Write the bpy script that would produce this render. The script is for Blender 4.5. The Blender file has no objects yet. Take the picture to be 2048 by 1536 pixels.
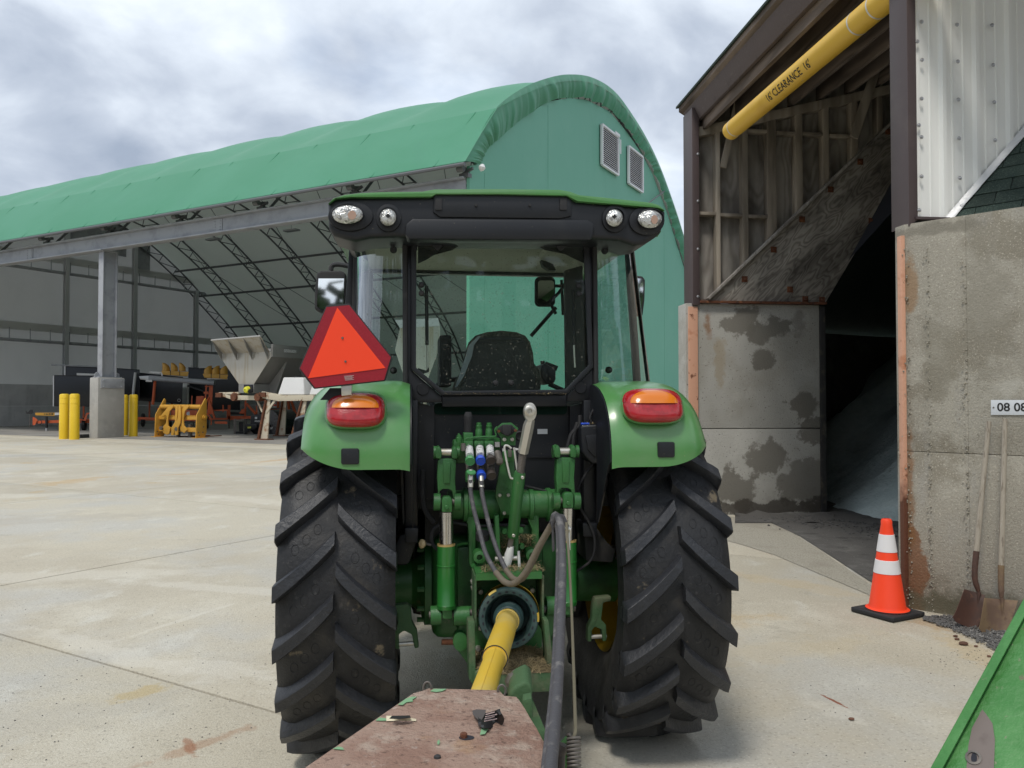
import bpy, bmesh, math, random
from mathutils import Vector, Matrix, noise
R = math.radians
random.seed(7)
scene = bpy.context.scene
COL = scene.collection

# ------------------------------------------------------------------ camera
CAM_H = 1.6            # eye height, metres
FPX = 1600.0           # focal length in photo pixels (photo 2048 wide)
PITCH = math.atan(37 / FPX)
cam = bpy.data.cameras.new('camera')
cam.sensor_width = 36.0
cam.lens = 36.0 * FPX / 2048
cam.clip_start = 0.05
cam.clip_end = 3000
cam_o = bpy.data.objects.new('camera', cam)
cam_o.location = (0, 0, CAM_H)
cam_o.rotation_euler = (R(90) + PITCH, 0, 0)
COL.objects.link(cam_o)
scene.camera = cam_o

# ------------------------------------------------------------------ light
SUN_EL, SUN_AZ = 60.0, 205.0      # azimuth clockwise from +Y: behind the viewer, to the left
sdir = Vector((math.sin(R(SUN_AZ)) * math.cos(R(SUN_EL)), math.cos(R(SUN_AZ)) * math.cos(R(SUN_EL)), math.sin(R(SUN_EL))))
sun = bpy.data.lights.new('sun', 'SUN')
sun.energy = 1.5
sun.angle = R(11)
sun.color = (1.0, 0.95, 0.87)
sun_o = bpy.data.objects.new('sun', sun)
sun_o.rotation_euler = sdir.to_track_quat('Z', 'Y').to_euler()
COL.objects.link(sun_o)

world = bpy.data.worlds.new('World')
scene.world = world
world.use_nodes = True
wt = world.node_tree
wt.nodes.clear()
def wn(t, **kw):
    n = wt.nodes.new(t)
    for k, v in kw.items():
        setattr(n, k, v)
    return n
wl = wt.links.new
sky = wn('ShaderNodeTexSky', sky_type='NISHITA')
sky.sun_disc = False
sky.sun_elevation = R(SUN_EL)
sky.sun_rotation = R(SUN_AZ)
bg_sky = wn('ShaderNodeBackground'); bg_sky.inputs[1].default_value = 0.14
wl(sky.outputs[0], bg_sky.inputs[0])
tc = wn('ShaderNodeTexCoord')
sep = wn('ShaderNodeSeparateXYZ'); wl(tc.outputs['Generated'], sep.inputs[0])
def wm(op, a, b=None):
    n = wn('ShaderNodeMath', operation=op)
    for i, v in enumerate((a, b)):
        if v is None: continue
        if isinstance(v, (int, float)): n.inputs[i].default_value = v
        else: wl(v, n.inputs[i])
    return n.outputs[0]
den = wm('ADD', wm('MAXIMUM', sep.outputs[2], 0.0), 0.42)
cmb = wn('ShaderNodeCombineXYZ')
wl(wm('DIVIDE', sep.outputs[0], den), cmb.inputs[0])
wl(wm('DIVIDE', sep.outputs[1], den), cmb.inputs[1])
cmb.inputs[2].default_value = 3.7
def wnoise(scale, detail, rough, dist=0.0, off=0.0):
    m = wn('ShaderNodeMapping'); wl(cmb.outputs[0], m.inputs[0])
    m.inputs['Location'].default_value = (off, off * 0.7, off * 1.3)
    n = wn('ShaderNodeTexNoise'); wl(m.outputs[0], n.inputs['Vector'])
    n.inputs['Scale'].default_value = scale; n.inputs['Detail'].default_value = detail
    n.inputs['Roughness'].default_value = rough; n.inputs['Distortion'].default_value = dist
    return n.outputs[0]
def wramp(src, stops):
    r = wn('ShaderNodeValToRGB'); wl(src, r.inputs[0])
    e = r.color_ramp.elements
    while len(e) > len(stops): e.remove(e[-1])
    while len(e) < len(stops): e.new(0.5)
    for q, (p, c) in zip(e, stops):
        q.position = p; q.color = (*c, 1) if len(c) == 3 else c
    return r.outputs[0]
shade = wm('ADD', wm('MULTIPLY', wnoise(1.5, 4, 0.5, 0.2, 1.9), 0.58), wm('MULTIPLY', wnoise(4.6, 8, 0.52, 0.25, 5.3), 0.42))
cl_col = wramp(shade, [(0.37, (0.30, 0.355, 0.45)), (0.455, (0.44, 0.495, 0.585)), (0.53, (0.62, 0.68, 0.76)), (0.61, (0.82, 0.875, 0.94))])
bg_cl = wn('ShaderNodeBackground'); wl(cl_col, bg_cl.inputs[0]); bg_cl.inputs[1].default_value = 1.0
cover = wramp(wnoise(1.7, 6, 0.55, 0.3, 9.1), [(0.26, (0.7, 0.7, 0.7)), (0.38, (1, 1, 1))])
mixs = wn('ShaderNodeMixShader')
wl(cover, mixs.inputs[0]); wl(bg_sky.outputs[0], mixs.inputs[1]); wl(bg_cl.outputs[0], mixs.inputs[2])
wo = wn('ShaderNodeOutputWorld'); wl(mixs.outputs[0], wo.inputs[0])

vs = scene.view_settings
vs.view_transform = 'Standard'; vs.look = 'None'; vs.gamma = 1.0
vs.exposure = 0.40
vs.use_curve_mapping = False
scene.render.engine = 'CYCLES'
scene.cycles.use_denoising = True
scene.cycles.max_bounces = 8
scene.cycles.transparent_max_bounces = 12
scene.cycles.caustics_reflective = False
scene.cycles.caustics_refractive = False

# ------------------------------------------------------------------ photo pixel -> place
def ray(px, py):
    x = (px - 1024) / FPX; y = -(py - 768) / FPX
    return Vector((x, math.cos(PITCH) - math.sin(PITCH) * y, math.sin(PITCH) + math.cos(PITCH) * y))
EYE = Vector((0, 0, CAM_H))
def gp(px, py, z=0.0):
    r = ray(px, py); return EYE + r * ((z - CAM_H) / r.z)
def on_plane(px, py, p0, n):
    r = ray(px, py); n = Vector(n); return EYE + r * ((Vector(p0) - EYE).dot(n) / r.dot(n))
def at(px, py, Y):
    r = ray(px, py); return EYE + r * (Y / r.y)

# ------------------------------------------------------------------ mesh builder
class MB:
    def __init__(s): s.v = []; s.f = []
    def add(s, vs_, fs):
        o = len(s.v); s.v += [tuple(p) for p in vs_]; s.f += [tuple(i + o for i in q) for q in fs]; return s
    def box(s, c, d, rot=None, taper=1.0):
        c = Vector(c); x, y, z = d[0] / 2, d[1] / 2, d[2] / 2
        p = [Vector((a * x * (taper if k > 0 else 1), b * y * (taper if k > 0 else 1), k * z)) for k in (-1, 1) for a, b in ((-1, -1), (1, -1), (1, 1), (-1, 1))]
        if rot is not None:
            m = rot if isinstance(rot, Matrix) else Matrix.Rotation(rot, 3, 'Z')
            p = [m @ q for q in p]
        return s.add([c + q for q in p], [(3, 2, 1, 0), (4, 5, 6, 7), (0, 1, 5, 4), (1, 2, 6, 5), (2, 3, 7, 6), (3, 0, 4, 7)])
    def bx(s, a, b):
        a, b = Vector(a), Vector(b)
        return s.box((a + b) / 2, [abs(q) for q in (b - a)])
    def bar(s, a, b, w, h, up=(0, 0, 1)):
        a, b = Vector(a), Vector(b); d = b - a; L = d.length; d.normalize()
        u = Vector(up)
        if abs(d.dot(u)) > 0.98: u = Vector((0, 1, 0))
        sd = d.cross(u).normalized(); u = sd.cross(d)
        return s.box((a + b) / 2, (w, L, h), Matrix((sd, d, u)).transposed())
    def prism(s, pts, ext):
        ext = Vector(ext); n = len(pts); pts = [Vector(p) for p in pts]
        c = Vector((0, 0, 0))
        for i in range(n): c += pts[i].cross(pts[(i + 1) % n])
        if c.dot(ext) > 0: pts = pts[::-1]
        return s.add(pts + [p + ext for p in pts], [tuple(range(n)), tuple(range(2 * n - 1, n - 1, -1))] + [(i, i + n, (i + 1) % n + n, (i + 1) % n) for i in range(n)])
    def loft(s, rings, cap=True, closed=True):
        n = len(rings[0]); vs_ = [p for r in rings for p in r]; fs = []
        for k in range(len(rings) - 1):
            for i in range(n if closed else n - 1):
                j = (i + 1) % n
                fs.append((k * n + i, k * n + j, (k + 1) * n + j, (k + 1) * n + i))
        if cap and closed:
            fs.append(tuple(range(n - 1, -1, -1))); fs.append(tuple((len(rings) - 1) * n + i for i in range(n)))
        return s.add(vs_, fs)
    def tube(s, pts, r, n=10, cap=True):
        pts = [Vector(p) for p in pts]; rs = r if isinstance(r, (list, tuple)) else [r] * len(pts)
        rings = []; prev = None
        for i, p in enumerate(pts):
            t = (pts[min(i + 1, len(pts) - 1)] - pts[max(i - 1, 0)]).normalized()
            if prev is None:
                a = t.orthogonal().normalized()
            else:
                a = (prev - t * prev.dot(t)).normalized()
            prev = a; b = t.cross(a)
            rings.append([p + (a * math.cos(2 * math.pi * k / n) + b * math.sin(2 * math.pi * k / n)) * rs[i] for k in range(n)])
        return s.loft(rings, cap)
    def cyl(s, a, b, r, n=16, r2=None): return s.tube([a, b], [r, r if r2 is None else r2], n)
    def lathe(s, prof, c, axis, n=32, cap=False):
        """prof: (radius, distance along axis)"""
        c = Vector(c); t = Vector(axis).normalized(); a = t.orthogonal().normalized(); b = t.cross(a)
        rings = [[c + t * d + (a * math.cos(2 * math.pi * k / n) + b * math.sin(2 * math.pi * k / n)) * max(r, 1e-4) for k in range(n)] for r, d in prof]
        return s.loft(rings, cap)
    def grid(s, rows):
        n = len(rows[0]); fs = []
        for i in range(len(rows) - 1):
            for j in range(n - 1):
                fs.append((i * n + j, i * n + j + 1, (i + 1) * n + j + 1, (i + 1) * n + j))
        return s.add([p for r in rows for p in r], fs)
    def data(s, name, bev=0, seg=2, ang=35, solid=0, smooth=True, fix=True):
        me = bpy.data.meshes.new(name); bm = bmesh.new()
        vs_ = [bm.verts.new(p) for p in s.v]
        for f in s.f:
            try: bm.faces.new([vs_[i] for i in f])
            except ValueError: pass
        if fix: bmesh.ops.recalc_face_normals(bm, faces=bm.faces)
        if solid:
            bmesh.ops.solidify(bm, geom=bm.faces[:], thickness=solid)
            bmesh.ops.recalc_face_normals(bm, faces=bm.faces)
        if bev:
            es = [e for e in bm.edges if len(e.link_faces) == 2 and e.calc_face_angle(0) > R(ang)]
            try: bmesh.ops.bevel(bm, geom=es, offset=bev, segments=seg, affect='EDGES', profile=0.6, clamp_overlap=True)
            except Exception: pass
        bm.to_mesh(me); bm.free()
        if smooth:
            me.shade_smooth(); me.set_sharp_from_angle(angle=R(38))
        return me
    def build(s, name, mat, parent=None, **kw):
        me = s.data(name, **kw)
        return link(name, me, mat, parent)
def link(name, me, mat=None, parent=None):
    if mat is not None and not me.materials: me.materials.append(mat)
    o = bpy.data.objects.new(name, me); COL.objects.link(o)
    if parent is not None: o.parent = parent
    return o
def tag(o, label=None, cat=None, group=None, kind=None):
    if label: o['label'] = label
    if cat: o['category'] = cat
    if group: o['group'] = group
    if kind: o['kind'] = kind
    return o
def empty(name, loc=(0, 0, 0), rz=0.0, label=None, cat=None, group=None):
    o = bpy.data.objects.new(name, None); COL.objects.link(o)
    o.location = loc; o.rotation_euler = (0, 0, rz); o.empty_display_size = 0.2
    return tag(o, label, cat, group)
def smooth_pts(pts, n=6):
    """Catmull-Rom through points"""
    P = [Vector(p) for p in pts]; P = [P[0] * 2 - P[1]] + P + [P[-1] * 2 - P[-2]]; out = []
    for i in range(1, len(P) - 2):
        for k in range(n):
            t = k / n; a, b, c, d = P[i - 1:i + 3]
            out.append(0.5 * ((2 * b) + (c - a) * t + (2 * a - 5 * b + 4 * c - d) * t * t + (3 * b - a - 3 * c + d) * t ** 3))
    out.append(P[-2]); return out
def text(name, s, size, mat, parent, o, xd, yd, depth=0.0, align='CENTER', warp=None, sx=1.0, bold=0.0):
    c = bpy.data.curves.new(name, 'FONT'); c.body = s; c.size = size; c.align_x = align; c.align_y = 'CENTER'; c.extrude = depth; c.offset = bold
    t = bpy.data.objects.new(name, c); COL.objects.link(t)
    dg = bpy.context.evaluated_depsgraph_get(); dg.update()
    me = bpy.data.meshes.new_from_object(t.evaluated_get(dg)); bpy.data.objects.remove(t); bpy.data.curves.remove(c)
    o, xd, yd = Vector(o), Vector(xd).normalized(), Vector(yd).normalized(); zd = xd.cross(yd)
    if warp: bm = bmesh.new(); bm.from_mesh(me); bmesh.ops.subdivide_edges(bm, edges=bm.edges[:], cuts=1); bm.to_mesh(me); bm.free()
    for v in me.vertices:
        x, y, z = v.co.x * sx, v.co.y, v.co.z
        v.co = warp(x, y, z) if warp else o + xd * x + yd * y + zd * z
    me.materials.clear(); me.name = name
    return link(name, me, mat, parent)

# ------------------------------------------------------------------ materials
def mat(name, col, rough=0.5, metal=0.0, spots=(), bump=None, coord='Object', rvar=0.0, rand=0.0, coat=0.0, spec=0.5, emit=None, alpha=None, stretch=(1, 1, 1)):
    """spots: list of (colour, noise scale, threshold lo, hi, strength, detail) laid over the base colour; bump: (scale, strength, detail)"""
    m = bpy.data.materials.new(name); m.use_nodes = True
    nt = m.node_tree; N = nt.nodes; L = nt.links.new
    b = N['Principled BSDF']
    b.inputs['Roughness'].default_value = rough; b.inputs['Metallic'].default_value = metal
    b.inputs['Specular IOR Level'].default_value = spec
    if coat: b.inputs['Coat Weight'].default_value = coat; b.inputs['Coat Roughness'].default_value = 0.2
    vec = None
    if spots or bump or rvar:
        if coord == 'World':
            g = N.new('ShaderNodeNewGeometry'); src = g.outputs['Position']
        else:
            t = N.new('ShaderNodeTexCoord'); src = t.outputs['Object']
        mp = N.new('ShaderNodeMapping'); L(src, mp.inputs[0]); mp.inputs['Scale'].default_value = stretch
        vec = mp.outputs[0]
    def nz(scale, detail=4, rough_=0.6, off=0.0, v=None):
        n = N.new('ShaderNodeTexNoise'); n.inputs['Scale'].default_value = scale; n.inputs['Detail'].default_value = detail
        n.inputs['Roughness'].default_value = rough_
        a = N.new('ShaderNodeVectorMath'); a.operation = 'ADD'; a.inputs[1].default_value = (off, off * 1.7, off * 0.6)
        L(v or vec, a.inputs[0]); L(a.outputs[0], n.inputs['Vector']); return n.outputs[0]
    cur = None
    for k, sp in enumerate(spots):
        c, sc, lo, hi, st = sp[:5]; det = sp[5] if len(sp) > 5 else 5
        r = N.new('ShaderNodeMapRange'); r.inputs['From Min'].default_value = lo; r.inputs['From Max'].default_value = hi
        r.inputs['To Max'].default_value = st; r.interpolation_type = 'SMOOTHSTEP'
        v = None
        if len(sp) > 6:
            q = N.new('ShaderNodeMapping'); L(vec, q.inputs[0]); q.inputs['Scale'].default_value = sp[6]; v = q.outputs[0]
        L(nz(sc, det, 0.62, k * 7.31 + 1.3, v), r.inputs['Value'])
        mx = N.new('ShaderNodeMix'); mx.data_type = 'RGBA'
        L(r.outputs[0], mx.inputs[0])
        if cur is None: mx.inputs[6].default_value = (*col, 1)
        else: L(cur, mx.inputs[6])
        mx.inputs[7].default_value = (*c, 1); cur = mx.outputs[2]
    if rand:
        oi = N.new('ShaderNodeObjectInfo'); r = N.new('ShaderNodeMapRange')
        r.inputs['To Min'].default_value = 1 - rand; r.inputs['To Max'].default_value = 1 + rand
        L(oi.outputs['Random'], r.inputs['Value'])
        mx = N.new('ShaderNodeMix'); mx.data_type = 'RGBA'; mx.blend_type = 'MULTIPLY'; mx.inputs[0].default_value = 1
        if cur is None: mx.inputs[6].default_value = (*col, 1)
        else: L(cur, mx.inputs[6])
        L(r.outputs[0], mx.inputs[7]); cur = mx.outputs[2]
    if cur is None: b.inputs['Base Color'].default_value = (*col, 1)
    else: L(cur, b.inputs['Base Color'])
    if rvar:
        r = N.new('ShaderNodeMapRange'); r.inputs['From Min'].default_value = 0.3; r.inputs['From Max'].default_value = 0.7
        r.inputs['To Min'].default_value = max(rough - rvar, 0.02); r.inputs['To Max'].default_value = min(rough + rvar, 1)
        L(nz(6, 4, 0.6, 3.3), r.inputs['Value']); L(r.outputs[0], b.inputs['Roughness'])
    if bump:
        bp = N.new('ShaderNodeBump'); bp.inputs['Strength'].default_value = bump[1]; bp.inputs['Distance'].default_value = 0.02 if len(bump) < 4 else bump[3]
        L(nz(bump[0], bump[2] if len(bump) > 2 else 5, 0.65, 11.0), bp.inputs['Height']); L(bp.outputs[0], b.inputs['Normal'])
    if emit:
        b.inputs['Emission Color'].default_value = (*emit[0], 1); b.inputs['Emission Strength'].default_value = emit[1]
    return m

M = {}
DUST = (0.33, 0.27, 0.18)
M['yard'] = mat('yard_concrete', (0.53, 0.485, 0.385), 0.92, coord='World', rand=0.045, spec=0.2,
    spots=[((0.45, 0.405, 0.32), 0.35, 0.40, 0.62, 0.8, 6), ((0.61, 0.575, 0.48), 0.9, 0.50, 0.70, 0.75, 8), ((0.48, 0.47, 0.43), 0.5, 0.48, 0.66, 0.75, 6),
           ((0.50, 0.33, 0.13), 0.55, 0.64, 0.75, 0.6, 7), ((0.42, 0.19, 0.08), 1.5, 0.71, 0.78, 0.55, 7), ((0.60, 0.585, 0.52), 2.6, 0.57, 0.70, 0.55, 9, (1, 0.45, 1)), ((0.30, 0.27, 0.215), 3.5, 0.60, 0.74, 0.4, 8),
           ((0.28, 0.25, 0.20), 48, 0.52, 0.70, 0.5, 3), ((0.72, 0.69, 0.60), 70, 0.56, 0.70, 0.5, 3), ((0.11, 0.09, 0.07), 11, 0.735, 0.76, 0.8, 3)], bump=(90, 0.5, 4))
M['ground'] = mat('bare_ground', (0.17, 0.155, 0.13), 0.95, coord='World', spec=0.2, spots=[((0.10, 0.09, 0.075), 0.8, 0.4, 0.65, 0.7), ((0.25, 0.23, 0.2), 30, 0.55, 0.7, 0.5, 3)], bump=(40, 0.5))
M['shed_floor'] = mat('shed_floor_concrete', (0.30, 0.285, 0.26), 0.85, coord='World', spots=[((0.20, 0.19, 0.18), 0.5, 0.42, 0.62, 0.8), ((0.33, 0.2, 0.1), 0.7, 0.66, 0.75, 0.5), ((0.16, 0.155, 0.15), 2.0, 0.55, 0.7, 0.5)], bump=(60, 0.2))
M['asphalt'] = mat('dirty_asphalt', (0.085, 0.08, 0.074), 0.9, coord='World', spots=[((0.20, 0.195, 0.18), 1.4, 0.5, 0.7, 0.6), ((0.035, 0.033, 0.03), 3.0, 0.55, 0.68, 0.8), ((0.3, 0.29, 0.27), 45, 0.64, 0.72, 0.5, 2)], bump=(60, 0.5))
M['aggregate'] = mat('exposed_aggregate', (0.40, 0.37, 0.30), 0.95, coord='World', spots=[((0.25, 0.23, 0.19), 55, 0.5, 0.62, 0.75, 2), ((0.52, 0.49, 0.42), 70, 0.56, 0.68, 0.7, 2), ((0.28, 0.25, 0.2), 1.2, 0.5, 0.7, 0.6)], bump=(70, 0.8, 3))
M['wallcon'] = mat('weathered_wall_concrete', (0.36, 0.335, 0.28), 0.93, coord='World', spec=0.2,
    spots=[((0.46, 0.435, 0.37), 0.9, 0.47, 0.60, 0.65, 6), ((0.25, 0.225, 0.175), 1.5, 0.50, 0.60, 0.8, 7), ((0.36, 0.345, 0.31), 3.2, 0.52, 0.66, 0.6, 5, (1, 1, 0.35)),
           ((0.30, 0.17, 0.06), 1.9, 0.64, 0.74, 0.55, 6, (1, 1, 0.3)), ((0.20, 0.18, 0.145), 75, 0.56, 0.68, 0.6, 3), ((0.58, 0.54, 0.45), 85, 0.58, 0.68, 0.65, 2)], bump=(60, 0.4, 6))
M['patchcon'] = mat('patched_jamb_concrete', (0.43, 0.42, 0.385), 0.9, coord='World', spec=0.25,
    spots=[((0.33, 0.31, 0.265), 0.8, 0.5, 0.6, 0.5, 3), ((0.50, 0.49, 0.45), 2.4, 0.52, 0.64, 0.5, 5), ((0.5, 0.47, 0.42), 70, 0.64, 0.7, 0.6, 2), ((0.10, 0.09, 0.08), 40, 0.64, 0.70, 0.7, 2)], bump=(50, 0.5, 5))
M['pier'] = mat('pier_concrete', (0.43, 0.42, 0.39), 0.9, coord='World', spots=[((0.34, 0.33, 0.31), 0.8, 0.45, 0.62, 0.7), ((0.5, 0.49, 0.46), 2.4, 0.52, 0.68, 0.5), ((0.25, 0.24, 0.22), 20, 0.64, 0.72, 0.4)], bump=(25, 0.25))
M['fabric'] = mat('green_fabric', (0.070, 0.29, 0.165), 0.5, coord='World', spots=[((0.088, 0.32, 0.195), 0.25, 0.4, 0.65, 0.8), ((0.075, 0.28, 0.175), 1.2, 0.52, 0.75, 0.5, 6, (1, 1, 0.25))], bump=(0.9, 0.12, 3, 0.1), spec=0.3)
M['gable'] = mat('faded_green_gable', (0.15, 0.395, 0.285), 0.6, coord='World', spots=[((0.165, 0.41, 0.30), 0.3, 0.4, 0.65, 0.8), ((0.13, 0.36, 0.255), 0.8, 0.52, 0.75, 0.5, 6, (1, 1, 0.2))], bump=(0.7, 0.1, 3, 0.1), spec=0.3)
def translucent(m, f, col):
    nt = m.node_tree; N = nt.nodes; L = nt.links.new; o = N['Material Output']; b = N['Principled BSDF']
    t = N.new('ShaderNodeBsdfTranslucent'); t.inputs[0].default_value = (*col, 1); x = N.new('ShaderNodeMixShader'); x.inputs[0].default_value = f
    L(b.outputs[0], x.inputs[1]); L(t.outputs[0], x.inputs[2]); L(x.outputs[0], o.inputs[0])
translucent(M['fabric'], 0.15, (0.85, 0.87, 0.83))
M['liner'] = mat('white_liner', (0.80, 0.80, 0.76), 0.7, coord='World', spots=[((0.72, 0.72, 0.68), 0.3, 0.45, 0.7, 0.7)])
translucent(M['liner'], 0.5, (0.9, 0.9, 0.86))
M['endfabric'] = mat('end_wall_fabric', (0.66, 0.67, 0.66), 0.7, coord='World', spots=[((0.56, 0.57, 0.56), 0.3, 0.45, 0.7, 0.7), ((0.50, 0.51, 0.50), 0.9, 0.55, 0.75, 0.4, 6, (1, 1, 0.2))])
translucent(M['endfabric'], 0.36, (0.9, 0.9, 0.88))
M['poststeel'] = mat('pale_post_steel', (0.55, 0.57, 0.60), 0.6)
M['steel'] = mat('galvanised_steel', (0.37, 0.385, 0.41), 0.55, 0.0, coord='World', spots=[((0.26, 0.27, 0.30), 1.5, 0.45, 0.65, 0.7), ((0.42, 0.43, 0.45), 9, 0.58, 0.7, 0.4)])
M['darksteel'] = mat('dark_truss_steel', (0.13, 0.135, 0.145), 0.6, 0.0, coord='World')
M['blocks'] = mat('base_wall_concrete', (0.52, 0.52, 0.52), 0.9, coord='World', spots=[((0.42, 0.42, 0.425), 0.7, 0.45, 0.65, 0.7), ((0.34, 0.34, 0.34), 2.0, 0.55, 0.7, 0.5, 5, (1, 1, 0.3))], bump=(20, 0.3))
M['louvre'] = mat('white_louvre_metal', (0.72, 0.73, 0.74), 0.5)
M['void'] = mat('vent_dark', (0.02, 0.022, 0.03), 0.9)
M['siding'] = mat('white_metal_siding', (0.90, 0.91, 0.885), 0.6, coord='World', spots=[((0.80, 0.80, 0.77), 1.8, 0.5, 0.75, 0.4, 6, (1, 1, 0.15))])
M['brown'] = mat('brown_metal_trim', (0.085, 0.062, 0.062), 0.5, coord='World', spots=[((0.11, 0.085, 0.08), 2.2, 0.5, 0.7, 0.6)])
M['fascia'] = mat('brown_painted_fascia', (0.10, 0.078, 0.075), 0.75, coord='World', spots=[((0.05, 0.04, 0.038), 3.0, 0.55, 0.7, 0.7), ((0.17, 0.14, 0.125), 18, 0.62, 0.72, 0.5, 4, (1, 0.2, 1))], bump=(30, 0.3))
M['zinc'] = mat('zinc_screw', (0.55, 0.55, 0.56), 0.35, 0.8)
M['flash'] = mat('white_flashing', (0.75, 0.76, 0.77), 0.4, 0.1, spots=[((0.5, 0.5, 0.5), 6, 0.55, 0.7, 0.5)], bump=(9, 0.5))
M['shingle'] = mat('green_shingle', (0.032, 0.052, 0.043), 0.95, coord='World', rand=0.22, spots=[((0.085, 0.12, 0.10), 90, 0.5, 0.66, 0.8, 2), ((0.025, 0.045, 0.038), 6, 0.5, 0.7, 0.6)], bump=(120, 0.6, 2))
M['pinksteel'] = mat('faded_orange_edge_steel', (0.66, 0.36, 0.24), 0.7, coord='World', spots=[((0.50, 0.20, 0.10), 4, 0.56, 0.66, 0.7, 6), ((0.16, 0.055, 0.025), 9, 0.60, 0.68, 0.9, 5)], bump=(40, 0.3))
M['rust'] = mat('rust', (0.14, 0.052, 0.026), 0.9, coord='World', spots=[((0.30, 0.12, 0.045), 9, 0.52, 0.66, 0.7, 6), ((0.05, 0.025, 0.018), 14, 0.52, 0.66, 0.8, 5)], bump=(60, 0.6))
M['salt'] = mat('road_salt', (0.58, 0.66, 0.63), 0.95, coord='World', spots=[((0.42, 0.50, 0.48), 1.5, 0.45, 0.65, 0.8), ((0.72, 0.74, 0.72), 3.5, 0.58, 0.72, 0.6)], bump=(14, 0.6, 8, 0.05))
M['gravel'] = mat('gravel_bed', (0.12, 0.115, 0.11), 0.95, coord='World', spots=[((0.36, 0.35, 0.33), 55, 0.52, 0.6, 0.9, 2), ((0.04, 0.038, 0.035), 45, 0.55, 0.63, 0.8, 2)], bump=(50, 1.0, 3))
M['stone'] = mat('crushed_stone', (0.16, 0.155, 0.15), 0.9, rand=0.55, spots=[((0.3, 0.29, 0.28), 30, 0.5, 0.7, 0.6)])
M['redstone'] = mat('red_brown_stone', (0.15, 0.075, 0.05), 0.9, rand=0.3, spots=[((0.08, 0.045, 0.035), 30, 0.5, 0.7, 0.6)])
M['yel'] = mat('bollard_yellow', (0.80, 0.54, 0.02), 0.45, spots=[((0.70, 0.45, 0.02), 3, 0.5, 0.7, 0.5)])
M['pipeyel'] = mat('clearance_yellow', (0.72, 0.44, 0.045), 0.5, coord='World', spots=[((0.60, 0.34, 0.03), 2, 0.5, 0.68, 0.6), ((0.40, 0.33, 0.20), 26, 0.70, 0.74, 0.8, 4, (1, 0.3, 1))])
M['blackpaint'] = mat('black_lettering', (0.012, 0.012, 0.012), 0.6)
M['orange'] = mat('trailer_orange', (0.60, 0.115, 0.035), 0.55, coord='World', spots=[((0.45, 0.10, 0.04), 2, 0.5, 0.68, 0.6)])
M['coneor'] = mat('cone_orange', (0.98, 0.065, 0.016), 0.5, spots=[((0.85, 0.065, 0.02), 5, 0.55, 0.75, 0.5)])
M['conewh'] = mat('cone_reflective_white', (0.78, 0.77, 0.78), 0.4, spots=[((0.45, 0.42, 0.40), 18, 0.64, 0.70, 0.7, 5, (1, 1, 0.3))])
M['rubber'] = mat('black_rubber_base', (0.022, 0.022, 0.024), 0.75, spots=[((0.07, 0.065, 0.06), 8, 0.55, 0.72, 0.5)])
M['tyre'] = mat('tyre_rubber', (0.0095, 0.0100, 0.0120), 0.55, coord='World', rvar=0.12,
    spots=[((0.020, 0.0205, 0.022), 6, 0.45, 0.7, 0.7), ((0.060, 0.052, 0.042), 3.4, 0.54, 0.72, 0.6, 9), ((0.20, 0.16, 0.105), 6.5, 0.635, 0.70, 0.8, 9), ((0.09, 0.085, 0.08), 40, 0.60, 0.72, 0.35, 4)], bump=(60, 0.2))
M['lug'] = mat('worn_sheen_lug_rubber', (0.020, 0.0215, 0.026), 0.42, coord='World', rvar=0.14,
    spots=[((0.032, 0.0335, 0.038), 7, 0.45, 0.68, 0.8, 7), ((0.075, 0.068, 0.058), 5, 0.60, 0.74, 0.5, 9), ((0.17, 0.14, 0.10), 9, 0.68, 0.74, 0.6, 9), ((0.085, 0.085, 0.088), 34, 0.62, 0.72, 0.4, 5)], bump=(45, 0.3, 6))  # worn lugs, with their bluish sky sheen mixed into the colour
M['wheelyel'] = mat('wheel_yellow', (0.48, 0.31, 0.02), 0.5, coord='World', spots=[((0.20, 0.13, 0.04), 4, 0.48, 0.66, 0.8, 6)])
M['jd'] = mat('tractor_green_gloss', (0.085, 0.265, 0.075), 0.32, coat=0.5, coord='World', spots=[((0.16, 0.28, 0.14), 2.2, 0.42, 0.72, 0.55, 6), (DUST, 60, 0.69, 0.74, 0.45, 3)])
M['jdcast'] = mat('tractor_green_casting', (0.036, 0.150, 0.040), 0.38, coord='World', spots=[((0.045, 0.155, 0.04), 6, 0.5, 0.7, 0.6), ((0.018, 0.060, 0.022), 3, 0.50, 0.68, 0.8), (DUST, 11, 0.62, 0.76, 0.55, 7)], bump=(80, 0.12))
M['jddusty'] = mat('dusty_green_casting', (0.055, 0.12, 0.05), 0.75, coord='World', spots=[((0.15, 0.14, 0.09), 5, 0.46, 0.66, 0.7, 6), ((0.025, 0.07, 0.028), 8, 0.56, 0.7, 0.7)], bump=(60, 0.25))
M['black'] = mat('black_plastic', (0.0085, 0.0100, 0.0135), 0.45, coord='World', spots=[((0.020, 0.0205, 0.022), 3, 0.5, 0.7, 0.7), ((0.20, 0.17, 0.12), 70, 0.70, 0.74, 0.5, 2)])
M['frame'] = mat('black_cab_frame', (0.007, 0.0078, 0.0105), 0.42, coord='World', spots=[((0.018, 0.018, 0.019), 4, 0.54, 0.72, 0.7), ((0.24, 0.21, 0.16), 80, 0.71, 0.745, 0.5, 2)])
M['dusty_black'] = mat('dusty_black', (0.028, 0.027, 0.026), 0.8, coord='World', spots=[((0.10, 0.085, 0.06), 7, 0.5, 0.68, 0.7, 7)])
M['chrome'] = mat('chromed_rod', (0.62, 0.60, 0.57), 0.22, 1.0, rvar=0.1)
M['zincy'] = mat('plated_steel', (0.62, 0.60, 0.54), 0.38, 0.75, spots=[((0.45, 0.40, 0.30), 12, 0.5, 0.68, 0.6)])
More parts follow.
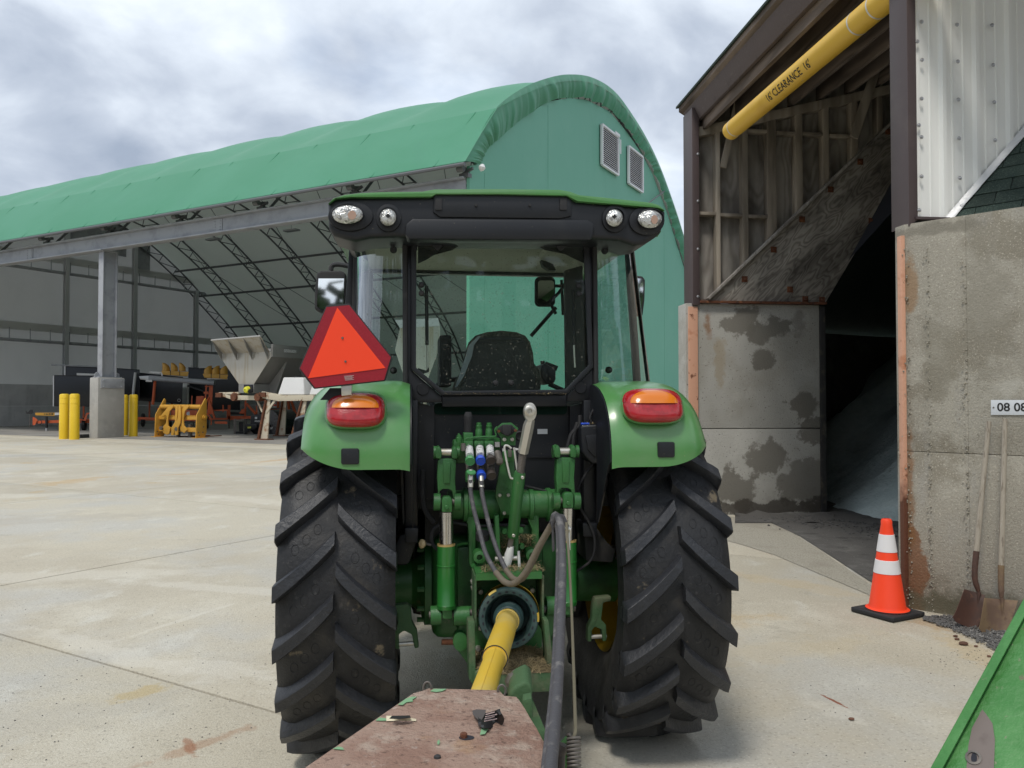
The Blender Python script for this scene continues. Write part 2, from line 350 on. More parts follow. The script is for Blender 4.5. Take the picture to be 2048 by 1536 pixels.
M['oldsteel'] = mat('worn_steel', (0.16, 0.145, 0.13), 0.6, 0.5, spots=[((0.30, 0.27, 0.24), 14, 0.55, 0.7, 0.7)])
M['hose'] = mat('grey_dusty_hose', (0.070, 0.069, 0.075), 0.62, coord='World', spots=[((0.19, 0.18, 0.17), 26, 0.52, 0.68, 0.7, 6), ((0.035, 0.034, 0.036), 6, 0.55, 0.72, 0.6)], bump=(90, 0.25))
M['hosebr'] = mat('brown_dusty_hose', (0.15, 0.125, 0.09), 0.75, coord='World', spots=[((0.09, 0.08, 0.07), 12, 0.5, 0.7, 0.7)], bump=(90, 0.25))
M['teal'] = mat('teal_guard_plastic', (0.028, 0.062, 0.060), 0.55, coord='World', spots=[((0.10, 0.14, 0.125), 12, 0.52, 0.7, 0.5)])
M['ptoyel'] = mat('shaft_guard_yellow', (0.70, 0.47, 0.055), 0.42, coord='World', spots=[((0.62, 0.48, 0.16), 4, 0.45, 0.65, 0.8, 6), ((0.40, 0.32, 0.14), 10, 0.64, 0.74, 0.5)])
M['ruststeel'] = mat('rusted_shield', (0.40, 0.275, 0.215), 0.92, coord='World', spec=0.2,
    spots=[((0.30, 0.18, 0.135), 5, 0.46, 0.62, 0.8, 8), ((0.52, 0.42, 0.34), 12, 0.50, 0.68, 0.7, 7), ((0.44, 0.27, 0.145), 7, 0.57, 0.72, 0.6, 7), ((0.56, 0.50, 0.44), 30, 0.62, 0.73, 0.6, 5), ((0.12, 0.075, 0.06), 55, 0.58, 0.68, 0.65, 4)], bump=(70, 0.8, 7))
M['impgreen'] = mat('scuffed_implement_green', (0.045, 0.19, 0.04), 0.5, coord='World', spots=[((0.085, 0.26, 0.075), 14, 0.45, 0.66, 0.7, 7), ((0.25, 0.22, 0.16), 45, 0.63, 0.70, 0.7, 5), ((0.09, 0.27, 0.075), 6, 0.5, 0.68, 0.6, 6), ((0.20, 0.165, 0.12), 5, 0.62, 0.70, 0.85, 8), ((0.15, 0.11, 0.075), 16, 0.66, 0.72, 0.8, 6)], bump=(40, 0.25))
M['peel'] = mat('flaking_pale_green', (0.20, 0.37, 0.20), 0.7)
M['baresteel'] = mat('bare_brown_steel', (0.17, 0.14, 0.125), 0.8, spots=[((0.12, 0.095, 0.085), 20, 0.5, 0.68, 0.7)])
M['amber'] = mat('amber_lens', (0.72, 0.20, 0.014), 0.2, coat=0.5)
M['redlens'] = mat('red_lens', (0.42, 0.012, 0.018), 0.2, coat=0.5, coord='World', spots=[((0.30, 0.008, 0.012), 30, 0.45, 0.6, 0.7, 2)], bump=(70, 0.08))
M['lensclear'] = mat('clear_lamp_lens', (0.62, 0.62, 0.60), 0.12, 0.55, coord='World', spots=[((0.25, 0.24, 0.23), 60, 0.5, 0.6, 0.8, 2), ((0.9, 0.9, 0.88), 45, 0.6, 0.68, 0.9, 2)], bump=(120, 0.4, 2))
M['smvor'] = mat('fluorescent_orange', (1.0, 0.062, 0.014), 0.45)
M['smvred'] = mat('dark_red_reflective', (0.30, 0.014, 0.026), 0.32, coord='World', spots=[((0.36, 0.02, 0.035), 160, 0.5, 0.6, 0.6, 1)])
M['smvtext'] = mat('pale_print', (0.55, 0.42, 0.40), 0.5)
M['seat'] = mat('seat_grey_fabric', (0.11, 0.105, 0.085), 0.9, coord='World', spots=[((0.05, 0.048, 0.042), 75, 0.5, 0.56, 0.9, 1), ((0.2, 0.19, 0.17), 3, 0.6, 0.75, 0.4)])
M['interior'] = mat('cab_interior_grey', (0.055, 0.055, 0.052), 0.8)
M['headliner'] = mat('beige_headliner', (0.42, 0.41, 0.35), 0.9)
M['mirror'] = mat('mirror_glass', (0.8, 0.82, 0.82), 0.03, 1.0)
M['capgreen'] = mat('cap_green', (0.07, 0.27, 0.10), 0.5); M['capblue'] = mat('cap_blue', (0.02, 0.08, 0.55), 0.45); M['capbrown'] = mat('cap_brown', (0.045, 0.035, 0.03), 0.6)
M['silver'] = mat('marked_silver_band', (0.66, 0.66, 0.66), 0.5, spots=[((0.12, 0.12, 0.12), 110, 0.55, 0.62, 0.8, 3)])
M['white'] = mat('white_plastic', (0.72, 0.72, 0.71), 0.5, spots=[((0.62, 0.62, 0.61), 2, 0.5, 0.7, 0.6)])
M['board'] = mat('black_message_board', (0.010, 0.0115, 0.015), 0.35, coord='World', spots=[((0.035, 0.042, 0.055), 1.6, 0.60, 0.72, 0.6, 6)])
M['alu'] = mat('aluminium', (0.58, 0.58, 0.58), 0.45, 0.5)
M['forkyel'] = mat('loader_yellow', (0.62, 0.33, 0.045), 0.5, coord='World', spots=[((0.50, 0.27, 0.04), 3, 0.5, 0.7, 0.6), ((0.20, 0.11, 0.05), 8, 0.68, 0.76, 0.6)])
M['hopper'] = mat('stainless_hopper', (0.50, 0.48, 0.43), 0.5, 0.3, coord='World', spots=[((0.40, 0.33, 0.22), 2.0, 0.48, 0.66, 0.75, 5, (2.2, 2.2, 0.18)), ((0.30, 0.15, 0.07), 1.8, 0.64, 0.74, 0.7, 6, (2, 2, 0.3))])
M['hopperside'] = mat('grey_hopper_side', (0.30, 0.295, 0.28), 0.5, 0.4, coord='World', spots=[((0.24, 0.235, 0.22), 1.4, 0.5, 0.7, 0.6)])
M['standcream'] = mat('rusty_cream_stand', (0.58, 0.52, 0.40), 0.75, coord='World', spots=[((0.30, 0.14, 0.06), 2.4, 0.54, 0.66, 0.85, 7), ((0.15, 0.06, 0.03), 5, 0.62, 0.7, 0.8, 6)])
M['sigyel'] = mat('signal_head_yellow', (0.62, 0.34, 0.06), 0.5)
M['rimwhite'] = mat('white_wheel_rim', (0.62, 0.62, 0.62), 0.45)
M['handle'] = mat('weathered_ash_handle', (0.36, 0.32, 0.26), 0.85, spots=[((0.16, 0.13, 0.10), 10, 0.52, 0.66, 0.7, 5, (6, 6, 0.5)), ((0.5, 0.46, 0.40), 18, 0.56, 0.7, 0.6, 5, (6, 6, 0.4))])
M['hay'] = mat('hay_chaff', (0.30, 0.235, 0.125), 0.9, rand=0.2)
M['hay2'] = mat('dark_hay_chaff', (0.16, 0.125, 0.07), 0.9)
M['signwhite'] = mat('sign_plate_white', (0.66, 0.69, 0.72), 0.45)
M['sticker'] = mat('sticker_paper', (0.62, 0.62, 0.60), 0.6, spots=[((0.05, 0.05, 0.05), 120, 0.52, 0.56, 0.9, 1)])
M['decal'] = mat('black_decal', (0.02, 0.02, 0.02), 0.4); M['decalcream'] = mat('cream_decal', (0.66, 0.60, 0.42), 0.5)
M['wire'] = mat('pale_wire', (0.62, 0.61, 0.57), 0.4, 0.3)
M['twine'] = mat('weathered_cable', (0.15, 0.135, 0.09), 0.8)

def wood(name, col, dark, sx, sc=1.0, rings=14, rot=0):
    m = bpy.data.materials.new(name); m.use_nodes = True; nt = m.node_tree; N = nt.nodes; L = nt.links.new; b = N['Principled BSDF']
    b.inputs['Roughness'].default_value = 0.9; b.inputs['Specular IOR Level'].default_value = 0.2
    t = N.new('ShaderNodeTexCoord'); m0 = N.new('ShaderNodeMapping'); L(t.outputs['Object'], m0.inputs[0]); m0.inputs['Rotation'].default_value = (0, R(rot), 0)
    mp = N.new('ShaderNodeMapping'); L(m0.outputs[0], mp.inputs[0]); mp.inputs['Scale'].default_value = sx
    oi = N.new('ShaderNodeObjectInfo'); ad = N.new('ShaderNodeVectorMath'); ad.operation = 'ADD'
    sc_ = N.new('ShaderNodeVectorMath'); sc_.operation = 'SCALE'; sc_.inputs[0].default_value = (7, 5, 9); L(oi.outputs['Random'], sc_.inputs['Scale'])
    L(mp.outputs[0], ad.inputs[0]); L(sc_.outputs[0], ad.inputs[1])
    n0 = N.new('ShaderNodeTexNoise'); n0.inputs['Scale'].default_value = 1.1 * sc; n0.inputs['Detail'].default_value = 2.5; L(ad.outputs[0], n0.inputs['Vector'])
    mu = N.new('ShaderNodeMath'); mu.operation = 'MULTIPLY'; mu.inputs[1].default_value = rings; L(n0.outputs[0], mu.inputs[0])
    pp = N.new('ShaderNodeMath'); pp.operation = 'PINGPONG'; pp.inputs[1].default_value = 0.5; L(mu.outputs[0], pp.inputs[0])
    n1 = N.new('ShaderNodeTexNoise'); n1.inputs['Scale'].default_value = 1.6; n1.inputs['Detail'].default_value = 5; L(ad.outputs[0], n1.inputs['Vector'])
    r = N.new('ShaderNodeValToRGB'); e = r.color_ramp.elements; e[0].position = 0.06; e[0].color = (*dark, 1); e[1].position = 0.34; e[1].color = (*col, 1); L(pp.outputs[0], r.inputs[0])
    mx = N.new('ShaderNodeMix'); mx.data_type = 'RGBA'; mx.blend_type = 'MULTIPLY'; mx.inputs[0].default_value = 1
    r2 = N.new('ShaderNodeValToRGB'); e = r2.color_ramp.elements; e[0].position = 0.34; e[0].color = (0.42, 0.40, 0.38, 1); e[1].position = 0.62; e[1].color = (1.15, 1.12, 1.08, 1); L(n1.outputs[0], r2.inputs[0])
    L(r.outputs[0], mx.inputs[6]); L(r2.outputs[0], mx.inputs[7]); L(mx.outputs[2], b.inputs['Base Color'])
    bp = N.new('ShaderNodeBump'); bp.inputs['Strength'].default_value = 0.4; bp.inputs['Distance'].default_value = 0.01; L(pp.outputs[0], bp.inputs['Height']); L(bp.outputs[0], b.inputs['Normal'])
    return m
M['ply'] = wood('weathered_plywood', (0.40, 0.385, 0.365), (0.30, 0.285, 0.265), (1.6, 1.6, 0.5), 1.0, 12)
M['plydiag'] = wood('weathered_plywood_facing', (0.35, 0.335, 0.31), (0.215, 0.20, 0.185), (0.7, 1.2, 2.6), 1.7, 12, 46)
M['stud'] = wood('weathered_stud', (0.46, 0.415, 0.355), (0.37, 0.33, 0.28), (1.5, 1.5, 0.25), 1.0, 10)
M['rafter'] = wood('dark_rafter', (0.23, 0.19, 0.165), (0.15, 0.125, 0.11), (1.5, 0.25, 1.5), 1.0, 10)

def glassmat(name, tint, refl=1.0, haze=0.0):
    m = bpy.data.materials.new(name); m.use_nodes = True; nt = m.node_tree; N = nt.nodes; L = nt.links.new; N.clear()
    tr = N.new('ShaderNodeBsdfTransparent'); tr.inputs[0].default_value = (*tint, 1)
    gl = N.new('ShaderNodeBsdfGlossy'); gl.inputs['Roughness'].default_value = 0.02; gl.inputs[0].default_value = (0.9, 0.95, 1, 1)
    lw = N.new('ShaderNodeFresnel'); lw.inputs[0].default_value = 1.5
    mu = N.new('ShaderNodeMath'); mu.operation = 'MULTIPLY'; mu.inputs[1].default_value = refl; L(lw.outputs[0], mu.inputs[0])
    a = N.new('ShaderNodeMixShader'); L(mu.outputs[0], a.inputs[0]); L(tr.outputs[0], a.inputs[1]); L(gl.outputs[0], a.inputs[2])
    df = N.new('ShaderNodeBsdfDiffuse'); df.inputs[0].default_value = (0.45, 0.42, 0.35, 1)
    g = N.new('ShaderNodeNewGeometry'); n = N.new('ShaderNodeTexNoise'); n.inputs['Scale'].default_value = 95; n.inputs['Detail'].default_value = 2; L(g.outputs['Position'], n.inputs['Vector'])
    r = N.new('ShaderNodeMapRange'); r.inputs['From Min'].default_value = 0.66; r.inputs['From Max'].default_value = 0.72; r.inputs['To Max'].default_value = 0.55; L(n.outputs[0], r.inputs[0])
    n2 = N.new('ShaderNodeTexNoise'); n2.inputs['Scale'].default_value = 3; L(g.outputs['Position'], n2.inputs['Vector'])
    mm = N.new('ShaderNodeMath'); mm.operation = 'MULTIPLY'; L(r.outputs[0], mm.inputs[0]); L(n2.outputs[0], mm.inputs[1])
    ad = N.new('ShaderNodeMath'); ad.operation = 'ADD'; ad.inputs[1].default_value = haze; L(mm.outputs[0], ad.inputs[0])
    c = N.new('ShaderNodeMixShader'); L(ad.outputs[0], c.inputs[0]); L(a.outputs[0], c.inputs[1]); L(df.outputs[0], c.inputs[2])
    o = N.new('ShaderNodeOutputMaterial'); L(c.outputs[0], o.inputs[0]); return m
M['glass'] = glassmat('cab_glass', (0.92, 0.97, 0.95), 0.45, 0.006)
M['glassq'] = glassmat('curved_cab_glass', (0.86, 0.94, 0.92), 2.2, 0.008)

def add_stain(m, c, e, n, ln, wd, col, st=0.8, sc=3.0, rag=1.1):
    """one stain with its own place and ragged outline on a material that uses world positions"""
    nt = m.node_tree; N = nt.nodes; L = nt.links.new; b = N['Principled BSDF']; src = b.inputs['Base Color'].links[0].from_socket
    g = N.new('ShaderNodeNewGeometry'); sb = N.new('ShaderNodeVectorMath'); sb.operation = 'SUBTRACT'; sb.inputs[1].default_value = tuple(c); L(g.outputs['Position'], sb.inputs[0])
    cb = N.new('ShaderNodeCombineXYZ')
    for k, (ax_, d_) in enumerate(((e, ln), (n, wd))):
        dt = N.new('ShaderNodeVectorMath'); dt.operation = 'DOT_PRODUCT'; dt.inputs[1].default_value = tuple(Vector(ax_).normalized() / d_); L(sb.outputs[0], dt.inputs[0]); L(dt.outputs['Value'], cb.inputs[k])
    le = N.new('ShaderNodeVectorMath'); le.operation = 'LENGTH'; L(cb.outputs[0], le.inputs[0])
    nz = N.new('ShaderNodeTexNoise'); nz.inputs['Scale'].default_value = sc; nz.inputs['Detail'].default_value = 8; nz.inputs['Roughness'].default_value = 0.65; L(g.outputs['Position'], nz.inputs['Vector'])
    ma = N.new('ShaderNodeMath'); ma.operation = 'MULTIPLY_ADD'; ma.inputs[1].default_value = rag * 1.6; L(nz.outputs[0], ma.inputs[0]); L(le.outputs['Value'], ma.inputs[2])
    r = N.new('ShaderNodeMapRange'); r.interpolation_type = 'SMOOTHSTEP'; r.inputs['From Min'].default_value = 1.0 + rag * 0.8; r.inputs['From Max'].default_value = 0.72 + rag * 0.8 - (0.3 if st < 0.8 else 0); r.inputs['To Max'].default_value = st; L(ma.outputs[0], r.inputs[0])
    mx = N.new('ShaderNodeMix'); mx.data_type = 'RGBA'; L(r.outputs[0], mx.inputs[0]); L(src, mx.inputs[6]); mx.inputs[7].default_value = (*col, 1); L(mx.outputs[2], b.inputs['Base Color'])

# ================================================================== GROUND
ground = MB().grid([[(-900, -300, -0.03), (900, -300, -0.03)], [(-900, 1500, -0.03), (900, 1500, -0.03)]]).build('ground', M['ground'])
tag(ground, 'bare ground under the concrete yard', kind='structure')
E1 = Vector((0.517, 0.856, 0)).normalized(); E2 = Vector((E1.y, -E1.x, 0))
JOINT = 0.019
SL1, SL2 = 5.5, 6.0
rz_slab = math.atan2(E2.y, E2.x)
C2 = [-7.46 - SL2 * k for k in range(7, 0, -1)] + [-7.46, 10.0, 22.0]
slab_mes = {}
for i in range(-3, 9):
    for a, b in zip(C2[:-1], C2[1:]):
        c = E1 * (2.94 + SL1 * (i + 0.5)) + E2 * ((a + b) / 2)
        if c.y > 46 or c.y < -18 or c.x > 24 or c.x < -46: continue
        w = round(b - a, 2)
        if w not in slab_mes:
            slab_mes[w] = MB().box((0, 0, -0.02), (w - JOINT, SL1 - JOINT, 0.04)).data('slab', bev=0.006, seg=2); slab_mes[w].materials.append(M['yard'])
        o = bpy.data.objects.new('slab', slab_mes[w]); COL.objects.link(o); o.parent = ground
        o.location = c; o.rotation_euler.z = rz_slab

PALE, RUSTC = (0.66, 0.63, 0.55), (0.50, 0.26, 0.085)
for px, py, px2, py2, ln, wd, col, st in ((600, 915, 660, 908, 3.2, 0.28, RUSTC, 0.6), (150, 962, 200, 955, 1.3, 0.40, (0.50, 0.31, 0.11), 0.6), (372, 948, 420, 945, 0.8, 0.14, RUSTC, 0.55), (280, 1386, 300, 1380, 0.20, 0.11, (0.50, 0.36, 0.12), 0.75),
        (405, 1488, 480, 1462, 0.34, 0.06, (0.36, 0.18, 0.09), 0.7), (378, 1492, 395, 1520, 0.15, 0.03, (0.33, 0.15, 0.08), 0.7), (1666, 1401, 1688, 1412, 0.12, 0.012, (0.26, 0.08, 0.04), 0.9), (430, 1176, 480, 1180, 1.5, 0.16, PALE, 0.6), (370, 1238, 420, 1222, 0.7, 0.04, PALE, 0.7),
        (110, 1152, 180, 1150, 1.9, 0.30, PALE, 0.5), (230, 1305, 300, 1325, 1.3, 0.14, PALE, 0.6), (440, 1336, 490, 1345, 0.5, 0.16, PALE, 0.6), (1850, 1246, 1880, 1256, 0.35, 0.10, (0.42, 0.26, 0.11), 0.65), (1950, 1305, 2000, 1335, 0.6, 0.16, (0.52, 0.38, 0.18), 0.55),
        (1680, 1425, 1720, 1440, 0.22, 0.10, PALE, 0.6), (1560, 1300, 1640, 1290, 0.9, 0.25, (0.55, 0.45, 0.28), 0.45), (60, 1040, 160, 1035, 2.6, 0.5, (0.40, 0.37, 0.32), 0.5), (500, 1000, 540, 1004, 1.8, 0.35, PALE, 0.45), (180, 908, 260, 906, 3.4, 0.35, (0.34, 0.30, 0.25), 0.5),
        (990, 1480, 1020, 1440, 0.9, 0.5, (0.36, 0.33, 0.28), 0.4), (1330, 1490, 1380, 1470, 0.5, 0.25, (0.40, 0.37, 0.31), 0.4), (1600, 1170, 1660, 1180, 0.9, 0.22, (0.56, 0.42, 0.22), 0.45), (90, 1440, 200, 1425, 0.8, 0.3, (0.44, 0.42, 0.37), 0.45)):
    c = gp(px, py); e = (gp(px2, py2) - c).normalized()
    add_stain(M['yard'], c, e, (-e.y, e.x, 0), ln, wd, col, st * (0.62 if ln > 0.15 else 1), 4.0 if ln > 0.6 else 11.0, 1.6)

# ================================================================== FABRIC SHED
D1 = Vector((-0.8758, 0.4826, 0)); D2 = Vector((0.4826, 0.8758, 0)); SC = Vector((-1.1856, 26.7172, 0)); UP = Vector((0, 0, 1))
SLEN = 42.4
def S(t, s, z): return SC + D1 * t + D2 * s + UP * z
shed = empty('fabric_shed', S(20, 10, 0), 0, 'long open-fronted storage shed under a green fabric arched roof', 'shed')
def sp(mb, name, m, parent=None, **kw):
    """part of the shed, kept in world coordinates"""
    p = parent or shed
    o = mb.build(name, m, p, **kw)
    o.matrix_parent_inverse = Matrix.Translation(-Vector(shed.location)) if p is shed else Matrix.Identity(4)
    return o
EAVE = [(-0.8, 9.5), (0.2, 10.70), (1.29, 11.93)]
ARCH = [(1.29, 11.93), (3.07, 13.2), (5.06, 14.3), (7.3, 15.3), (9.9, 16.1), (12.6, 16.4), (15.2, 16.0), (17.5, 15.35), (19.6, 14.4), (22.15, 12.75), (23.5, 11.7), (25.5, 10.1), (27.4, 8.5), (29.2, 6.6), (30.6, 4.4), (31.5, 2.2), (32, 0)]
ARCH = [ARCH[0]] + [(a, b - 0.28 * min(1, (a - 1.29) / 2)) for a, b in ARCH[1:-1]] + [ARCH[-1]]
arch = [(v.x, v.z) for v in smooth_pts([(a, 0, b) for a, b in ARCH], 4)]
prof = EAVE[:-1] + arch
def offs(pr, d):
    out = []
    for i, (s, z) in enumerate(pr):
        a = pr[max(i - 1, 0)]; b = pr[min(i + 1, len(pr) - 1)]
        n = Vector((-(b[1] - a[1]), b[0] - a[0])).normalized(); out.append((s - n.x * d, z - n.y * d, n))
    return out
BAY = 4.75; T0 = 0.45
rows = []; nt = int((SLEN + 0.3) / BAY * 8)
po = offs(prof, 0)
for k in range(nt + 1):
    t = -0.05 + (SLEN + 0.1) * k / nt
    fr = abs(math.sin(math.pi * (t - T0) / BAY)) ** 0.85
    row = []
    for i, (s, z, n) in enumerate(po):
        w = 0.0 if i < 2 else min(1, (i - 2) / 4) * 0.34
        if i == 1: w = 0.05
        if t < 1.2: w *= max(t, 0) / 1.2
        wr = 0.03 * noise.noise(Vector((t * 0.9, s * 0.5, 3))) if i > 2 else 0
        dq = w * fr + wr
        row.append(S(t, s + n.x * dq, z + n.y * dq))
    rows.append(row)
sp(MB().grid([r[2:] for r in rows]), 'roof_cover', M['fabric'])
sp(MB().grid([r[:3] for r in rows]), 'eave_panel', M['fabric'])
rows = [[S(t, s, z) for s, z, n in offs(prof, 0.12)] for t in [0.3 + (SLEN - 0.4) * k / 9 for k in range(10)]]
sp(MB().grid(rows), 'roof_liner', M['liner'])
for k in range(18):
    t = 1.2 + k * 2.375 + (0.3 if k % 2 else 0)
    sp(MB().bar(S(t, -0.805, 9.505), S(t - 0.35, 1.27, 11.925), 0.07, 0.012, up=(D2 * -0.75 + UP * 0.65)), 'fabric_seam', M['fabric'])
# eave roll and flap
mb = MB(); mb.grid([[S(t, -0.8, 9.5), S(t, -0.74, 9.36), S(t, -0.35, 9.52), S(t, -0.1, 9.6)] for t in [0.0 + SLEN * k / 40 for k in range(41)]])
sp(mb, 'eave_flap', M['fabric'])
sp(MB().tube([S(t, -0.76, 9.42) for t in (0.0, SLEN)], 0.07, 8), 'eave_pipe', M['darksteel'])
# gathered strip at the gable
OUTP = [(-0.8, 9.5), (0.2, 10.70), (1.29, 11.93), (3.07, 13.2), (5.06, 14.3), (7.3, 15.3), (9.9, 16.1), (12.6, 16.4), (15.2, 16.0), (17.5, 15.35), (19.6, 14.4), (22.15, 12.75), (23.5, 11.7), (25.5, 10.1), (27.4, 8.5), (29.2, 6.6)]
INP = [(0.45, 9.75), (1.1, 10.5), (1.75, 11.0), (3.5, 12.25), (5.96, 13.76), (8.0, 14.6), (9.9, 15.15), (12.6, 15.5), (15.0, 15.2), (17.0, 14.75), (18.8, 14.1), (21.39, 12.45), (22.9, 11.2), (24.9, 9.6), (26.8, 8.0), (28.6, 6.1)]
oo = smooth_pts([(a, 0, b) for a, b in OUTP], 26); ii = smooth_pts([(a, 0, b) for a, b in INP], 26)
rows = []
for k, (a, b) in enumerate(zip(oo, ii)):
    row = []; arc = k * 0.085
    for q in range(8):
        f = q / 7; p = a.lerp(b, f)
        wr = (noise.noise(Vector((arc * 2.3, f * 0.5, 1.0))) * 0.16 + noise.noise(Vector((arc * 5.5, f * 0.35, 5.0))) * 0.10) * min(1, f * 1.5)
        row.append(S(0.0 - 0.10 * math.sin(f * math.pi) + 0.16 * f + wr * 0.9, p.x + wr * 0.25, p.z))
    rows.append(row)
sp(MB().grid(rows), 'gathered_gable_hem', M['fabric'])
# the gable wall itself
gw = [(0, 0), (0, 9.6)] + INP + [(30.2, 3.2), (31.2, 0)]
sp(MB().prism([S(0.28, a, b) for a, b in gw], D1 * 0.12), 'gable_wall', M['gable'])
sp(MB().lathe([(0.001, -0.12), (0.09, -0.06), (0.12, 0.03), (0.06, 0.12), (0.001, 0.15)], S(-0.2, 0.0, 9.45), (0.3, 0, 1), 10), 'hem_knot', M['white'])
# vertical weld seams on gable
for s_, zt in ((1.0, 9.6), (6.0, 13.6), (20.8, 12.7)):
    sp(MB().bar(S(0.275, s_, 0.1), S(0.275, s_, zt), 0.06, 0.006, up=D1), 'fabric_seam', M['gable'])
# louvres
for s_, z_ in ((12.41, 13.55), (15.9, 13.52)):
    lv = empty('louvre', S(0.2, s_, z_)); lv.parent = shed; lv.matrix_parent_inverse = Matrix.Translation(-Vector(shed.location))
    def lp(mb, nm, m_):
        o = mb.build(nm, m_, lv); o.matrix_parent_inverse = Matrix.Translation(-Vector(lv.location)); return o
    h, w = 1.86, 2.04
    lp(MB().prism([S(0.24, s_ - w / 2, z_ - h / 2), S(0.24, s_ + w / 2, z_ - h / 2), S(0.24, s_ + w / 2, z_ + h / 2), S(0.24, s_ - w / 2, z_ + h / 2)], D1 * 0.035), 'louvre_back', M['void'])
    f = MB()
    for a, b in (((-1, -1), (1, -1)), ((1, -1), (1, 1)), ((1, 1), (-1, 1)), ((-1, 1), (-1, -1))):
        f.bar(S(0.17, s_ + a[0] * w / 2, z_ + a[1] * h / 2), S(0.17, s_ + b[0] * w / 2, z_ + b[1] * h / 2), 0.09, 0.12, up=D1)
    lp(f, 'louvre_frame', M['louvre'])
    sm = None; ns = 19
    for k in range(ns):
        zc = z_ - h / 2 + (k + 0.5) * h / ns
        b = MB().prism([S(0.14, s_ - w / 2, zc - 0.03), S(0.16, s_ - w / 2, zc - 0.034), S(0.21, s_ - w / 2, zc + 0.026), S(0.19, s_ - w / 2, zc + 0.03)], D2 * w)
        lp(b, 'louvre_slat', M['louvre'])
sp(MB().bar(S(0.1, 13.6, 14.4), S(0.1, 13.6, 13.7), 0.08, 0.03, up=D1).bar(S(0.1, 12.9, 14.55), S(0.1, 13.5, 14.55), 0.14, 0.03, up=D1), 'louvre_bracket', M['louvre'])
# cable across gable
sp(MB().tube([S(0.05, 17.2, 12.0), S(0.05, 20.4, 13.5)], 0.035, 6), 'gable_cable', M['darksteel'])
# far end wall
ew = [(0, 0), (0, 9.6)] + [(s, z) for s, z, n in offs(arch, 0.1)]
sp(MB().prism([S(SLEN - 0.1, a, max(b, 0)) for a, b in ew], D1 * 0.1), 'end_wall', M['endfabric'])
bw = MB(); bw.prism([S(SLEN - 0.5, 0, 0), S(SLEN - 0.5, 31, 0), S(SLEN - 0.5, 31, 1.35), S(SLEN - 0.5, 0, 1.35)], D1 * 0.35)
sp(bw, 'base_wall_course', M['blocks'], bev=0.02)
bw = MB(); bw.prism([S(SLEN - 0.5, 0, 1.38), S(SLEN - 0.5, 31, 1.38), S(SLEN - 0.5, 31, 2.85), S(SLEN - 0.5, 0, 2.85)], D1 * 0.35)
sp(bw, 'base_wall_course', M['blocks'], bev=0.02)
bw = MB(); bw.prism([S(1, 31, 0), S(1, 31.3, 0), S(1, 31.3, 2.8), S(1, 31, 2.8)], D1 * (SLEN - 2))
sp(bw, 'rear_base_wall', M['blocks'])
for s_ in (0.6, 6.2, 11.84, 17.3, 23.06):
    zt = 15.0 if 6 < s_ < 20 else (10.0 if s_ < 6 else 11.0)
    b = MB(); t = SLEN - 0.75
    for w_, d_, dz in ((0.30, 0.03, -0.14), (0.03, 0.28, 0), (0.30, 0.03, 0.14)):
        b.bar(S(t + dz, s_, 0), S(t + dz, s_, zt), w_, d_, up=D1)
    sp(b, 'end_wall_post', M['poststeel'])
for z_ in (5.85, 10.85):
    sp(MB().tube([S(SLEN - 0.7, 0, z_), S(SLEN - 0.7, 24.5 if z_ > 8 else 29, z_)], 0.11, 8), 'wall_girt', M['steel'])
    for q in range(18):
        s_ = 1 + q * 1.4
        if z_ > 8 and s_ > 23: continue
        sp(MB().cyl(S(SLEN - 0.62, s_, z_), S(SLEN - 0.62, s_, z_ + 0.85), 0.03, 6), 'lacing_rod', M['steel'])
    sp(MB().bar(S(SLEN - 0.3, 0.3, z_ + 1.0), S(SLEN - 0.3, 24 if z_ > 8 else 28, z_ + 1.0), 0.55, 0.02, up=D1), 'lacing_fold', M['endfabric'])
for a, b, z0, z1 in ((12.2, 16.9, 12.9, 15.4), (17.6, 19.0, 11.8, 14.1)):
    sp(MB().prism([S(SLEN - 0.25, a, z0), S(SLEN - 0.25, b, z0), S(SLEN - 0.25, b, z1), S(SLEN - 0.25, a, z1)], D1 * 0.08), 'end_wall_louvre', M['steel'])
# arched trusses
tr_in = offs(arch, 0.95); tr_out = offs(arch, 0.22)
idx = list(range(1, len(arch) - 1, 2))
tr_me = None
for k in range(10):
    t = T0 + BAY * k if k < 9 else SLEN - 0.35
    if tr_me is None:
        b = MB(); q = lambda e: D2 * e[0] + UP * e[1]
        b.tube([q(tr_in[i]) for i in idx], 0.065, 6); b.tube([q(tr_out[i]) for i in idx], 0.065, 6)
        for n_, i in enumerate(idx[:-1]):
            j = idx[n_ + 1]
            b.cyl(q(tr_in[i]), q(tr_out[i]), 0.032, 5); b.cyl(q(tr_in[i]), q(tr_out[j]), 0.032, 5)
        e0 = Vector(D2 * -0.30 + UP * 9.72); b.cyl(e0, q(tr_out[idx[0]]), 0.065, 6); b.cyl(e0, q(tr_in[idx[0]]), 0.05, 6); b.cyl(D2 * 0.3 + UP * 9.25, q(tr_in[idx[0]]), 0.06, 6)
        tr_me = b.data('arch_truss'); tr_me.materials.append(M['darksteel'])
    o = bpy.data.objects.new('arch_truss', tr_me); COL.objects.link(o); o.parent = shed
    o.matrix_parent_inverse = Matrix.Translation(-Vector(shed.location)); o.location = SC + D1 * t
    br = MB().bx((-0.18, -0.12, 9.2), (0.18, 0.12, 9.34)).bar((0, -0.35, 9.4), (0, 0.25, 9.55), 0.12, 0.12).cyl((-0.12, -0.3, 9.44), (0.12, -0.3, 9.44), 0.11, 10).bar((0.3, 0, 9.5), (-0.2, 0, 9.3), 0.08, 0.08)
    o2 = br.build('truss_foot', M['darksteel'], shed); o2.matrix_parent_inverse = Matrix.Translation(-Vector(shed.location)); o2.location = SC + D1 * t; o2.rotation_euler.z = math.atan2(D2.y, D2.x) - R(90)
pur = offs(arch, 0.6)
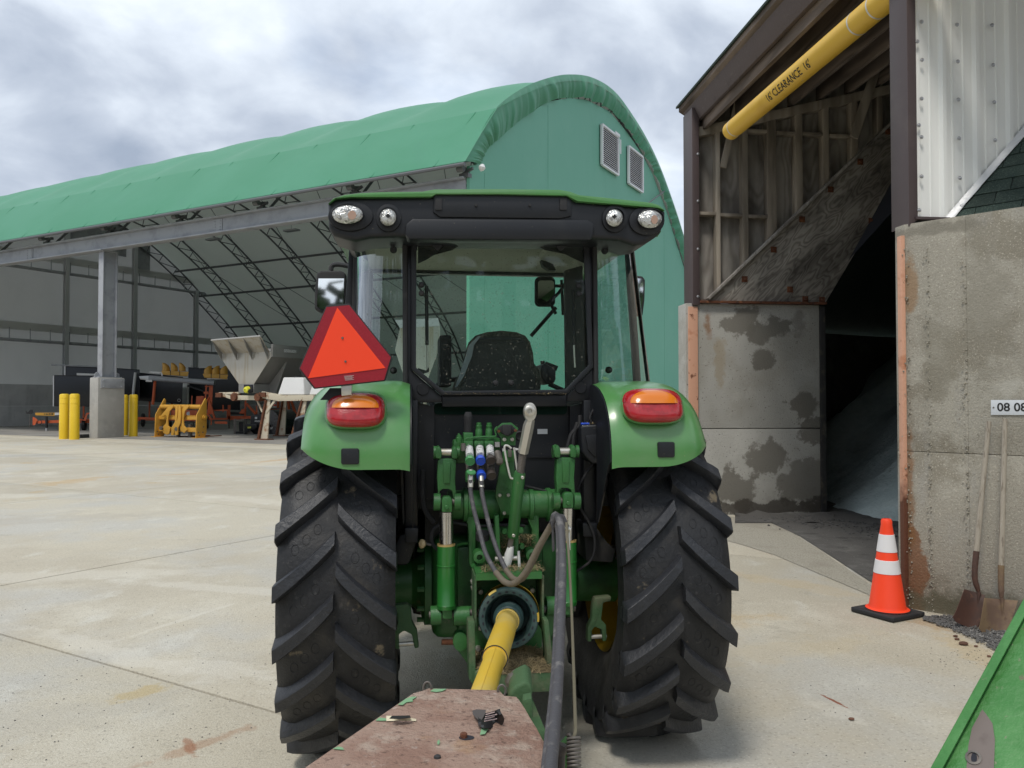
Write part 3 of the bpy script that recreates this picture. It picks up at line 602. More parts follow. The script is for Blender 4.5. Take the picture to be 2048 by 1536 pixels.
for i in (5, 12, 20, 28, 35, 41, 47, 53):
    i = min(i, len(pur) - 2); s_, z_, n = pur[i]
    sp(MB().tube([S(0.5, s_, z_), S(SLEN - 0.4, s_, z_)], 0.085, 8), 'purlin', M['darksteel'])
for k in range(1, 8):
    s0, z0, _ = pur[20]; s1, z1, _ = pur[35]; s2, z2, _ = pur[47]; t = T0 + BAY * k
    sp(MB().cyl(S(t, s0, z0), S(t + BAY, s1, z1), 0.022, 5).cyl(S(t + BAY, s1, z1), S(t, s2, z2), 0.022, 5), 'bracing_cable', M['darksteel'])
for t, s_ in ((30.8, 15.5), (24, 16.0), (17, 16.2)):
    zc = 12.9
    sp(MB().box(S(t, s_, zc), (1.1, 0.45, 0.1), math.atan2(D1.y, D1.x)).cyl(S(t, s_, zc), S(t, s_, zc + 1.4), 0.02, 5), 'hanging_light', M['steel'])
# girder, column, pier
g = MB(); zb, zt = 8.52, 9.22
for dz, hh, ww in ((zb + 0.03, 0.06, 0.45), (zt - 0.03, 0.06, 0.45)):
    g.bar(S(0.42, 0, dz), S(SLEN, 0, dz), ww, hh)
g.bar(S(0.42, 0, (zb + zt) / 2), S(SLEN, 0, (zb + zt) / 2), 0.04, zt - zb - 0.12)
sp(g, 'girder', M['steel'], bev=0.006)
for t in (12.4, 25.6):
    b = MB().bar(S(t - 0.25, -0.04, (zb + zt) / 2), S(t + 0.25, -0.04, (zb + zt) / 2), 0.03, 0.5)
    for a in (-0.15, 0.15):
        for z_ in (8.68, 8.8, 8.92, 9.04): b.cyl(S(t + a, -0.06, z_), S(t + a, -0.09, z_), 0.022, 6)
    sp(b, 'splice_plate', M['steel'])
PC = gp(195, 876.5); pt = (PC - SC).dot(D1); ps = (PC - SC).dot(D2); PT, PS = 0.62, 1.32
rzs = math.atan2(D1.y, D1.x)
def Pq(t, s, z): return PC + D1 * t + D2 * s + UP * z
c = MB(); tm = PT / 2; s0, s1 = 0.30, 0.98
for q in (s0, s1): c.bar(Pq(tm, q, 2.74), Pq(tm, q, 8.52), 0.34, 0.05, up=D2)
c.bar(Pq(tm, (s0 + s1) / 2, 2.74), Pq(tm, (s0 + s1) / 2, 8.52), 0.035, s1 - s0 - 0.05, up=D2)
sp(c, 'column', M['steel'], bev=0.006)
sp(MB().bar(Pq(tm - 0.3, 0.5, 8.505), Pq(tm + 0.3, 0.5, 8.505), 0.9, 0.04), 'column_cap', M['steel'])
sp(MB().box(Pq(tm, PS / 2, 1.36), (PT, PS, 2.74), rzs), 'pier', M['pier'], bev=0.05, seg=2)
p = MB().box(Pq(-0.02, 0.70, 2.46), (0.04, 1.16, 0.44), rzs)
for a in (0.25, 1.12):
    for z_ in (2.32, 2.6): p.cyl(Pq(-0.03, a, z_), Pq(-0.075, a, z_), 0.035, 8)
sp(p, 'base_plate', M['steel'], bev=0.008)
p = MB()
for q in (0.12, 1.12): p.prism([Pq(tm - 0.02, q - 0.1, 2.74), Pq(tm - 0.02, q + 0.14, 2.74), Pq(tm - 0.02, q + 0.12, 2.92), Pq(tm - 0.02, q, 2.98), Pq(tm - 0.02, q - 0.1, 2.88)], D1 * 0.03)
p.box(Pq(tm, 0.66, 2.755), (0.5, 1.1, 0.03), rzs)
sp(p, 'column_gusset', M['steel'])
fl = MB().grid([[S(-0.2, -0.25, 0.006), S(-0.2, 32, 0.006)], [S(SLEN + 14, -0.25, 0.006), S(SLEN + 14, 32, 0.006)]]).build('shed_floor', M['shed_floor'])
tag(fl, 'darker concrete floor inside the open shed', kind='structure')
# bollards
bo = None
BL = [('yellow bollard standing alone on the outer side of the pier, away from the column', 128, 878), ('yellow bollard between the outer bollard and the concrete pier', 148.5, 879), ('yellow bollard touching the pier on its yellow fork frame side', 247, 871), ('yellow bollard between the pier bollard and the yellow fork frame', 266, 873)]
for lab, px, py in BL:
    b0 = gp(px, py); h = 2.02 * b0.y / 35.1 * 0.98; r = 0.2
    rt = empty('bollard', b0, 0, lab, 'bollard', 'yellow bollards round the pier')
    if bo is None:
        m1 = MB().lathe([(r, 0), (r, h - 0.06), (r - 0.03, h - 0.015), (r - 0.09, h), (0.001, h + 0.004)], (0, 0, 0), (0, 0, 1), 28).data('sleeve'); m1.materials.append(M['yel'])
        m2 = MB().lathe([(r + 0.001, -0.012), (r + 0.006, -0.008), (r + 0.006, 0.008), (r + 0.001, 0.012)], (0, 0, 0), (0, 0, 1), 28).data('band'); m2.materials.append(M['yel'])
        bo = (m1, m2, h)
    link('sleeve', bo[0], None, rt)
    for z_ in (bo[2] - 0.18, bo[2] - 0.42):
        o = link('band', bo[1], None, rt); o.location.z = z_

# ================================================================== THINGS STORED IN THE SHED
def rot_y(px):      # direction away from the eye along the ground at that column
    r = ray(px, 805); return Vector((r.x, r.y, 0)).normalized()
class Thing:
    """things traced at a known distance; parts stay in world coordinates under one Empty"""
    def __init__(s, name, loc, label, cat, group=None):
        s.e = empty(name, loc, 0, label, cat, group); s.inv = Matrix.Translation(-Vector(loc))
    def part(s, mb, name, m, parent=None, **kw):
        o = mb.build(name, m, parent or s.e, **kw)
        if parent is None: o.matrix_parent_inverse = s.inv
        return o
def plate(pts, Y, th=0.06, mb=None):
    q = [at(x, y, Y) for x, y in pts]; d = rot_y(sum(p[0] for p in pts) / len(pts)) * th
    return (mb or MB()).prism(q, d)
def rod(a, b, Y, r, Y2=None, n=8, mb=None): return (mb or MB()).cyl(at(*a, Y), at(*b, Y2 or Y), r, n)
def wheel(th, px, py, Y, r, ax, rimmat=M['rimwhite'], w=0.2):
    c = at(px, py, Y); ax = Vector(ax).normalized()
    tw = th.part(MB().lathe([(r * 0.55, -w * 0.45), (r * 0.9, -w * 0.5), (r, -w * 0.3), (r, w * 0.3), (r * 0.9, w * 0.5), (r * 0.55, w * 0.45)], c, ax, 24), 'tyre', M['tyre'])
    th.part(MB().lathe([(r * 0.56, w * 0.46), (r * 0.5, w * 0.42), (r * 0.42, w * 0.2), (r * 0.2, w * 0.25), (0.001, w * 0.28)], c, -ax if ax.y > 0 else ax, 20), 'rim', rimmat)
    b = MB()
    for k in range(5):
        a = k * 2 * math.pi / 5; u = ax.orthogonal().normalized(); v = ax.cross(u); q = c + (u * math.cos(a) + v * math.sin(a)) * r * 0.33 - (ax if ax.y > 0 else -ax) * w * 0.2
        b.cyl(q, q - (ax if ax.y > 0 else -ax) * 0.05, r * 0.06, 6)
    th.part(b, 'lug_nut', M['oldsteel'])
def Z7(x, y): return (260 + x / 7.682, 690 + y / 7.68)
def Z6(x, y): return (400 + x / 6.4, 660 + y / 6.4)
def Z70(x, y): return (40 + x / 7.06, 700 + y / 7.06)

# --- yellow fork frame
FO = gp(392, 876.5)
def FK(t, s, z): return FO + D1 * t + D2 * s + UP * z
th = Thing('fork_frame', FO, 'yellow loader fork frame with hooked plates parked on the shed apron', 'fork frame')
side = [(0, 0), (0.48, -0.0), (0.58, 0.22), (0.58, 1.70), (0.50, 1.78), (0.03, 1.02)]
WT = 2.78
for t in (0.0, WT):
    th.part(MB().prism([FK(t, a, b + 0.02) for a, b in side], D1 * 0.05), 'side_plate', M['forkyel'], bev=0.008)
    th.part(MB().box(FK(t + 0.02, 0.2, 0.012), (0.35, 0.6, 0.022), rzs), 'foot_plate', M['forkyel'])
    b = MB()
    for a, z_ in ((0.12, 0.25), (0.36, 0.25), (0.4, 0.5), (0.16, 0.12)): b.cyl(FK(t - 0.004, a, z_), FK(t - 0.02, a, z_), 0.03, 8)
    th.part(b, 'bolt', M['oldsteel'])
th.part(MB().cyl(FK(-0.03, 0.42, 0.93), FK(-0.09, 0.42, 0.93), 0.12, 14).cyl(FK(-0.09, 0.42, 0.93), FK(-0.14, 0.42, 0.93), 0.06, 10), 'hinge_boss', M['forkyel'])
th.part(MB().cyl(FK(0.05, 0.33, 1.40), FK(WT, 0.33, 1.40), 0.105, 20), 'top_tube', M['forkyel'])
th.part(MB().bar(FK(0.05, 0.25, 0.90), FK(WT, 0.25, 0.90), 0.10, 0.17), 'middle_rail', M['forkyel'], bev=0.01)
for k in range(26):
    t = 0.2 + k * 0.095
    th.part(MB().box(FK(t, 0.22, 1.0), (0.04, 0.1, 0.035), rzs), 'rail_tooth', M['forkyel'])
th.part(MB().bar(FK(0.05, 0.25, 0.36), FK(WT, 0.25, 0.36), 0.12, 0.2), 'bottom_rail', M['forkyel'], bev=0.012)
nrm = D2
def fkz(pts, s): return [on_plane(*Z7(x, y), FO + D2 * s, D2) for x, y in pts]
HK1 = [(600, 930), (480, 1075), (485, 1105), (545, 1075), (562, 1110), (552, 1200), (505, 1255), (490, 1295), (510, 1350), (560, 1378), (600, 1365), (615, 1275), (582, 1240), (580, 1130), (605, 1020), (665, 950), (660, 925)]
HK2 = [(845, 925), (720, 1072), (725, 1105), (785, 1078), (802, 1120), (792, 1200), (765, 1262), (775, 1320), (830, 1352), (872, 1300), (822, 1235), (818, 1130), (842, 1015), (905, 945), (895, 922)]
CP1 = [(697, 925), (690, 1110), (688, 1180), (640, 1262), (628, 1385), (668, 1388), (678, 1285), (716, 1200), (722, 1110), (738, 925)]
CP2 = [(742, 925), (735, 1100), (715, 1180), (678, 1270), (690, 1388), (730, 1380), (735, 1270), (770, 1200), (778, 1110), (775, 925)]
for P_, s_ in ((HK1, 0.05), (HK2, 0.05), (CP1, 0.0), (CP2, -0.03)):
    th.part(MB().prism(fkz(P_, s_), D2 * 0.06), 'hook_plate', M['forkyel'], bev=0.01)
for x, y in ((465, 1278), (703, 1290)):
    p_ = on_plane(*Z7(x, y), FO - D2 * 0.05, D2); th.part(MB().cyl(p_, p_ + D2 * 0.3, 0.09, 12), 'pin_boss', M['oldsteel'])
for t in (0.75, 1.55):
    th.part(MB().prism([FK(t, 0.3, 0.0), FK(t, 0.42, 0.0), FK(t, 0.42, 0.6), FK(t, 0.3, 0.6)], D1 * 0.14), 'fork_shank', M['oldsteel'])
    th.part(MB().bar(FK(t + 0.07, 0.35, 0.035), FK(t + 0.07, 2.1, 0.02), 0.14, 0.045), 'fork_tine', M['rust'])

# --- spreader on its stand
HO = gp(536, 880)
def HK(px, py, s=0.0): return on_plane(px, py, HO + D2 * s, D2)
def hp(pts, s=0.0): return [HK(*Z6(x, y), s) for x, y in pts]
hop = Thing('salt_spreader', HO, 'rust streaked stainless salt spreader hopper with raised front lid', 'spreader')
face = [(275, 290), (905, 265), (905, 350), (690, 690), (495, 690), (275, 372)]
hop.part(MB().prism(hp(face), D2 * 0.03), 'front_plate', M['hopper'], bev=0.01)
hop.part(MB().prism(hp([(282, 297), (898, 272), (898, 348), (688, 686), (497, 686), (282, 370)], 0.04), D2 * 3.9), 'hopper_body', M['hopperside'])
q = hp([(905, 265), (905, 350)], 0.0); qd = D2 * 3.95
hop.part(MB().prism([q[0] + UP * 0.28, q[1] + UP * 0.02, q[1] - D1 * 0.10 + UP * 0.02, q[0] - D1 * 0.14 + UP * 0.28], qd), 'side_rim', M['hopperside'], bev=0.01)
top = hp([(145, 130), (775, 75)], -0.75); bot = hp([(885, 268), (275, 293)], -0.03)
lid = hop.part(MB().prism([top[0], top[1], bot[0], bot[1]], (UP * 0.5 - D2 * 0.3).normalized() * -0.04), 'lid', M['hopper'])
hop.part(MB().cyl(top[0], top[1], 0.035, 6), 'lid_edge', M['alu'])
for f in (0.02, 0.34, 0.66, 0.98):
    a = top[0].lerp(top[1], f); b = bot[1].lerp(bot[0], f); mid = a.lerp(b, 0.5) - UP * 0.10 - D2 * 0.08
    hop.part(MB().prism([a, mid, b - UP * 0.35, b], D1 * 0.035), 'lid_rib', M['hopperside'])
hop.part(MB().prism(hp([(275, 300), (905, 272), (905, 240), (880, 235), (275, 268)], -0.025), D2 * 0.02), 'front_flange', M['alu'])
zf = hp([(275, 372), (690, 690), (495, 690), (905, 350)])
for s_ in (0.9, 2.3, 3.6):
    a = zf[3] + D2 * s_ - UP * 0.15; b = zf[1] + D2 * s_
    hop.part(MB().prism([a, b, b - UP * 0.62, b - UP * 0.62 - D1 * 0.28, a - D1 * 0.02], D2 * 0.05), 'gusset', M['hopperside'])
lo = hp([(495, 690), (690, 690), (690, 805), (495, 805)])
hop.part(MB().prism([lo[0], lo[1], lo[2], lo[3]], D2 * 3.6), 'conveyor_box', M['hopperside'])
lo2 = hp([(560, 700), (675, 700), (675, 800), (560, 800)], -0.02)
hop.part(MB().prism(lo2, D2 * 0.015), 'gearbox_opening', M['void'])
c_ = hp([(620, 765)], -0.2)[0]
hop.part(MB().lathe([(0.02, 0), (0.16, 0.03), (0.13, 0.16), (0.03, 0.2)], c_, -D2, 10), 'gearbox_motor', mat('lime_yellow', (0.75, 0.72, 0.05), 0.5))
hop.part(MB().cyl(hp([(650, 740)], -0.02)[0], hp([(640, 790)], -0.3)[0], 0.09, 8), 'gearbox', M['rubber'])
st_ = hp([(955, 285), (1035, 290), (1035, 305), (955, 300)], 0.3)
q2 = q[0] - D1 * 0.16 + D2 * 0.6 + UP * 0.1
hop.part(MB().prism([q2, q2 + D2 * 0.75, q2 + D2 * 0.75 - UP * 0.14, q2 - UP * 0.14], -D1 * 0.008), 'warning_sticker', M['sticker'])
# stand
std = Thing('spreader_stand', HO, 'rusty cream steel stand carrying the spreader and the white tanks', 'stand')
def sbar(a, b, w, h, s=0.0, s2=None, m_='standcream', nm='beam'):
    std.part(MB().bar(HK(*Z6(*a), s), HK(*Z6(*b), s if s2 is None else s2), w, h), nm, M[m_], bev=0.008)
sbar((250, 812), (500, 808), 0.10, 0.10); sbar((300, 830), (430, 875), 0.08, 0.14); sbar((470, 865), (790, 870), 0.16, 0.2)
sbar((800, 828), (1040, 872), 0.14, 0.28); sbar((1030, 872), (1470, 868), 0.18, 0.24); sbar((1030, 862), (1200, 862), 0.1, 0.1, 0.3, 3.4); sbar((300, 822), (420, 815), 0.1, 0.1, 0.3, 3.4)
for x, y in ((445, 858), (750, 862)):
    c_ = HK(*Z6(x, y), -0.1); std.part(MB().cyl(c_ - D2 * 0.1, c_ + D2 * 0.25, 0.17, 16), 'pivot_sleeve', M['rust'])
std.part(MB().box(HK(*Z6(815, 828), -0.05), (0.36, 0.2, 0.2), rzs), 'end_block', M['rust']); std.part(MB().box(HK(*Z6(255, 832), -0.05), (0.35, 0.2, 0.2), rzs), 'end_block', M['rust'])
for px_t, px_b, s_ in ((870, 820, 0.0), (1335, 1240, 0.0), (1080, 1045, 3.2)):
    tp_ = HK(*Z6(px_t, 890), s_); bt = HK(*Z6(px_b, 1395 if s_ == 0 else 1330), s_); bt.z = 0.05
    w0, w1 = 0.12, 0.34
    std.part(MB().prism([tp_ - D1 * -w0, tp_ - D1 * w0, bt - D1 * w1 * 0.6, bt + D1 * w1], D2 * 0.05), 'leg', M['standcream'])
    std.part(MB().prism([tp_ + D1 * 0.10, tp_ + D1 * 0.03, bt + D1 * 0.22, bt + D1 * 0.34], D2 * -0.09), 'leg_flange', M['rust'])
    std.part(MB().box(bt - UP * 0.025, (0.75, 0.4, 0.05), rzs), 'foot_plate', M['rust'])
sbar((725, 885), (800, 1050), 0.07, 0.07); sbar((960, 900), (850, 1060), 0.05, 0.10)
for k, (x0, x1) in enumerate(((990, 1330), (1390, 1700))):
    tk = Thing('liquid_tank', HK(*Z6(x0, 830), 0.0), ['white tapered plastic liquid tank on the cream stand beside the hopper chute', 'white plastic liquid tank on the stand behind the orange triangle sign'][k], 'tank', 'white tanks on the stand')
    b0 = [HK(*Z6(x0, 830), 0.0), HK(*Z6(x1, 830), 0.0)]; t0 = [HK(*Z6(x0 + 75, 606), 0.15), HK(*Z6(x1 - 10, 606), 0.15)]
    rb = [b0[0], b0[1], b0[1] + D2 * 0.9, b0[0] + D2 * 0.9]; rt_ = [t0[0], t0[1], t0[1] + D2 * 0.6, t0[0] + D2 * 0.6]
    tk.part(MB().loft([rb, rt_]), 'tank_shell', M['white'], bev=0.06, seg=3)
    tk.part(MB().cyl((t0[0] + t0[1]) / 2 + D2 * 0.3 - UP * 0.02, (t0[0] + t0[1]) / 2 + D2 * 0.3 + UP * 0.07, 0.14, 14), 'fill_cap', M['rubber'])
# second spreader further along the row, seen through the cab
HO2 = HO - D1 * 0.0 + D2 * 0.0
h2 = Thing('salt_spreader', at(855, 860, 33), 'second stained salt spreader hopper seen through the cab window', 'spreader')
b = MB(); Y2 = 31.5
f2 = [(800, 655), (880, 652), (881, 690), (850, 775), (815, 775), (790, 700)]
h2.part(plate(f2, Y2, 0.05), 'front_plate', M['hopper']); h2.part(plate([(802, 657), (878, 654), (879, 690), (849, 773), (816, 773), (792, 700)], Y2 + 0.06, 2.6), 'hopper_body', M['hopperside'])
h2.part(plate([(790, 640), (876, 636), (880, 652), (800, 656)], Y2 - 0.02, 0.04), 'lid', M['alu'])
for x in (815, 850): h2.part(MB().cyl(at(x, 775, Y2 + 0.6), Vector((at(x, 775, Y2 + 0.6).x, at(x, 775, Y2 + 0.6).y, 0)), 0.08, 8), 'leg', M['standcream'])

# --- traffic signal trailer
YS = 47.5
sg = Thing('signal_trailer', gp(413, 858.5), 'orange signal trailer with its grey mast arm folded flat over the yellow frame', 'trailer')
sg.part(plate([Z7(1225, 545), Z7(1278, 545), Z7(1255, 1065), Z7(1185, 1065)], YS, 0.25), 'mast', M['orange'], bev=0.01)
sg.part(plate([Z7(1165, 600), Z7(1185, 600), Z7(1165, 870), Z7(1142, 870)], YS, 0.1), 'mast_rail', M['orange'])
for y in (628, 740): sg.part(plate([Z7(1150, y), Z7(1230, y), Z7(1230, y + 16), Z7(1150, y + 16)], YS - 0.02, 0.06), 'mast_rung', M['orange'])
sg.part(plate([Z7(1132, 715), Z7(1205, 715), Z7(1205, 752), Z7(1132, 752)], YS - 0.06, 0.2), 'winch_box', M['orange'])
sg.part(rod(Z7(300, 505), Z7(1300, 580), YS - 0.15, 0.16, n=12), 'mast_arm', M['steel'])
sg.part(rod(Z7(890, 625), Z7(1140, 712), YS, 0.06), 'support_strut', M['rubber'])
sg.part(plate([Z7(135, 480), Z7(290, 470), Z7(345, 490), Z7(345, 545), Z7(160, 530)], YS - 0.25, 0.2), 'end_bracket', M['alu'], bev=0.02)
sg.part(plate([Z7(240, 530), Z7(340, 535), Z7(340, 568), Z7(240, 565)], YS - 0.3, 0.3), 'lamp_box', M['white'], bev=0.02)
sg.part(plate([Z7(295, 405), Z7(470, 412), Z7(465, 440), Z7(295, 430)], YS - 0.25, 0.3), 'solar_bracket', M['white'])
sg.part(plate([Z7(480, 410), Z7(500, 410), Z7(500, 480), Z7(480, 480)], YS - 0.3, 0.06), 'head_post', M['alu'])
sg.part(plate([Z7(1180, 510), Z7(1500, 512), Z7(1500, 528), Z7(1180, 526)], YS - 0.3, 0.2), 'head_rail', M['alu'])
for x0, x1, y0, y1, vs_ in ((478, 905, 395, 455, [(500, 610), (632, 732), (757, 852)]), (1115, 1510, 440, 500, [(1140, 1255), (1262, 1375), (1385, 1500)])):
    hd = sg.part(plate([Z7(x0, y0), Z7(x1, y0 + 15), Z7(x1 - 20, y1 + 25), Z7(x0 + 25, y1)], YS - 0.45, 0.6), 'signal_head', M['sigyel'], bev=0.03)
    for k in range(1, 3):
        xx = x0 + (x1 - x0) * k / 3; sg.part(plate([Z7(xx - 5, y0 - 4), Z7(xx + 5, y0 - 4), Z7(xx + 5, y1 + 12), Z7(xx - 5, y1 + 12)], YS - 0.47, 0.02), 'head_seam', M['rubber'])
    right = x0 > 1000
    for a, c in vs_:
        bl = at(*Z7((a + c) / 2, y0 + 6), YS - 0.15); rr = (c - a) / 2 / 7.68 / FPX * YS
        rows = []
        for f in range(2):
            ring = []
            for k in range(25):
                an = k * 2 * math.pi / 24
                h = 0.0 if f == 0 else 0.50 - 0.34 * ((1 - math.cos(an - (0 if right else math.pi))) / 2) ** 1.6
                ring.append(bl + Vector((math.cos(an) * rr, math.sin(an) * rr, h)))
            rows.append(ring)
        sg.part(MB().grid(rows), 'visor', M['sigyel'], solid=0.02)
sg.part(rod(Z7(385, 545), Z7(350, 915), YS, 0.085), 'arm_prop', M['orange'])
sg.part(plate([Z7(1020, 785), Z7(1135, 785), Z7(1135, 925), Z7(1008, 925)], YS + 0.1, 0.6), 'battery_box', M['orange'], bev=0.02)
sg.part(plate([Z7(945, 780), Z7(960, 780), Z7(955, 920), Z7(940, 920)], YS, 0.06), 'upright', M['orange'])
sg.part(plate([Z7(640, 1000), Z7(1040, 1000), Z7(1010, 1130), Z7(660, 1130)], YS, 0.5), 'body_box', M['orange'], bev=0.03)
sg.part(MB().cyl(at(*Z7(902, 1055), YS - 0.02), at(*Z7(902, 1055), YS + 0.02), 0.13, 20), 'round_sticker', M['white'])
sg.part(plate([Z7(120, 1105), Z7(1000, 1140), Z7(1000, 1170), Z7(120, 1140)], YS - 0.05, 0.12), 'chassis_rail', M['orange'])
sg.part(rod(Z7(1222, 860), Z7(1300, 1125), YS, 0.07), 'mast_brace', M['orange']); sg.part(rod(Z7(1215, 800), Z7(1175, 880), YS, 0.06), 'mast_brace', M['orange']); sg.part(rod(Z7(425, 970), Z7(495, 1060), YS, 0.06), 'mast_brace', M['orange'])
sg.part(plate([Z7(1300, 1175), Z7(1495, 1175), Z7(1495, 1212), Z7(1300, 1205)], YS - 0.1, 0.2), 'outrigger', M['orange'])
sg.part(plate([Z7(1290, 995), Z7(1500, 990), Z7(1500, 1012), Z7(1290, 1015)], YS + 0.3, 0.1), 'chassis_rail', M['orange'])
fd = [Z7(1150 + 110 * math.sin(a), 1190 - 150 * math.cos(a)) for a in [R(-25 + 12 * k) for k in range(12)]] + [Z7(1150 + 90 * math.sin(a), 1190 - 122 * math.cos(a)) for a in [R(-25 + 12 * k) for k in range(11, -1, -1)]]
sg.part(plate(fd, YS - 0.15, 0.35), 'fender', M['orange'])
wheel(sg, *Z7(1180, 1190), YS, 0.36, D2 * -1 + D1 * 0.9)
wheel(sg, *Z7(610, 1190), YS + 1.5, 0.36, D2 * -1 + D1 * 0.9)
wheel(sg, *Z7(200, 1150), YS + 3.5, 0.42, D2 * -1 + D1 * 0.9)

# --- message boards on trailers
def board(nm, pts, Y, lab, th_=0.25, edge=True, loc=None):
    g0 = at((pts[0][0] + pts[1][0]) / 2, 805, Y); g0.z = 0
    bd = Thing(nm, g0, lab, 'sign board', 'message boards stored in the shed')
    bd.part(plate(pts, Y, th_), 'panel', M['board'], bev=0.015)
    (x0, y0), (x1, y1), (x2, y2), (x3, y3) = pts
    if edge: bd.part(plate([(x0 - 2.2, y0), (x0 + 0.2, y0), (x3 + 0.2, y3), (x3 - 2.2, y3)], Y - 0.03, th_ + 0.06), 'edge_trim', M['alu'])
    bd.part(plate([(x0, y0 - 1.2), (x1, y1 - 1.2), (x1, y1 + 0.3), (x0, y0 + 0.3)], Y - 0.02, th_ + 0.04), 'top_trim', M['rubber'])
    for f in (0.25, 0.75):
        a = at(x0 + (x1 - x0) * f, (y2 + y3) / 2 - 2, Y + 0.3); bd.part(MB().cyl(a, Vector((a.x, a.y, 0.45)), 0.06, 8), 'support_post', M['orange'])
    a = at(x0, 805, Y + 0.35); b_ = at(x1, 805, Y + 0.35); a.z = b_.z = 0.5
    bd.part(MB().bar(a, b_, 0.15, 0.14), 'chassis_rail', M['orange'])
    for p in (a, b_): bd.part(MB().cyl(p.lerp((a + b_) / 2, 0.2), Vector((p.lerp((a + b_) / 2, 0.2).x, p.y, 0.0)), 0.05, 8), 'jack_leg', M['oldsteel'])
    return bd
bA = board('message_board', [Z70(480, 362), Z70(1250, 372), Z70(1250, 800), Z70(478, 795)], 45.5, 'black message board with pale edge trim behind the outer pair of bollards')
bB = board('message_board', [Z70(640, 215), Z70(1690, 285), Z70(1690, 720), Z70(640, 700)], 50.5, 'tall black message board standing behind the pier')
bB.part(MB().cyl(at(*Z70(445, 210), 50.4), at(*Z70(1100, 235), 50.4), 0.05, 6), 'top_pole', M['steel'])
bB.part(MB().cyl(at(*Z70(1630, 318), 50.2), at(*Z70(1595, 640), 50.2), 0.085, 8), 'white_pole', M['white'])
bB.part(plate([Z70(800, 325), Z70(1050, 335), Z70(1050, 365), Z70(800, 355)], 50.3, 0.2), 'label_plate', M['white'])
bC = board('message_board', [Z7(130, 432), Z7(815, 500), Z7(800, 905), Z7(120, 855)], 51.5, 'black message board behind the yellow fork frame with a small round latch', edge=False)
bC.part(MB().lathe([(0.07, 0), (0.10, 0.0), (0.10, 0.03), (0.07, 0.03)], at(*Z7(752, 850), 51.45), -rot_y(360), 16), 'latch_ring', M['alu'])
bD = board('message_board', [Z7(895, 352), Z7(1700, 372), Z7(1690, 1000), Z7(895, 990)], 53.5, 'wide black message board behind the orange mast and the hopper')
bD.part(MB().cyl(at(*Z7(892, 510), 53.2), at(*Z7(888, 905), 53.2), 0.08, 8), 'white_pole', M['white'])
bD.part(plate([Z7(1060, 345), Z7(1265, 340), Z7(1265, 352), Z7(1060, 356)], 53.3, 0.2), 'top_plate', M['white'])
# tongue of the left trailer
YT = 45.0
bA.part(plate([Z70(180, 1000), Z70(700, 985), Z70(700, 1025), Z70(180, 1040)], YT, 0.15), 'tongue', M['orange'])
bA.part(plate([Z70(178, 945), Z70(205, 950), Z70(250, 985), Z70(210, 1060), Z70(178, 1060)], YT - 0.05, 0.1), 'coupler_plate', M['orange'])
bA.part(plate([Z70(215, 885), Z70(490, 885), Z70(490, 932), Z70(215, 922)], YT, 0.2), 'drawbar', M['forkyel'])
bA.part(plate([Z70(490, 885), Z70(620, 880), Z70(620, 915), Z70(490, 920)], YT, 0.2), 'drawbar_extension', M['white'])
bA.part(plate([Z70(340, 893), Z70(468, 893), Z70(468, 916), Z70(340, 916)], YT - 0.01, 0.008), 'stencil_marks', mat('stencil_print', (0.45, 0.25, 0.05), 0.6, coord='World', spots=[((0.03, 0.025, 0.02), 14, 0.45, 0.5, 1, 1, (1, 1, 0.2))]))
bA.part(rod(Z70(374, 940), Z70(374, 1100), YT - 0.1, 0.07), 'jack', M['rubber']); bA.part(rod(Z70(374, 1100), Z70(374, 1150), YT - 0.1, 0.05), 'jack_foot', M['alu'])
bA.part(plate([Z70(80, 858), Z70(110, 880), Z70(140, 845), Z70(180, 845), Z70(200, 890), Z70(150, 905), Z70(90, 900)], YT - 0.05, 0.12), 'hitch_coupler', M['rubber'])
bA.part(MB().tube(smooth_pts([at(*Z70(*p), YT - 0.1) for p in ((150, 900), (140, 1000), (138, 1100))], 4), 0.02, 5), 'safety_chain', M['oldsteel'])
bA.part(MB().tube(smooth_pts([at(*Z70(*p), YT - 0.1) for p in ((235, 1010), (250, 1050), (290, 1050), (305, 1010), (280, 985))], 4), 0.018, 5), 'brake_cable', M['rubber'])
bA.part(plate([Z70(845, 975), Z70(900, 985), Z70(935, 890), Z70(1000, 880), Z70(1000, 900), Z70(955, 910), Z70(930, 1000), Z70(845, 990)], YT + 0.4, 0.3), 'fender', M['orange'])
bA.part(plate([Z70(690, 815), Z70(715, 815), Z70(715, 1000), Z70(690, 1000)], YT + 0.3, 0.15), 'upright', M['orange'])
wheel(bA, *Z70(905, 1050), YT + 0.9, 0.36, D2 * -1 + D1 * 0.9)
# --- orange trailer at the back with a cone on it
YO = 56.5
ot = Thing('arrow_board_trailer', gp(579, 850.5), 'orange trailer with curved fender parked deep in the shed behind the stand', 'trailer')
ot.part(plate([Z6(870, 1005), Z6(1090, 1005), Z6(1060, 1130), Z6(890, 1130)], YO, 0.8), 'body_box', M['orange'], bev=0.03)
ot.part(plate([Z6(860, 995), Z6(1080, 995), Z6(1080, 1010), Z6(860, 1010)], YO - 0.1, 1.0), 'deck', M['oldsteel'])
fd = [Z6(1145 + 118 * math.sin(a), 1150 - 110 * math.cos(a)) for a in [R(-100 + 14 * k) for k in range(13)]] + [Z6(1145 + 98 * math.sin(a), 1150 - 90 * math.cos(a)) for a in [R(-100 + 14 * k) for k in range(12, -1, -1)]]
ot.part(plate(fd, YO - 0.2, 0.4), 'fender', M['orange'])
wheel(ot, *Z6(1145, 1148), YO, 0.40, D2 * -1 + D1 * 0.7)
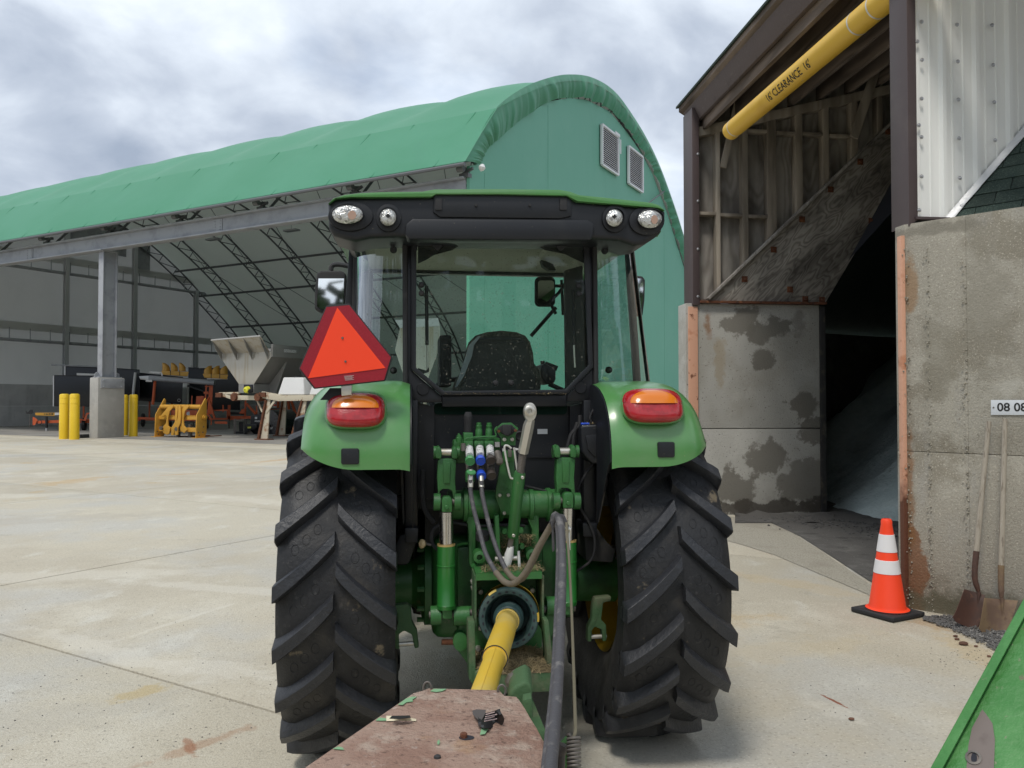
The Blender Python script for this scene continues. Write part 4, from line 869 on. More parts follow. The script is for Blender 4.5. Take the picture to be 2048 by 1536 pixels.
for a, b_ in (((1085, 900), (1080, 1050)), ((1130, 890), (1140, 1050)), ((1165, 900), (1250, 1140)), ((1100, 920), (1060, 1050)), ((1000, 900), (1000, 1000))):
    ot.part(rod(Z6(*a), Z6(*b_), YO, 0.10), 'frame_strut', M['orange'])
ot.part(MB().cyl(at(*Z6(965, 1050), YO - 0.03), at(*Z6(965, 1050), YO + 0.0), 0.1, 14), 'round_sticker', M['capgreen'])
cn = Thing('small_cone', at(*Z6(957, 995), YO + 0.2), 'small faded traffic cone resting on the orange trailer deck', 'cone')
c_ = at(*Z6(957, 995), YO + 0.2)
cn.part(MB().lathe([(0.17, 0), (0.16, 0.02), (0.13, 0.05), (0.035, 0.52), (0.001, 0.53)], c_, UP, 16), 'cone_body', M['conewh'])
cn.part(MB().lathe([(0.118, 0.14), (0.121, 0.14), (0.10, 0.24), (0.096, 0.24)], c_, UP, 16), 'cone_stripe', M['coneor'])
# orange frame between signal trailer and stand
of = Thing('light_trailer', gp(470, 856), 'low orange trailer frame between the signal trailer and the stand', 'trailer')
YF = 49.5
for P_ in ([(350, 1100), (740, 1100), (740, 1135), (350, 1140)], [(355, 960), (390, 960), (390, 1160), (355, 1160)], [(572, 900), (596, 900), (590, 1110), (565, 1110)], [(715, 965), (735, 965), (735, 1080), (715, 1080)], [(285, 960), (305, 960), (305, 1050), (285, 1050)]):
    of.part(plate([Z6(*p) for p in P_], YF, 0.14), 'frame_bar', M['orange'])
of.part(rod(Z6(595, 945), Z6(715, 1075), YF, 0.09), 'brace', M['orange'])
of.part(plate([Z6(505, 1060), Z6(540, 1010), Z6(575, 1005), Z6(575, 1070), Z6(505, 1070)], YF - 0.1, 0.3), 'fender', M['orange'])
of.part(plate([Z6(385, 1050), Z6(570, 1060), Z6(570, 1085), Z6(385, 1085)], YF + 0.1, 0.5), 'engine_tray', M['rubber'])
of.part(plate([Z6(200, 1170), Z6(345, 1170), Z6(345, 1205), Z6(200, 1200)], YF - 0.6, 0.2), 'outrigger', M['orange'])
for x in (370, 590): of.part(MB().cyl(at(*Z6(x, 1140), YF), Vector((at(*Z6(x, 1140), YF).x, YF, 0)), 0.06, 8), 'jack_leg', M['oldsteel'])
# --- black sweeper and small black stand
sw = Thing('sweeper_attachment', gp(505, 868), 'black sweeper attachment with yellow label under the hopper', 'sweeper')
YW = 40.5
sw.part(plate([Z6(565, 1205), Z6(720, 1205), Z6(735, 1245), Z6(700, 1280), Z6(640, 1280), Z6(565, 1340)], YW - 0.3, 0.25), 'side_arm', M['black'], bev=0.015)
sw.part(plate([Z6(560, 1290), Z6(640, 1285), Z6(700, 1340), Z6(565, 1345)], YW - 0.2, 0.9), 'skid', M['oldsteel'])
sw.part(plate([Z6(650, 1100), Z6(780, 1070), Z6(850, 1120), Z6(840, 1340), Z6(640, 1340)], YW, 0.9), 'hood', M['black'], bev=0.03)
a, b_ = at(*Z6(850, 1215), YW), at(*Z6(985, 1215), YW + 0.3)
sw.part(MB().lathe([(0.05, 0), (0.78, 0.0), (0.80, 0.05), (0.80, 1.2), (0.7, 1.25), (0.05, 1.25)], at(*Z6(895, 1222), YW - 0.1), (0.55, 0.8, 0), 24), 'brush_drum', mat('shiny_black_wrap', (0.012, 0.012, 0.014), 0.2, bump=(8, 0.5)))
sw.part(rod(Z6(985, 1100), Z6(1015, 1335), YW - 0.2, 0.07), 'hydraulic_arm', M['black'])
sw.part(rod(Z6(740, 960), Z6(760, 1080), YW + 0.2, 0.06), 'upright', M['oldsteel'])
sw.part(plate([Z6(702, 1112), Z6(732, 1112), Z6(732, 1140), Z6(702, 1140)], YW - 0.03, 0.02), 'label', M['white']); sw.part(plate([Z6(700, 1152), Z6(778, 1158), Z6(776, 1182), Z6(698, 1176)], YW - 0.03, 0.02), 'label', M['sticker']); sw.part(plate([Z6(608, 1238), Z6(655, 1235), Z6(655, 1257), Z6(608, 1260)], YW - 0.33, 0.02), 'label', mat('yellow_label', (0.6, 0.6, 0.08), 0.5))
sw.part(plate([Z6(900, 1245), Z6(935, 1240), Z6(925, 1268), Z6(900, 1272)], YW - 0.95, 0.02), 'label', M['sticker'])
gs = Thing('steel_trestle', gp(467, 868.5), 'small grey steel trestle beside the black sweeper', 'trestle')
gs.part(plate([Z6(430, 1140), Z6(465, 1140), Z6(465, 1340), Z6(430, 1340)], 40.8, 0.12), 'leg', M['oldsteel']); gs.part(plate([Z6(455, 1150), Z6(560, 1140), Z6(560, 1160), Z6(455, 1170)], 40.8, 0.3), 'top_bar', M['oldsteel'])
gs.part(plate([Z6(455, 1300), Z6(560, 1300), Z6(560, 1330), Z6(455, 1335)], 40.7, 0.4), 'tray', M['black']); gs.part(plate([Z6(500, 1180), Z6(555, 1180), Z6(555, 1300), Z6(500, 1300)], 41, 0.3), 'panel', M['black'])
# black threshold plate near the pier and flat bits on the apron
tp_ = Thing('rubber_threshold', gp(170, 876), 'black rubber strip lying between the outer bollards and the pier', 'rubber strip')
tp_.part(MB().bar(gp(158, 876) + UP * 0.08, gp(190, 875) + UP * 0.08, 0.3, 0.16), 'strip', M['rubber'], bev=0.02)

# ================================================================== SALT DOME WITH ITS ENTRANCE BAY
NJ = Vector((3.05, 6.28, 0)); AX = Vector((-0.107, 0.9943, 0)).normalized(); WX = Vector((AX.y, -AX.x, 0)); FV = 5.1
def Bp(u, v, z): return NJ + WX * u + AX * v + UP * z
def bf(px, py, v=FV): return on_plane(px, py, NJ + AX * v, AX)        # on a plane across the bay
def bu(px, py, u): return on_plane(px, py, NJ + WX * u, WX)           # on a plane along the opening
def uz(p): q = p - NJ; return q.dot(WX), p.z
def vz(p): q = p - NJ; return q.dot(AX), p.z
dome = Thing('salt_dome', NJ, 'concrete walled salt dome with open timber entrance bay and green shingle roof', 'salt dome')
dp = dome.part
def add_rust(m, z0, z1, col=(0.13, 0.045, 0.022)):
    nt = m.node_tree; N = nt.nodes; L = nt.links.new; b = N['Principled BSDF']; src = b.inputs['Base Color'].links[0].from_socket
    g = N.new('ShaderNodeNewGeometry'); s = N.new('ShaderNodeSeparateXYZ'); L(g.outputs['Position'], s.inputs[0])
    n = N.new('ShaderNodeTexNoise'); n.inputs['Scale'].default_value = 7; n.inputs['Detail'].default_value = 7; L(g.outputs['Position'], n.inputs['Vector'])
    ma = N.new('ShaderNodeMath'); ma.operation = 'MULTIPLY_ADD'; ma.inputs[1].default_value = 1.1; L(n.outputs[0], ma.inputs[0]); L(s.outputs[2], ma.inputs[2])
    r = N.new('ShaderNodeMapRange'); r.inputs['From Min'].default_value = z1 + 0.55; r.inputs['From Max'].default_value = z0 + 0.55; L(ma.outputs[0], r.inputs[0])
    mx = N.new('ShaderNodeMix'); mx.data_type = 'RGBA'; L(r.outputs[0], mx.inputs[0]); L(src, mx.inputs[6]); mx.inputs[7].default_value = (*col, 1); L(mx.outputs[2], b.inputs['Base Color'])
add_rust(M['pinksteel'], 0.75, 1.0)
# far jamb wall in two lifts
uL = uz(bf(1372, 800))[0]; uR = uz(bf(1640, 800))[0]; zT = bf(1500, 608).z; zMid = bf(1500, 857).z
for z0, z1 in ((-0.02, zMid - 0.006), (zMid + 0.006, zT)):
    dp(MB().prism([Bp(uL, FV, z0), Bp(uR, FV, z0), Bp(uR, FV + 0.34, z0), Bp(uL, FV + 0.34, z0)], UP * (z1 - z0)), 'jamb_wall', M['patchcon'], bev=0.012)
dp(MB().prism([Bp(uR + 0.002, FV - 0.01, 0), Bp(uR + 0.09, FV - 0.01, 0), Bp(uR + 0.09, FV + 0.36, 0), Bp(uR + 0.002, FV + 0.36, 0)], UP * (zT - 0.02)), 'jamb_edge_steel', M['dusty_black'], bev=0.008)
DAMP = (0.19, 0.178, 0.152)
for px, py, l_, w_, cc, st_ in ((1475, 640, 0.42, 0.22, DAMP, 0.92), (1535, 665, 0.33, 0.24, DAMP, 0.92), (1525, 715, 0.20, 0.18, DAMP, 0.92), (1600, 640, 0.14, 0.25, DAMP, 0.6), (1605, 815, 0.26, 0.23, DAMP, 0.92), (1625, 860, 0.25, 0.22, DAMP, 0.9), (1530, 925, 0.42, 0.30, DAMP, 0.9), (1600, 960, 0.45, 0.42, DAMP, 0.8), (1480, 985, 0.55, 0.26, DAMP, 0.9),
        (1520, 1015, 1.2, 0.14, (0.07, 0.06, 0.05), 0.85), (1415, 640, 0.10, 0.30, (0.24, 0.12, 0.05), 0.75), (1440, 740, 0.12, 0.5, (0.34, 0.28, 0.19), 0.6)):
    add_stain(M['patchcon'], bf(px, py), WX, UP, l_, w_, cc, st_, 2.6, 2.2)
ue0, ue1 = uz(bf(1377, 700, FV - 0.02))[0], uz(bf(1396, 700, FV - 0.02))[0]
dp(MB().prism([Bp(ue0, FV - 0.025, 0), Bp(ue1, FV - 0.025, 0), Bp(ue1, FV + 0.0, 0), Bp(ue0, FV + 0.0, 0)], UP * (zT - 0.05)), 'edge_angle', M['pinksteel'], bev=0.006)
# sloped box beam line
UPL = [uz(bf(1411, 603)), uz(bf(1797, 233))]; LOL = [uz(bf(1649, 606)), uz(bf(1797, 358))]
def lin(l, u): return l[0][1] + (l[1][1] - l[0][1]) * (u - l[0][0]) / (l[1][0] - l[0][0])
TPL = [uz(bf(1401, 262)), uz(bf(1797, 174))]
U_END = 5.2
studs = [(1434, 1442), (1487, 1498), (1537, 1555), (1594, 1608), (1649, 1661), (1706, 1719), (1759, 1769)]
su = [(uz(bf(a, 450))[0], uz(bf(b, 450))[0]) for a, b in studs]
k = su[-1][0] + 0.42
while k < U_END: su.append((k, k + 0.06)); k += 0.42
u0w = uz(bf(1398, 450))[0]
for a, b in su:
    zb = max(zT + 0.03, lin(UPL, (a + b) / 2) - 0.1); zt = lin(TPL, (a + b) / 2) + 0.02
    if zt > zb: dp(MB().prism([Bp(a, FV + 0.02, zb), Bp(b, FV + 0.02, zb), Bp(b, FV + 0.16, zb), Bp(a, FV + 0.16, zb)], UP * (zt - zb)), 'stud', M['stud'], bev=0.004)
edges = [u0w] + [(a + b) / 2 for a, b in su] + [U_END]
for a, b in zip(edges[:-1], edges[1:]):
    zl = [max(zT, lin(UPL, q) - 0.12) for q in (a, b)]; zu = [lin(TPL, q) + 0.38 for q in (a, b)]
    dp(MB().prism([Bp(a + 0.002, FV + 0.165, zl[0]), Bp(b - 0.002, FV + 0.165, zl[1]), Bp(b - 0.002, FV + 0.165, zu[1]), Bp(a + 0.002, FV + 0.165, zu[0])], AX * 0.02), 'plywood_panel', M['ply'])
def girt(pxa, pxb, py0, py1):
    a, b = uz(bf(pxa, py0))[0], uz(bf(pxb, py0))[0]; z = bf(pxa, py0, FV + 0.05).z
    dp(MB().bar(Bp(a, FV + 0.09, z), Bp(b, FV + 0.09, z), 0.13, 0.045), 'girt', M['stud'], bev=0.004)
girt(1399, 1434, 427, 0); girt(1442, 1487, 430, 0); girt(1498, 1537, 433, 0)
girt(1498, 1537, 262, 0); girt(1555, 1594, 266, 0); girt(1608, 1649, 268, 0); girt(1661, 1706, 272, 0)
dp(MB().bar(Bp(u0w, FV + 0.09, lin(TPL, u0w)), Bp(U_END, FV + 0.09, lin(TPL, U_END)), 0.16, 0.13), 'top_plate', M['stud'], bev=0.005)
dp(MB().bar(Bp(u0w, FV + 0.09, zT + 0.03), Bp(uz(bf(1440, 600))[0], FV + 0.09, zT + 0.03), 0.18, 0.07), 'sill_plate', M['rafter'])
ue = U_END
DG = [UPL[0], LOL[0], (3.9, lin(LOL, 3.9)), (ue, lin(LOL, 3.9) + (ue - 3.9)), (ue, lin(UPL, ue))]
dg_o = MB().prism([Bp(a, FV - 0.03, b) for a, b in DG], AX * 0.03).build('sloped_plywood_facing', M['plydiag'], dome.e, bev=0.004); dg_o.matrix_parent_inverse = dome.inv
dp(MB().bar(Bp(UPL[0][0] + 0.02, FV - 0.05, UPL[0][1] + 0.03), Bp(ue, FV - 0.05, lin(UPL, ue) + 0.03), 0.10, 0.035), 'sloped_cap_board', M['ply'], bev=0.005)
dp(MB().bar(Bp(UPL[0][0] - 0.1, FV - 0.02, zT + 0.018), Bp(LOL[0][0], FV - 0.02, zT + 0.018), 0.1, 0.03), 'sill_flashing', M['rust'])
Z77 = lambda x, y: (1360 + x / 3.135, 150 + y / 3.135)
for x, y in ((405, 1280), (587, 1095), (765, 905), (945, 718), (1130, 545), (1305, 355), (1200, 915), (785, 1405), (890, 1410), (690, 1345)):
    p = bf(*Z77(x, y), FV - 0.033); bo_ = dp(MB().box(p, (0.085, 0.012, 0.085), math.atan2(WX.y, WX.x)), 'bolt_plate', M['rust'])
    b = MB().cyl(p, p - AX * 0.03, 0.02, 6); o = b.build('bolt', M['rust'], bo_); o.matrix_parent_inverse = Matrix.Identity(4)
# brown corner post, far side
pu0, pu1 = uz(bf(1385, 450, FV - 0.05))[0], uz(bf(1399, 450, FV - 0.05))[0]; zPT = bf(1388, 248).z
dp(MB().prism([Bp(pu0, FV - 0.05, zT - 0.03), Bp(pu1, FV - 0.05, zT - 0.03), Bp(pu1, FV + 0.34, zT - 0.03), Bp(pu0, FV + 0.34, zT - 0.03)], UP * (zPT - zT + 0.25)), 'corner_trim', M['brown'], bev=0.006)
for py in (308, 402, 498, 593):
    p = bf(1396, py, FV - 0.052); dp(MB().lathe([(0.02, 0), (0.02, 0.006), (0.001, 0.012)], p, -AX, 10), 'screw', M['zinc'])
# roof: fascia boards, deck, joists
ZF = 5.62
vF = FV + 0.36
fe = [on_plane(1365, 227, NJ + AX * vF, AX), on_plane(1385, 257, NJ + AX * vF, AX)]
fu = uz(fe[0])[0]; fz1 = fe[0].z; fz0 = fe[1].z - 0.0
dp(MB().prism([Bp(fu, -6, fz1 + 0.03), Bp(fu + 0.05, -6, fz1 + 0.03), Bp(fu + 0.16, -6, fz0), Bp(fu + 0.11, -6, fz0)], AX * (vF + 6)), 'fascia_board', M['fascia'], bev=0.008)
dp(MB().prism([Bp(fu + 0.18, -6, fz0 + 0.10), Bp(fu + 0.24, -6, fz0 + 0.10), Bp(fu + 0.24, -6, fz0 - 0.13), Bp(fu + 0.18, -6, fz0 - 0.13)], AX * (vF + 5.7)), 'inner_fascia', M['rafter'], bev=0.006)
dp(MB().prism([Bp(fu + 0.12, -6, fz0 + 0.005), Bp(fu + 0.30, -6, fz0 + 0.08), Bp(fu + 0.30, -6, fz0 + 0.11), Bp(fu + 0.12, -6, fz0 + 0.03)], AX * (vF + 5.9)), 'soffit_board', M['rafter'])
sl = (TPL[1][1] - TPL[0][1]) / (TPL[1][0] - TPL[0][0]); zd = lambda u: TPL[0][1] + 0.34 + sl * (u - TPL[0][0])
dp(MB().prism([Bp(fu - 0.04, -6, fz1 + 0.035), Bp(0.15, -6, zd(0.15)), Bp(U_END, -6, zd(U_END)), Bp(U_END, -6, zd(U_END) + 0.08), Bp(fu - 0.04, -6, fz1 + 0.10)], AX * (vF + 6.05)), 'roof_deck', M['rafter'])
dp(MB().prism([Bp(fu - 0.07, -6, fz1 + 0.10), Bp(U_END, -6, zd(U_END) + 0.085), Bp(U_END, -6, zd(U_END) + 0.11), Bp(fu - 0.07, -6, fz1 + 0.13)], AX * (vF + 6.1)), 'roof_shingles', M['shingle'])
ju = 0.28
while ju < U_END:
    dp(MB().bar(Bp(ju, -5.8, zd(ju) - 0.13), Bp(ju, FV + 0.16, zd(ju) - 0.13), 0.05, 0.24), 'ceiling_joist', M['rafter'], bev=0.004)
    ju += 0.44
dp(MB().bar(bf(1483, 165, FV - 0.02), bf(1446, 335, FV - 0.02), 0.09, 0.04, up=AX), 'knee_brace', M['stud'], bev=0.004)
dp(MB().bar(bf(1752, 140, FV - 0.02), bf(1707, 275, FV - 0.02), 0.13, 0.04, up=AX), 'knee_brace', M['stud'], bev=0.004)
# near jamb: brown trim, siding, edge steel
zs = 3.03
dp(MB().prism([Bp(0.05, 0.18, zs - 0.05), Bp(0.05, -0.06, zs - 0.05), Bp(0.125, -0.06, zs), Bp(0.125, 0.18, zs)], UP * 4.5), 'corner_trim', M['brown'], bev=0.006)
prof_ = []
u = 0.12; first = True
while u < 3.4:
    for du, dv in ((0.0, 0), (0.028, 0), (0.033, -0.006), (0.045, -0.006), (0.050, 0), (0.122, 0), (0.127, -0.006), (0.139, -0.006), (0.144, 0), (0.205, 0), (0.222, -0.03), (0.252, -0.03), (0.269, 0)):
        prof_.append((u + du, dv))
    u += 0.284
dp(MB().grid([[Bp(a, -0.035 + d, z) for a, d in prof_] for z in (zs + 0.02, 7.6)]), 'siding', M['siding'], smooth=False)
dp(MB().bar(Bp(0.10, -0.05, zs + 0.012), Bp(1.2, -0.05, zs + 0.012), 0.06, 0.02), 'base_flashing', M['brown'])
Z8 = lambda x, y: (1800 + x / 3.2, y / 3.2)
for x, y in ((137, 140), (110, 266), (140, 384), (137, 632), (120, 802), (137, 878), (137, 1130), (122, 1346), (363, 159), (369, 394), (373, 638), (377, 886), (382, 1140), (588, 162), (595, 417), (602, 655), (608, 898), (385, 1318), (605, 1095)):
    p = on_plane(*Z8(x, y), NJ - AX * (0.067 if x > 130 else 0.062), AX)
    dp(MB().lathe([(0.016, 0), (0.016, 0.004), (0.009, 0.006), (0.009, 0.014), (0.001, 0.015)], p, -AX, 10), 'screw', M['zinc'])
dp(MB().prism([Bp(-0.004, 0.022, -0.01), Bp(-0.004, -0.035, -0.01), Bp(0.030, -0.035, -0.01), Bp(0.030, 0.022, -0.01)], UP * 2.92), 'edge_angle', M['pinksteel'], bev=0.006)
P0 = Bp(0.031, -0.02, 0); P1 = Vector((3.39, 5.95, 0)); EV = Vector((0.7, -0.714, 0)); IV = Vector((0.714, 0.7, 0))
for z0, z1 in ((-0.02, 1.218), (1.222, 3.0)):
    dp(MB().prism([P0 + UP * z0, P1 + UP * z0, P1 + IV * 0.35 + UP * z0, Bp(1.2, 0.05, z0), Bp(0.031, 0.1, z0)], UP * (z1 - z0)), 'wall_panel', M['wallcon'], bev=0.004)
    dp(MB().prism([P1 + UP * z0, P1 + EV * 2.1 + UP * z0, P1 + EV * 2.1 + IV * 0.35 + UP * z0, P1 + IV * 0.352 + UP * z0], UP * (z1 - z0)), 'wall_panel', M['wallcon'], bev=0.004)
b = MB()
random.seed(5)
for line, n_ in ((P1, 260), (P0.lerp(P1, 0.42), 260), (P0.lerp(P1, 0.08), 220)):
    for q in range(n_):
        z = random.random() ** 1.3 * 2.8; p = line + Vector((random.gauss(0, 0.022), -0.001 + random.random() * 0.006, z)); r = random.uniform(0.003, 0.008)
        b.lathe([(0.0005, -r), (r * 0.9, -r * 0.4), (r, r * 0.3), (0.0005, r)], p, Vector((random.random() - 0.5, random.random() - 0.5, 1)), 5)
o = dp(b, 'exposed_pebbles', M['aggregate']); o['kind'] = 'stuff'
FD = (P1 - P0).normalized()
for f_, z_, l_, w_, cc, st_ in ((0.10, 0.25, 0.10, 0.45, (0.22, 0.095, 0.04), 0.8), (0.05, 0.9, 0.05, 0.6, (0.24, 0.12, 0.05), 0.7), (0.08, 2.55, 0.07, 0.35, (0.30, 0.18, 0.09), 0.7), (0.5, 0.06, 0.5, 0.10, (0.13, 0.12, 0.08), 0.75), (0.55, 2.0, 0.16, 0.5, (0.27, 0.25, 0.2), 0.6), (0.35, 2.93, 0.5, 0.06, (0.20, 0.185, 0.15), 0.7), (1.3, 2.2, 0.2, 0.7, (0.28, 0.26, 0.21), 0.6), (1.1, 0.1, 0.6, 0.14, (0.14, 0.13, 0.09), 0.7), (1.6, 1.7, 0.14, 0.10, (0.50, 0.48, 0.42), 0.7)):
    add_stain(M['wallcon'], P0 + (P1 - P0) * f_ + UP * z_, FD, UP, l_, w_, cc, st_, 5.0, 1.7)
# dome ring and cone roof
DC = Vector((10.8, 9.76, 0)); RA = 8.0
ang0 = math.degrees(math.atan2(-0.7, -0.714)) % 360
ring = [DC + Vector((math.cos(R(a)), math.sin(R(a)), 0)) * RA / math.cos(R(7.5)) for a in [ang0 + 7.5 + 15 * k for k in range(20)]]
for p, q in zip(ring[:-1], ring[1:]):
    i_ = (DC - (p + q) / 2).normalized()
    dp(MB().prism([p, q, q + i_ * 0.3, p + i_ * 0.3], UP * 2.99), 'wall_panel', M['asphalt'])  # concrete walls coloured dark, the shade inside the dome is painted in
def cone_z(p): return 3.02 + 0.95 * (RA + 0.05 - (p - DC).length)
b = MB(); apex = DC + UP * 10.7
allr = [P1 + EV * 0.25 + IV * 0.35] + [ring[0] + (DC - ring[0]).normalized() * 0.3] + ring[1:]
for p, q in zip(allr[:-1], allr[1:]):
    pp, qq = p + (p - DC).normalized() * 0.08, q + (q - DC).normalized() * 0.08
    b.add([pp + UP * 3.0, qq + UP * 3.0, apex], [(0, 1, 2)])
far_c = Bp(uR - 0.1, FV + 0.2, 3.0); near_c = Bp(0.75, 0.06, 3.06)
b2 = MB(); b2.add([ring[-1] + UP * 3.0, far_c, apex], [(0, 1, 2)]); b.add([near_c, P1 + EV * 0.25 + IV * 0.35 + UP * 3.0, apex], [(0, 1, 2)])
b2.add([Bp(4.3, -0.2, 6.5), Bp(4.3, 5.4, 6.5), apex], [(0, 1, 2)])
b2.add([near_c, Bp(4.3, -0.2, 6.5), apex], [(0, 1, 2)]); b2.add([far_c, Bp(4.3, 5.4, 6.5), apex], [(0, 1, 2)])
dp(MB().prism([ring[-1], far_c - UP * 3.0, far_c - UP * 3.0 + AX * 0.2, ring[-1] + AX * 0.2], UP * 3.0), 'wall_panel', M['wallcon'])
dp(b2, 'daylight_closure', M['void'], smooth=False)  # black closing faces added to stop daylight leaking into the dome
dp(b, 'cone_roof_deck', M['shingle'], smooth=False)
SLP = 1.4
def roofpt(x, d):      # along eave, up the slope
    return P1 + IV * 0.26 + EV * x + (IV + UP * SLP).normalized() * d + UP * 3.02
NS = (UP - IV * SLP).normalized()
nsh = 0
for row in range(12):
    d0 = row * 0.135 - 0.03; off = (row % 3) * 0.11 + random.uniform(-0.02, 0.02)
    for c in range(-7, 9):
        x = c * 0.31 + off; x1_ = x + 0.307
        g0_, g1_ = uz(roofpt(0, d0 + 0.1))[0], uz(roofpt(1, d0 + 0.1))[0]; xm = (0.44 - g0_) / (g1_ - g0_)
        x = max(x, xm); pc = roofpt(x1_, d0)
        if x1_ - x < 0.03 or (pc - NJ).dot(AX) > 0.0: continue
        th_ = 0.008
        a, b_, cc, dd = roofpt(x + 0.003, d0), roofpt(x1_, d0), roofpt(x1_, d0 + 0.20), roofpt(x + 0.003, d0 + 0.20)
        lift = NS * (0.014 + random.uniform(0, 0.004))
        dp(MB().add([a + lift, b_ + lift, cc + NS * 0.003, dd + NS * 0.003, a + lift + NS * th_, b_ + lift + NS * th_, cc + NS * 0.011, dd + NS * 0.011], [(3, 2, 1, 0), (4, 5, 6, 7), (0, 1, 5, 4), (1, 2, 6, 5), (2, 3, 7, 6), (3, 0, 4, 7)]), 'shingle', M['shingle'], smooth=False)
def fl_x(d, v):        # where the roof plane meets the plane v in front of the siding
    a_, b_ = (roofpt(0, d) - NJ).dot(AX), (roofpt(1, d) - NJ).dot(AX); return (v - a_) / (b_ - a_)
ds = [-0.05, 0.12, 0.30, 0.52, 0.74, 0.98, 1.2, 1.45]
for d0, d1 in zip(ds[:-1], ds[1:]):
    d1 += 0.02; j_ = random.uniform(-0.006, 0.006); rw_ = [roofpt(fl_x(d, -0.067), d) + NS * 0.03 for d in (d0, d1)]
    dp(MB().add([rw_[0] + UP * 0.05 + AX * 0.02, rw_[1] + UP * 0.05 + AX * 0.02, rw_[1] + NS * j_, rw_[0], roofpt(fl_x(d0, -0.070) + 0.018, d0) + NS * (0.032 + j_), roofpt(fl_x(d1, -0.070) + 0.018, d1) + NS * 0.032], [(0, 1, 2, 3), (3, 2, 5, 4)]), 'flashing', M['flash'], solid=0.003)
# ID plate
sgn = Thing('number_plate', P1, 'white plate numbered 08 083 fixed to the dome wall', 'sign')
n2 = -IV
sc_ = [on_plane(x, y, P1 + n2 * 0.006, n2) for x, y in ((1982, 800), (2082, 800), (2082, 830), (1982, 830))]
sgn.part(MB().prism(sc_, n2 * 0.004), 'plate', M['signwhite'], bev=0.001)
tc_ = on_plane(1994, 815, P1 + n2 * 0.0115, n2)
o = text('plate_number', '08 083', 0.083, M['blackpaint'], sgn.e, tc_, EV, UP, align='LEFT', bold=0.0015); o.matrix_parent_inverse = sgn.inv
p = on_plane(1987, 815, P1 + n2 * 0.011, n2); sgn.part(MB().lathe([(0.006, 0), (0.005, 0.003), (0.001, 0.004)], p, n2, 10), 'rivet', M['oldsteel'])
# clearance pipe
best = min(((abs(bu(1463, 262, k * 0.01).z - bu(1690, 74, k * 0.01).z), k * 0.01) for k in range(-20, 60)))
PU = 0.06
pf = bu(1462, 262, PU); zpipe = pf.z; vfar = vz(pf)[0]
# second point fixes the run: nearly parallel to the opening
pn = on_plane(1764, 5, Vector((0, 0, zpipe)), UP)
pdir = (pn - pf).normalized(); pdir.z = 0; pdir.normalize()
RP = 0.110
cp = Thing('clearance_bar', pf, 'yellow hanging pipe lettered 16 foot clearance across the bay opening', 'clearance bar')
cp.part(MB().lathe([(RP - 0.012, 0.10), (RP - 0.012, 0.0), (RP, 0.0), (RP, 6.2)], pf, pdir, 32), 'pipe', M['pipeyel'])
cp.part(MB().lathe([(0.001, 0.1), (RP - 0.011, 0.1)], pf, pdir, 24), 'pipe_plug', M['pipeyel'])
for d_ in (0.13, 2.85, 3.15): cp.part(MB().lathe([(RP + 0.001, 0), (RP + 0.002, 0.003), (RP + 0.002, 0.016), (RP + 0.001, 0.019)], pf + pdir * d_, pdir, 32), 'pipe_band', M['wire'])
toEye = (EYE - (pf + pdir * 1.4)); toEye -= pdir * toEye.dot(pdir); toEye.normalize(); up_ = pdir.cross(toEye).normalized()
if up_.z < 0: up_ = -up_
tcx = ((bu(1585, 158, PU) - pf).dot(pdir))
def wrap(x, y, z):
    a = y / RP + R(4); return pf + pdir * (tcx + x) + (toEye * math.cos(a) + up_ * math.sin(a)) * (RP + 0.0025)
o = text('clearance_lettering', "16' CLEARANCE  16'", 0.115, M['blackpaint'], cp.e, (0, 0, 0), (1, 0, 0), (0, 1, 0), warp=wrap, sx=0.95, bold=0.0012); o.matrix_parent_inverse = cp.inv
# floor of the bay, apron
ap = MB().add([gp(x, y, 0.005) for x, y in ((1440, 1030), (1470, 1034), (1560, 1050), (1640, 1100), (1745, 1172), (1800, 1205), (1800, 1228), (1735, 1188), (1640, 1148), (1550, 1110), (1480, 1088), (1430, 1075))], [tuple(range(12))]).build('bay_apron_strip', M['aggregate'])
tag(ap, 'rough aggregate strip along the salt bay threshold', kind='structure')
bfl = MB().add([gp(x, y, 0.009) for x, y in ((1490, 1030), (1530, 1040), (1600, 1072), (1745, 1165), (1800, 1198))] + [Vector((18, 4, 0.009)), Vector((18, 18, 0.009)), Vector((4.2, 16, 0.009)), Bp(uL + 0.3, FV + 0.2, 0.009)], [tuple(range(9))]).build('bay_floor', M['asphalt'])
tag(bfl, 'dark dirty asphalt floor inside the salt bay', kind='structure')
# salt heap
rows = []
for i in range(70):
    row = []
    for j in range(70):
        x = 4.5 + i * 0.11; y = 7.0 + j * 0.16
        toe = 5.05 + 0.45 * noise.noise(Vector((y * 0.6, 1.2, 0))) + 0.12 * noise.noise(Vector((y * 3, 4.2, 0))) + max(0, 10.9 - y) * 0.9
        d = max(0, x - toe)
        h = min(0.95 * d, 3.6) * (0.85 + 0.25 * noise.noise(Vector((x * 0.8, y * 0.8, 2)))) + 0.07 * noise.fractal(Vector((x * 2.5, y * 2.5, 0)), 1.0, 2.0, 5) * min(1, d * 2)
        row.append((x, y, max(h, -0.02) if d > 0 else -0.02))
    rows.append(row)
sh_ = MB().grid(rows).build('salt_heap', M['salt']); tag(sh_, 'heap of grey green road salt inside the dark dome', kind='stuff')
b = MB()
for q in range(260):
    x = random.uniform(1500, 1800); y = 1024 + abs(random.gauss(0, 12)) + max(0, (x - 1560)) * 0.12
    p = gp(x, y, 0.012); r = random.uniform(0.004, 0.022)
    if p.x < 3.3: continue
    b.lathe([(0.001, -r * 0.3), (r, 0), (r * 0.6, r * 0.7), (0.001, r * 0.8)], p, (random.random() * 0.3, random.random() * 0.3, 1), 6)
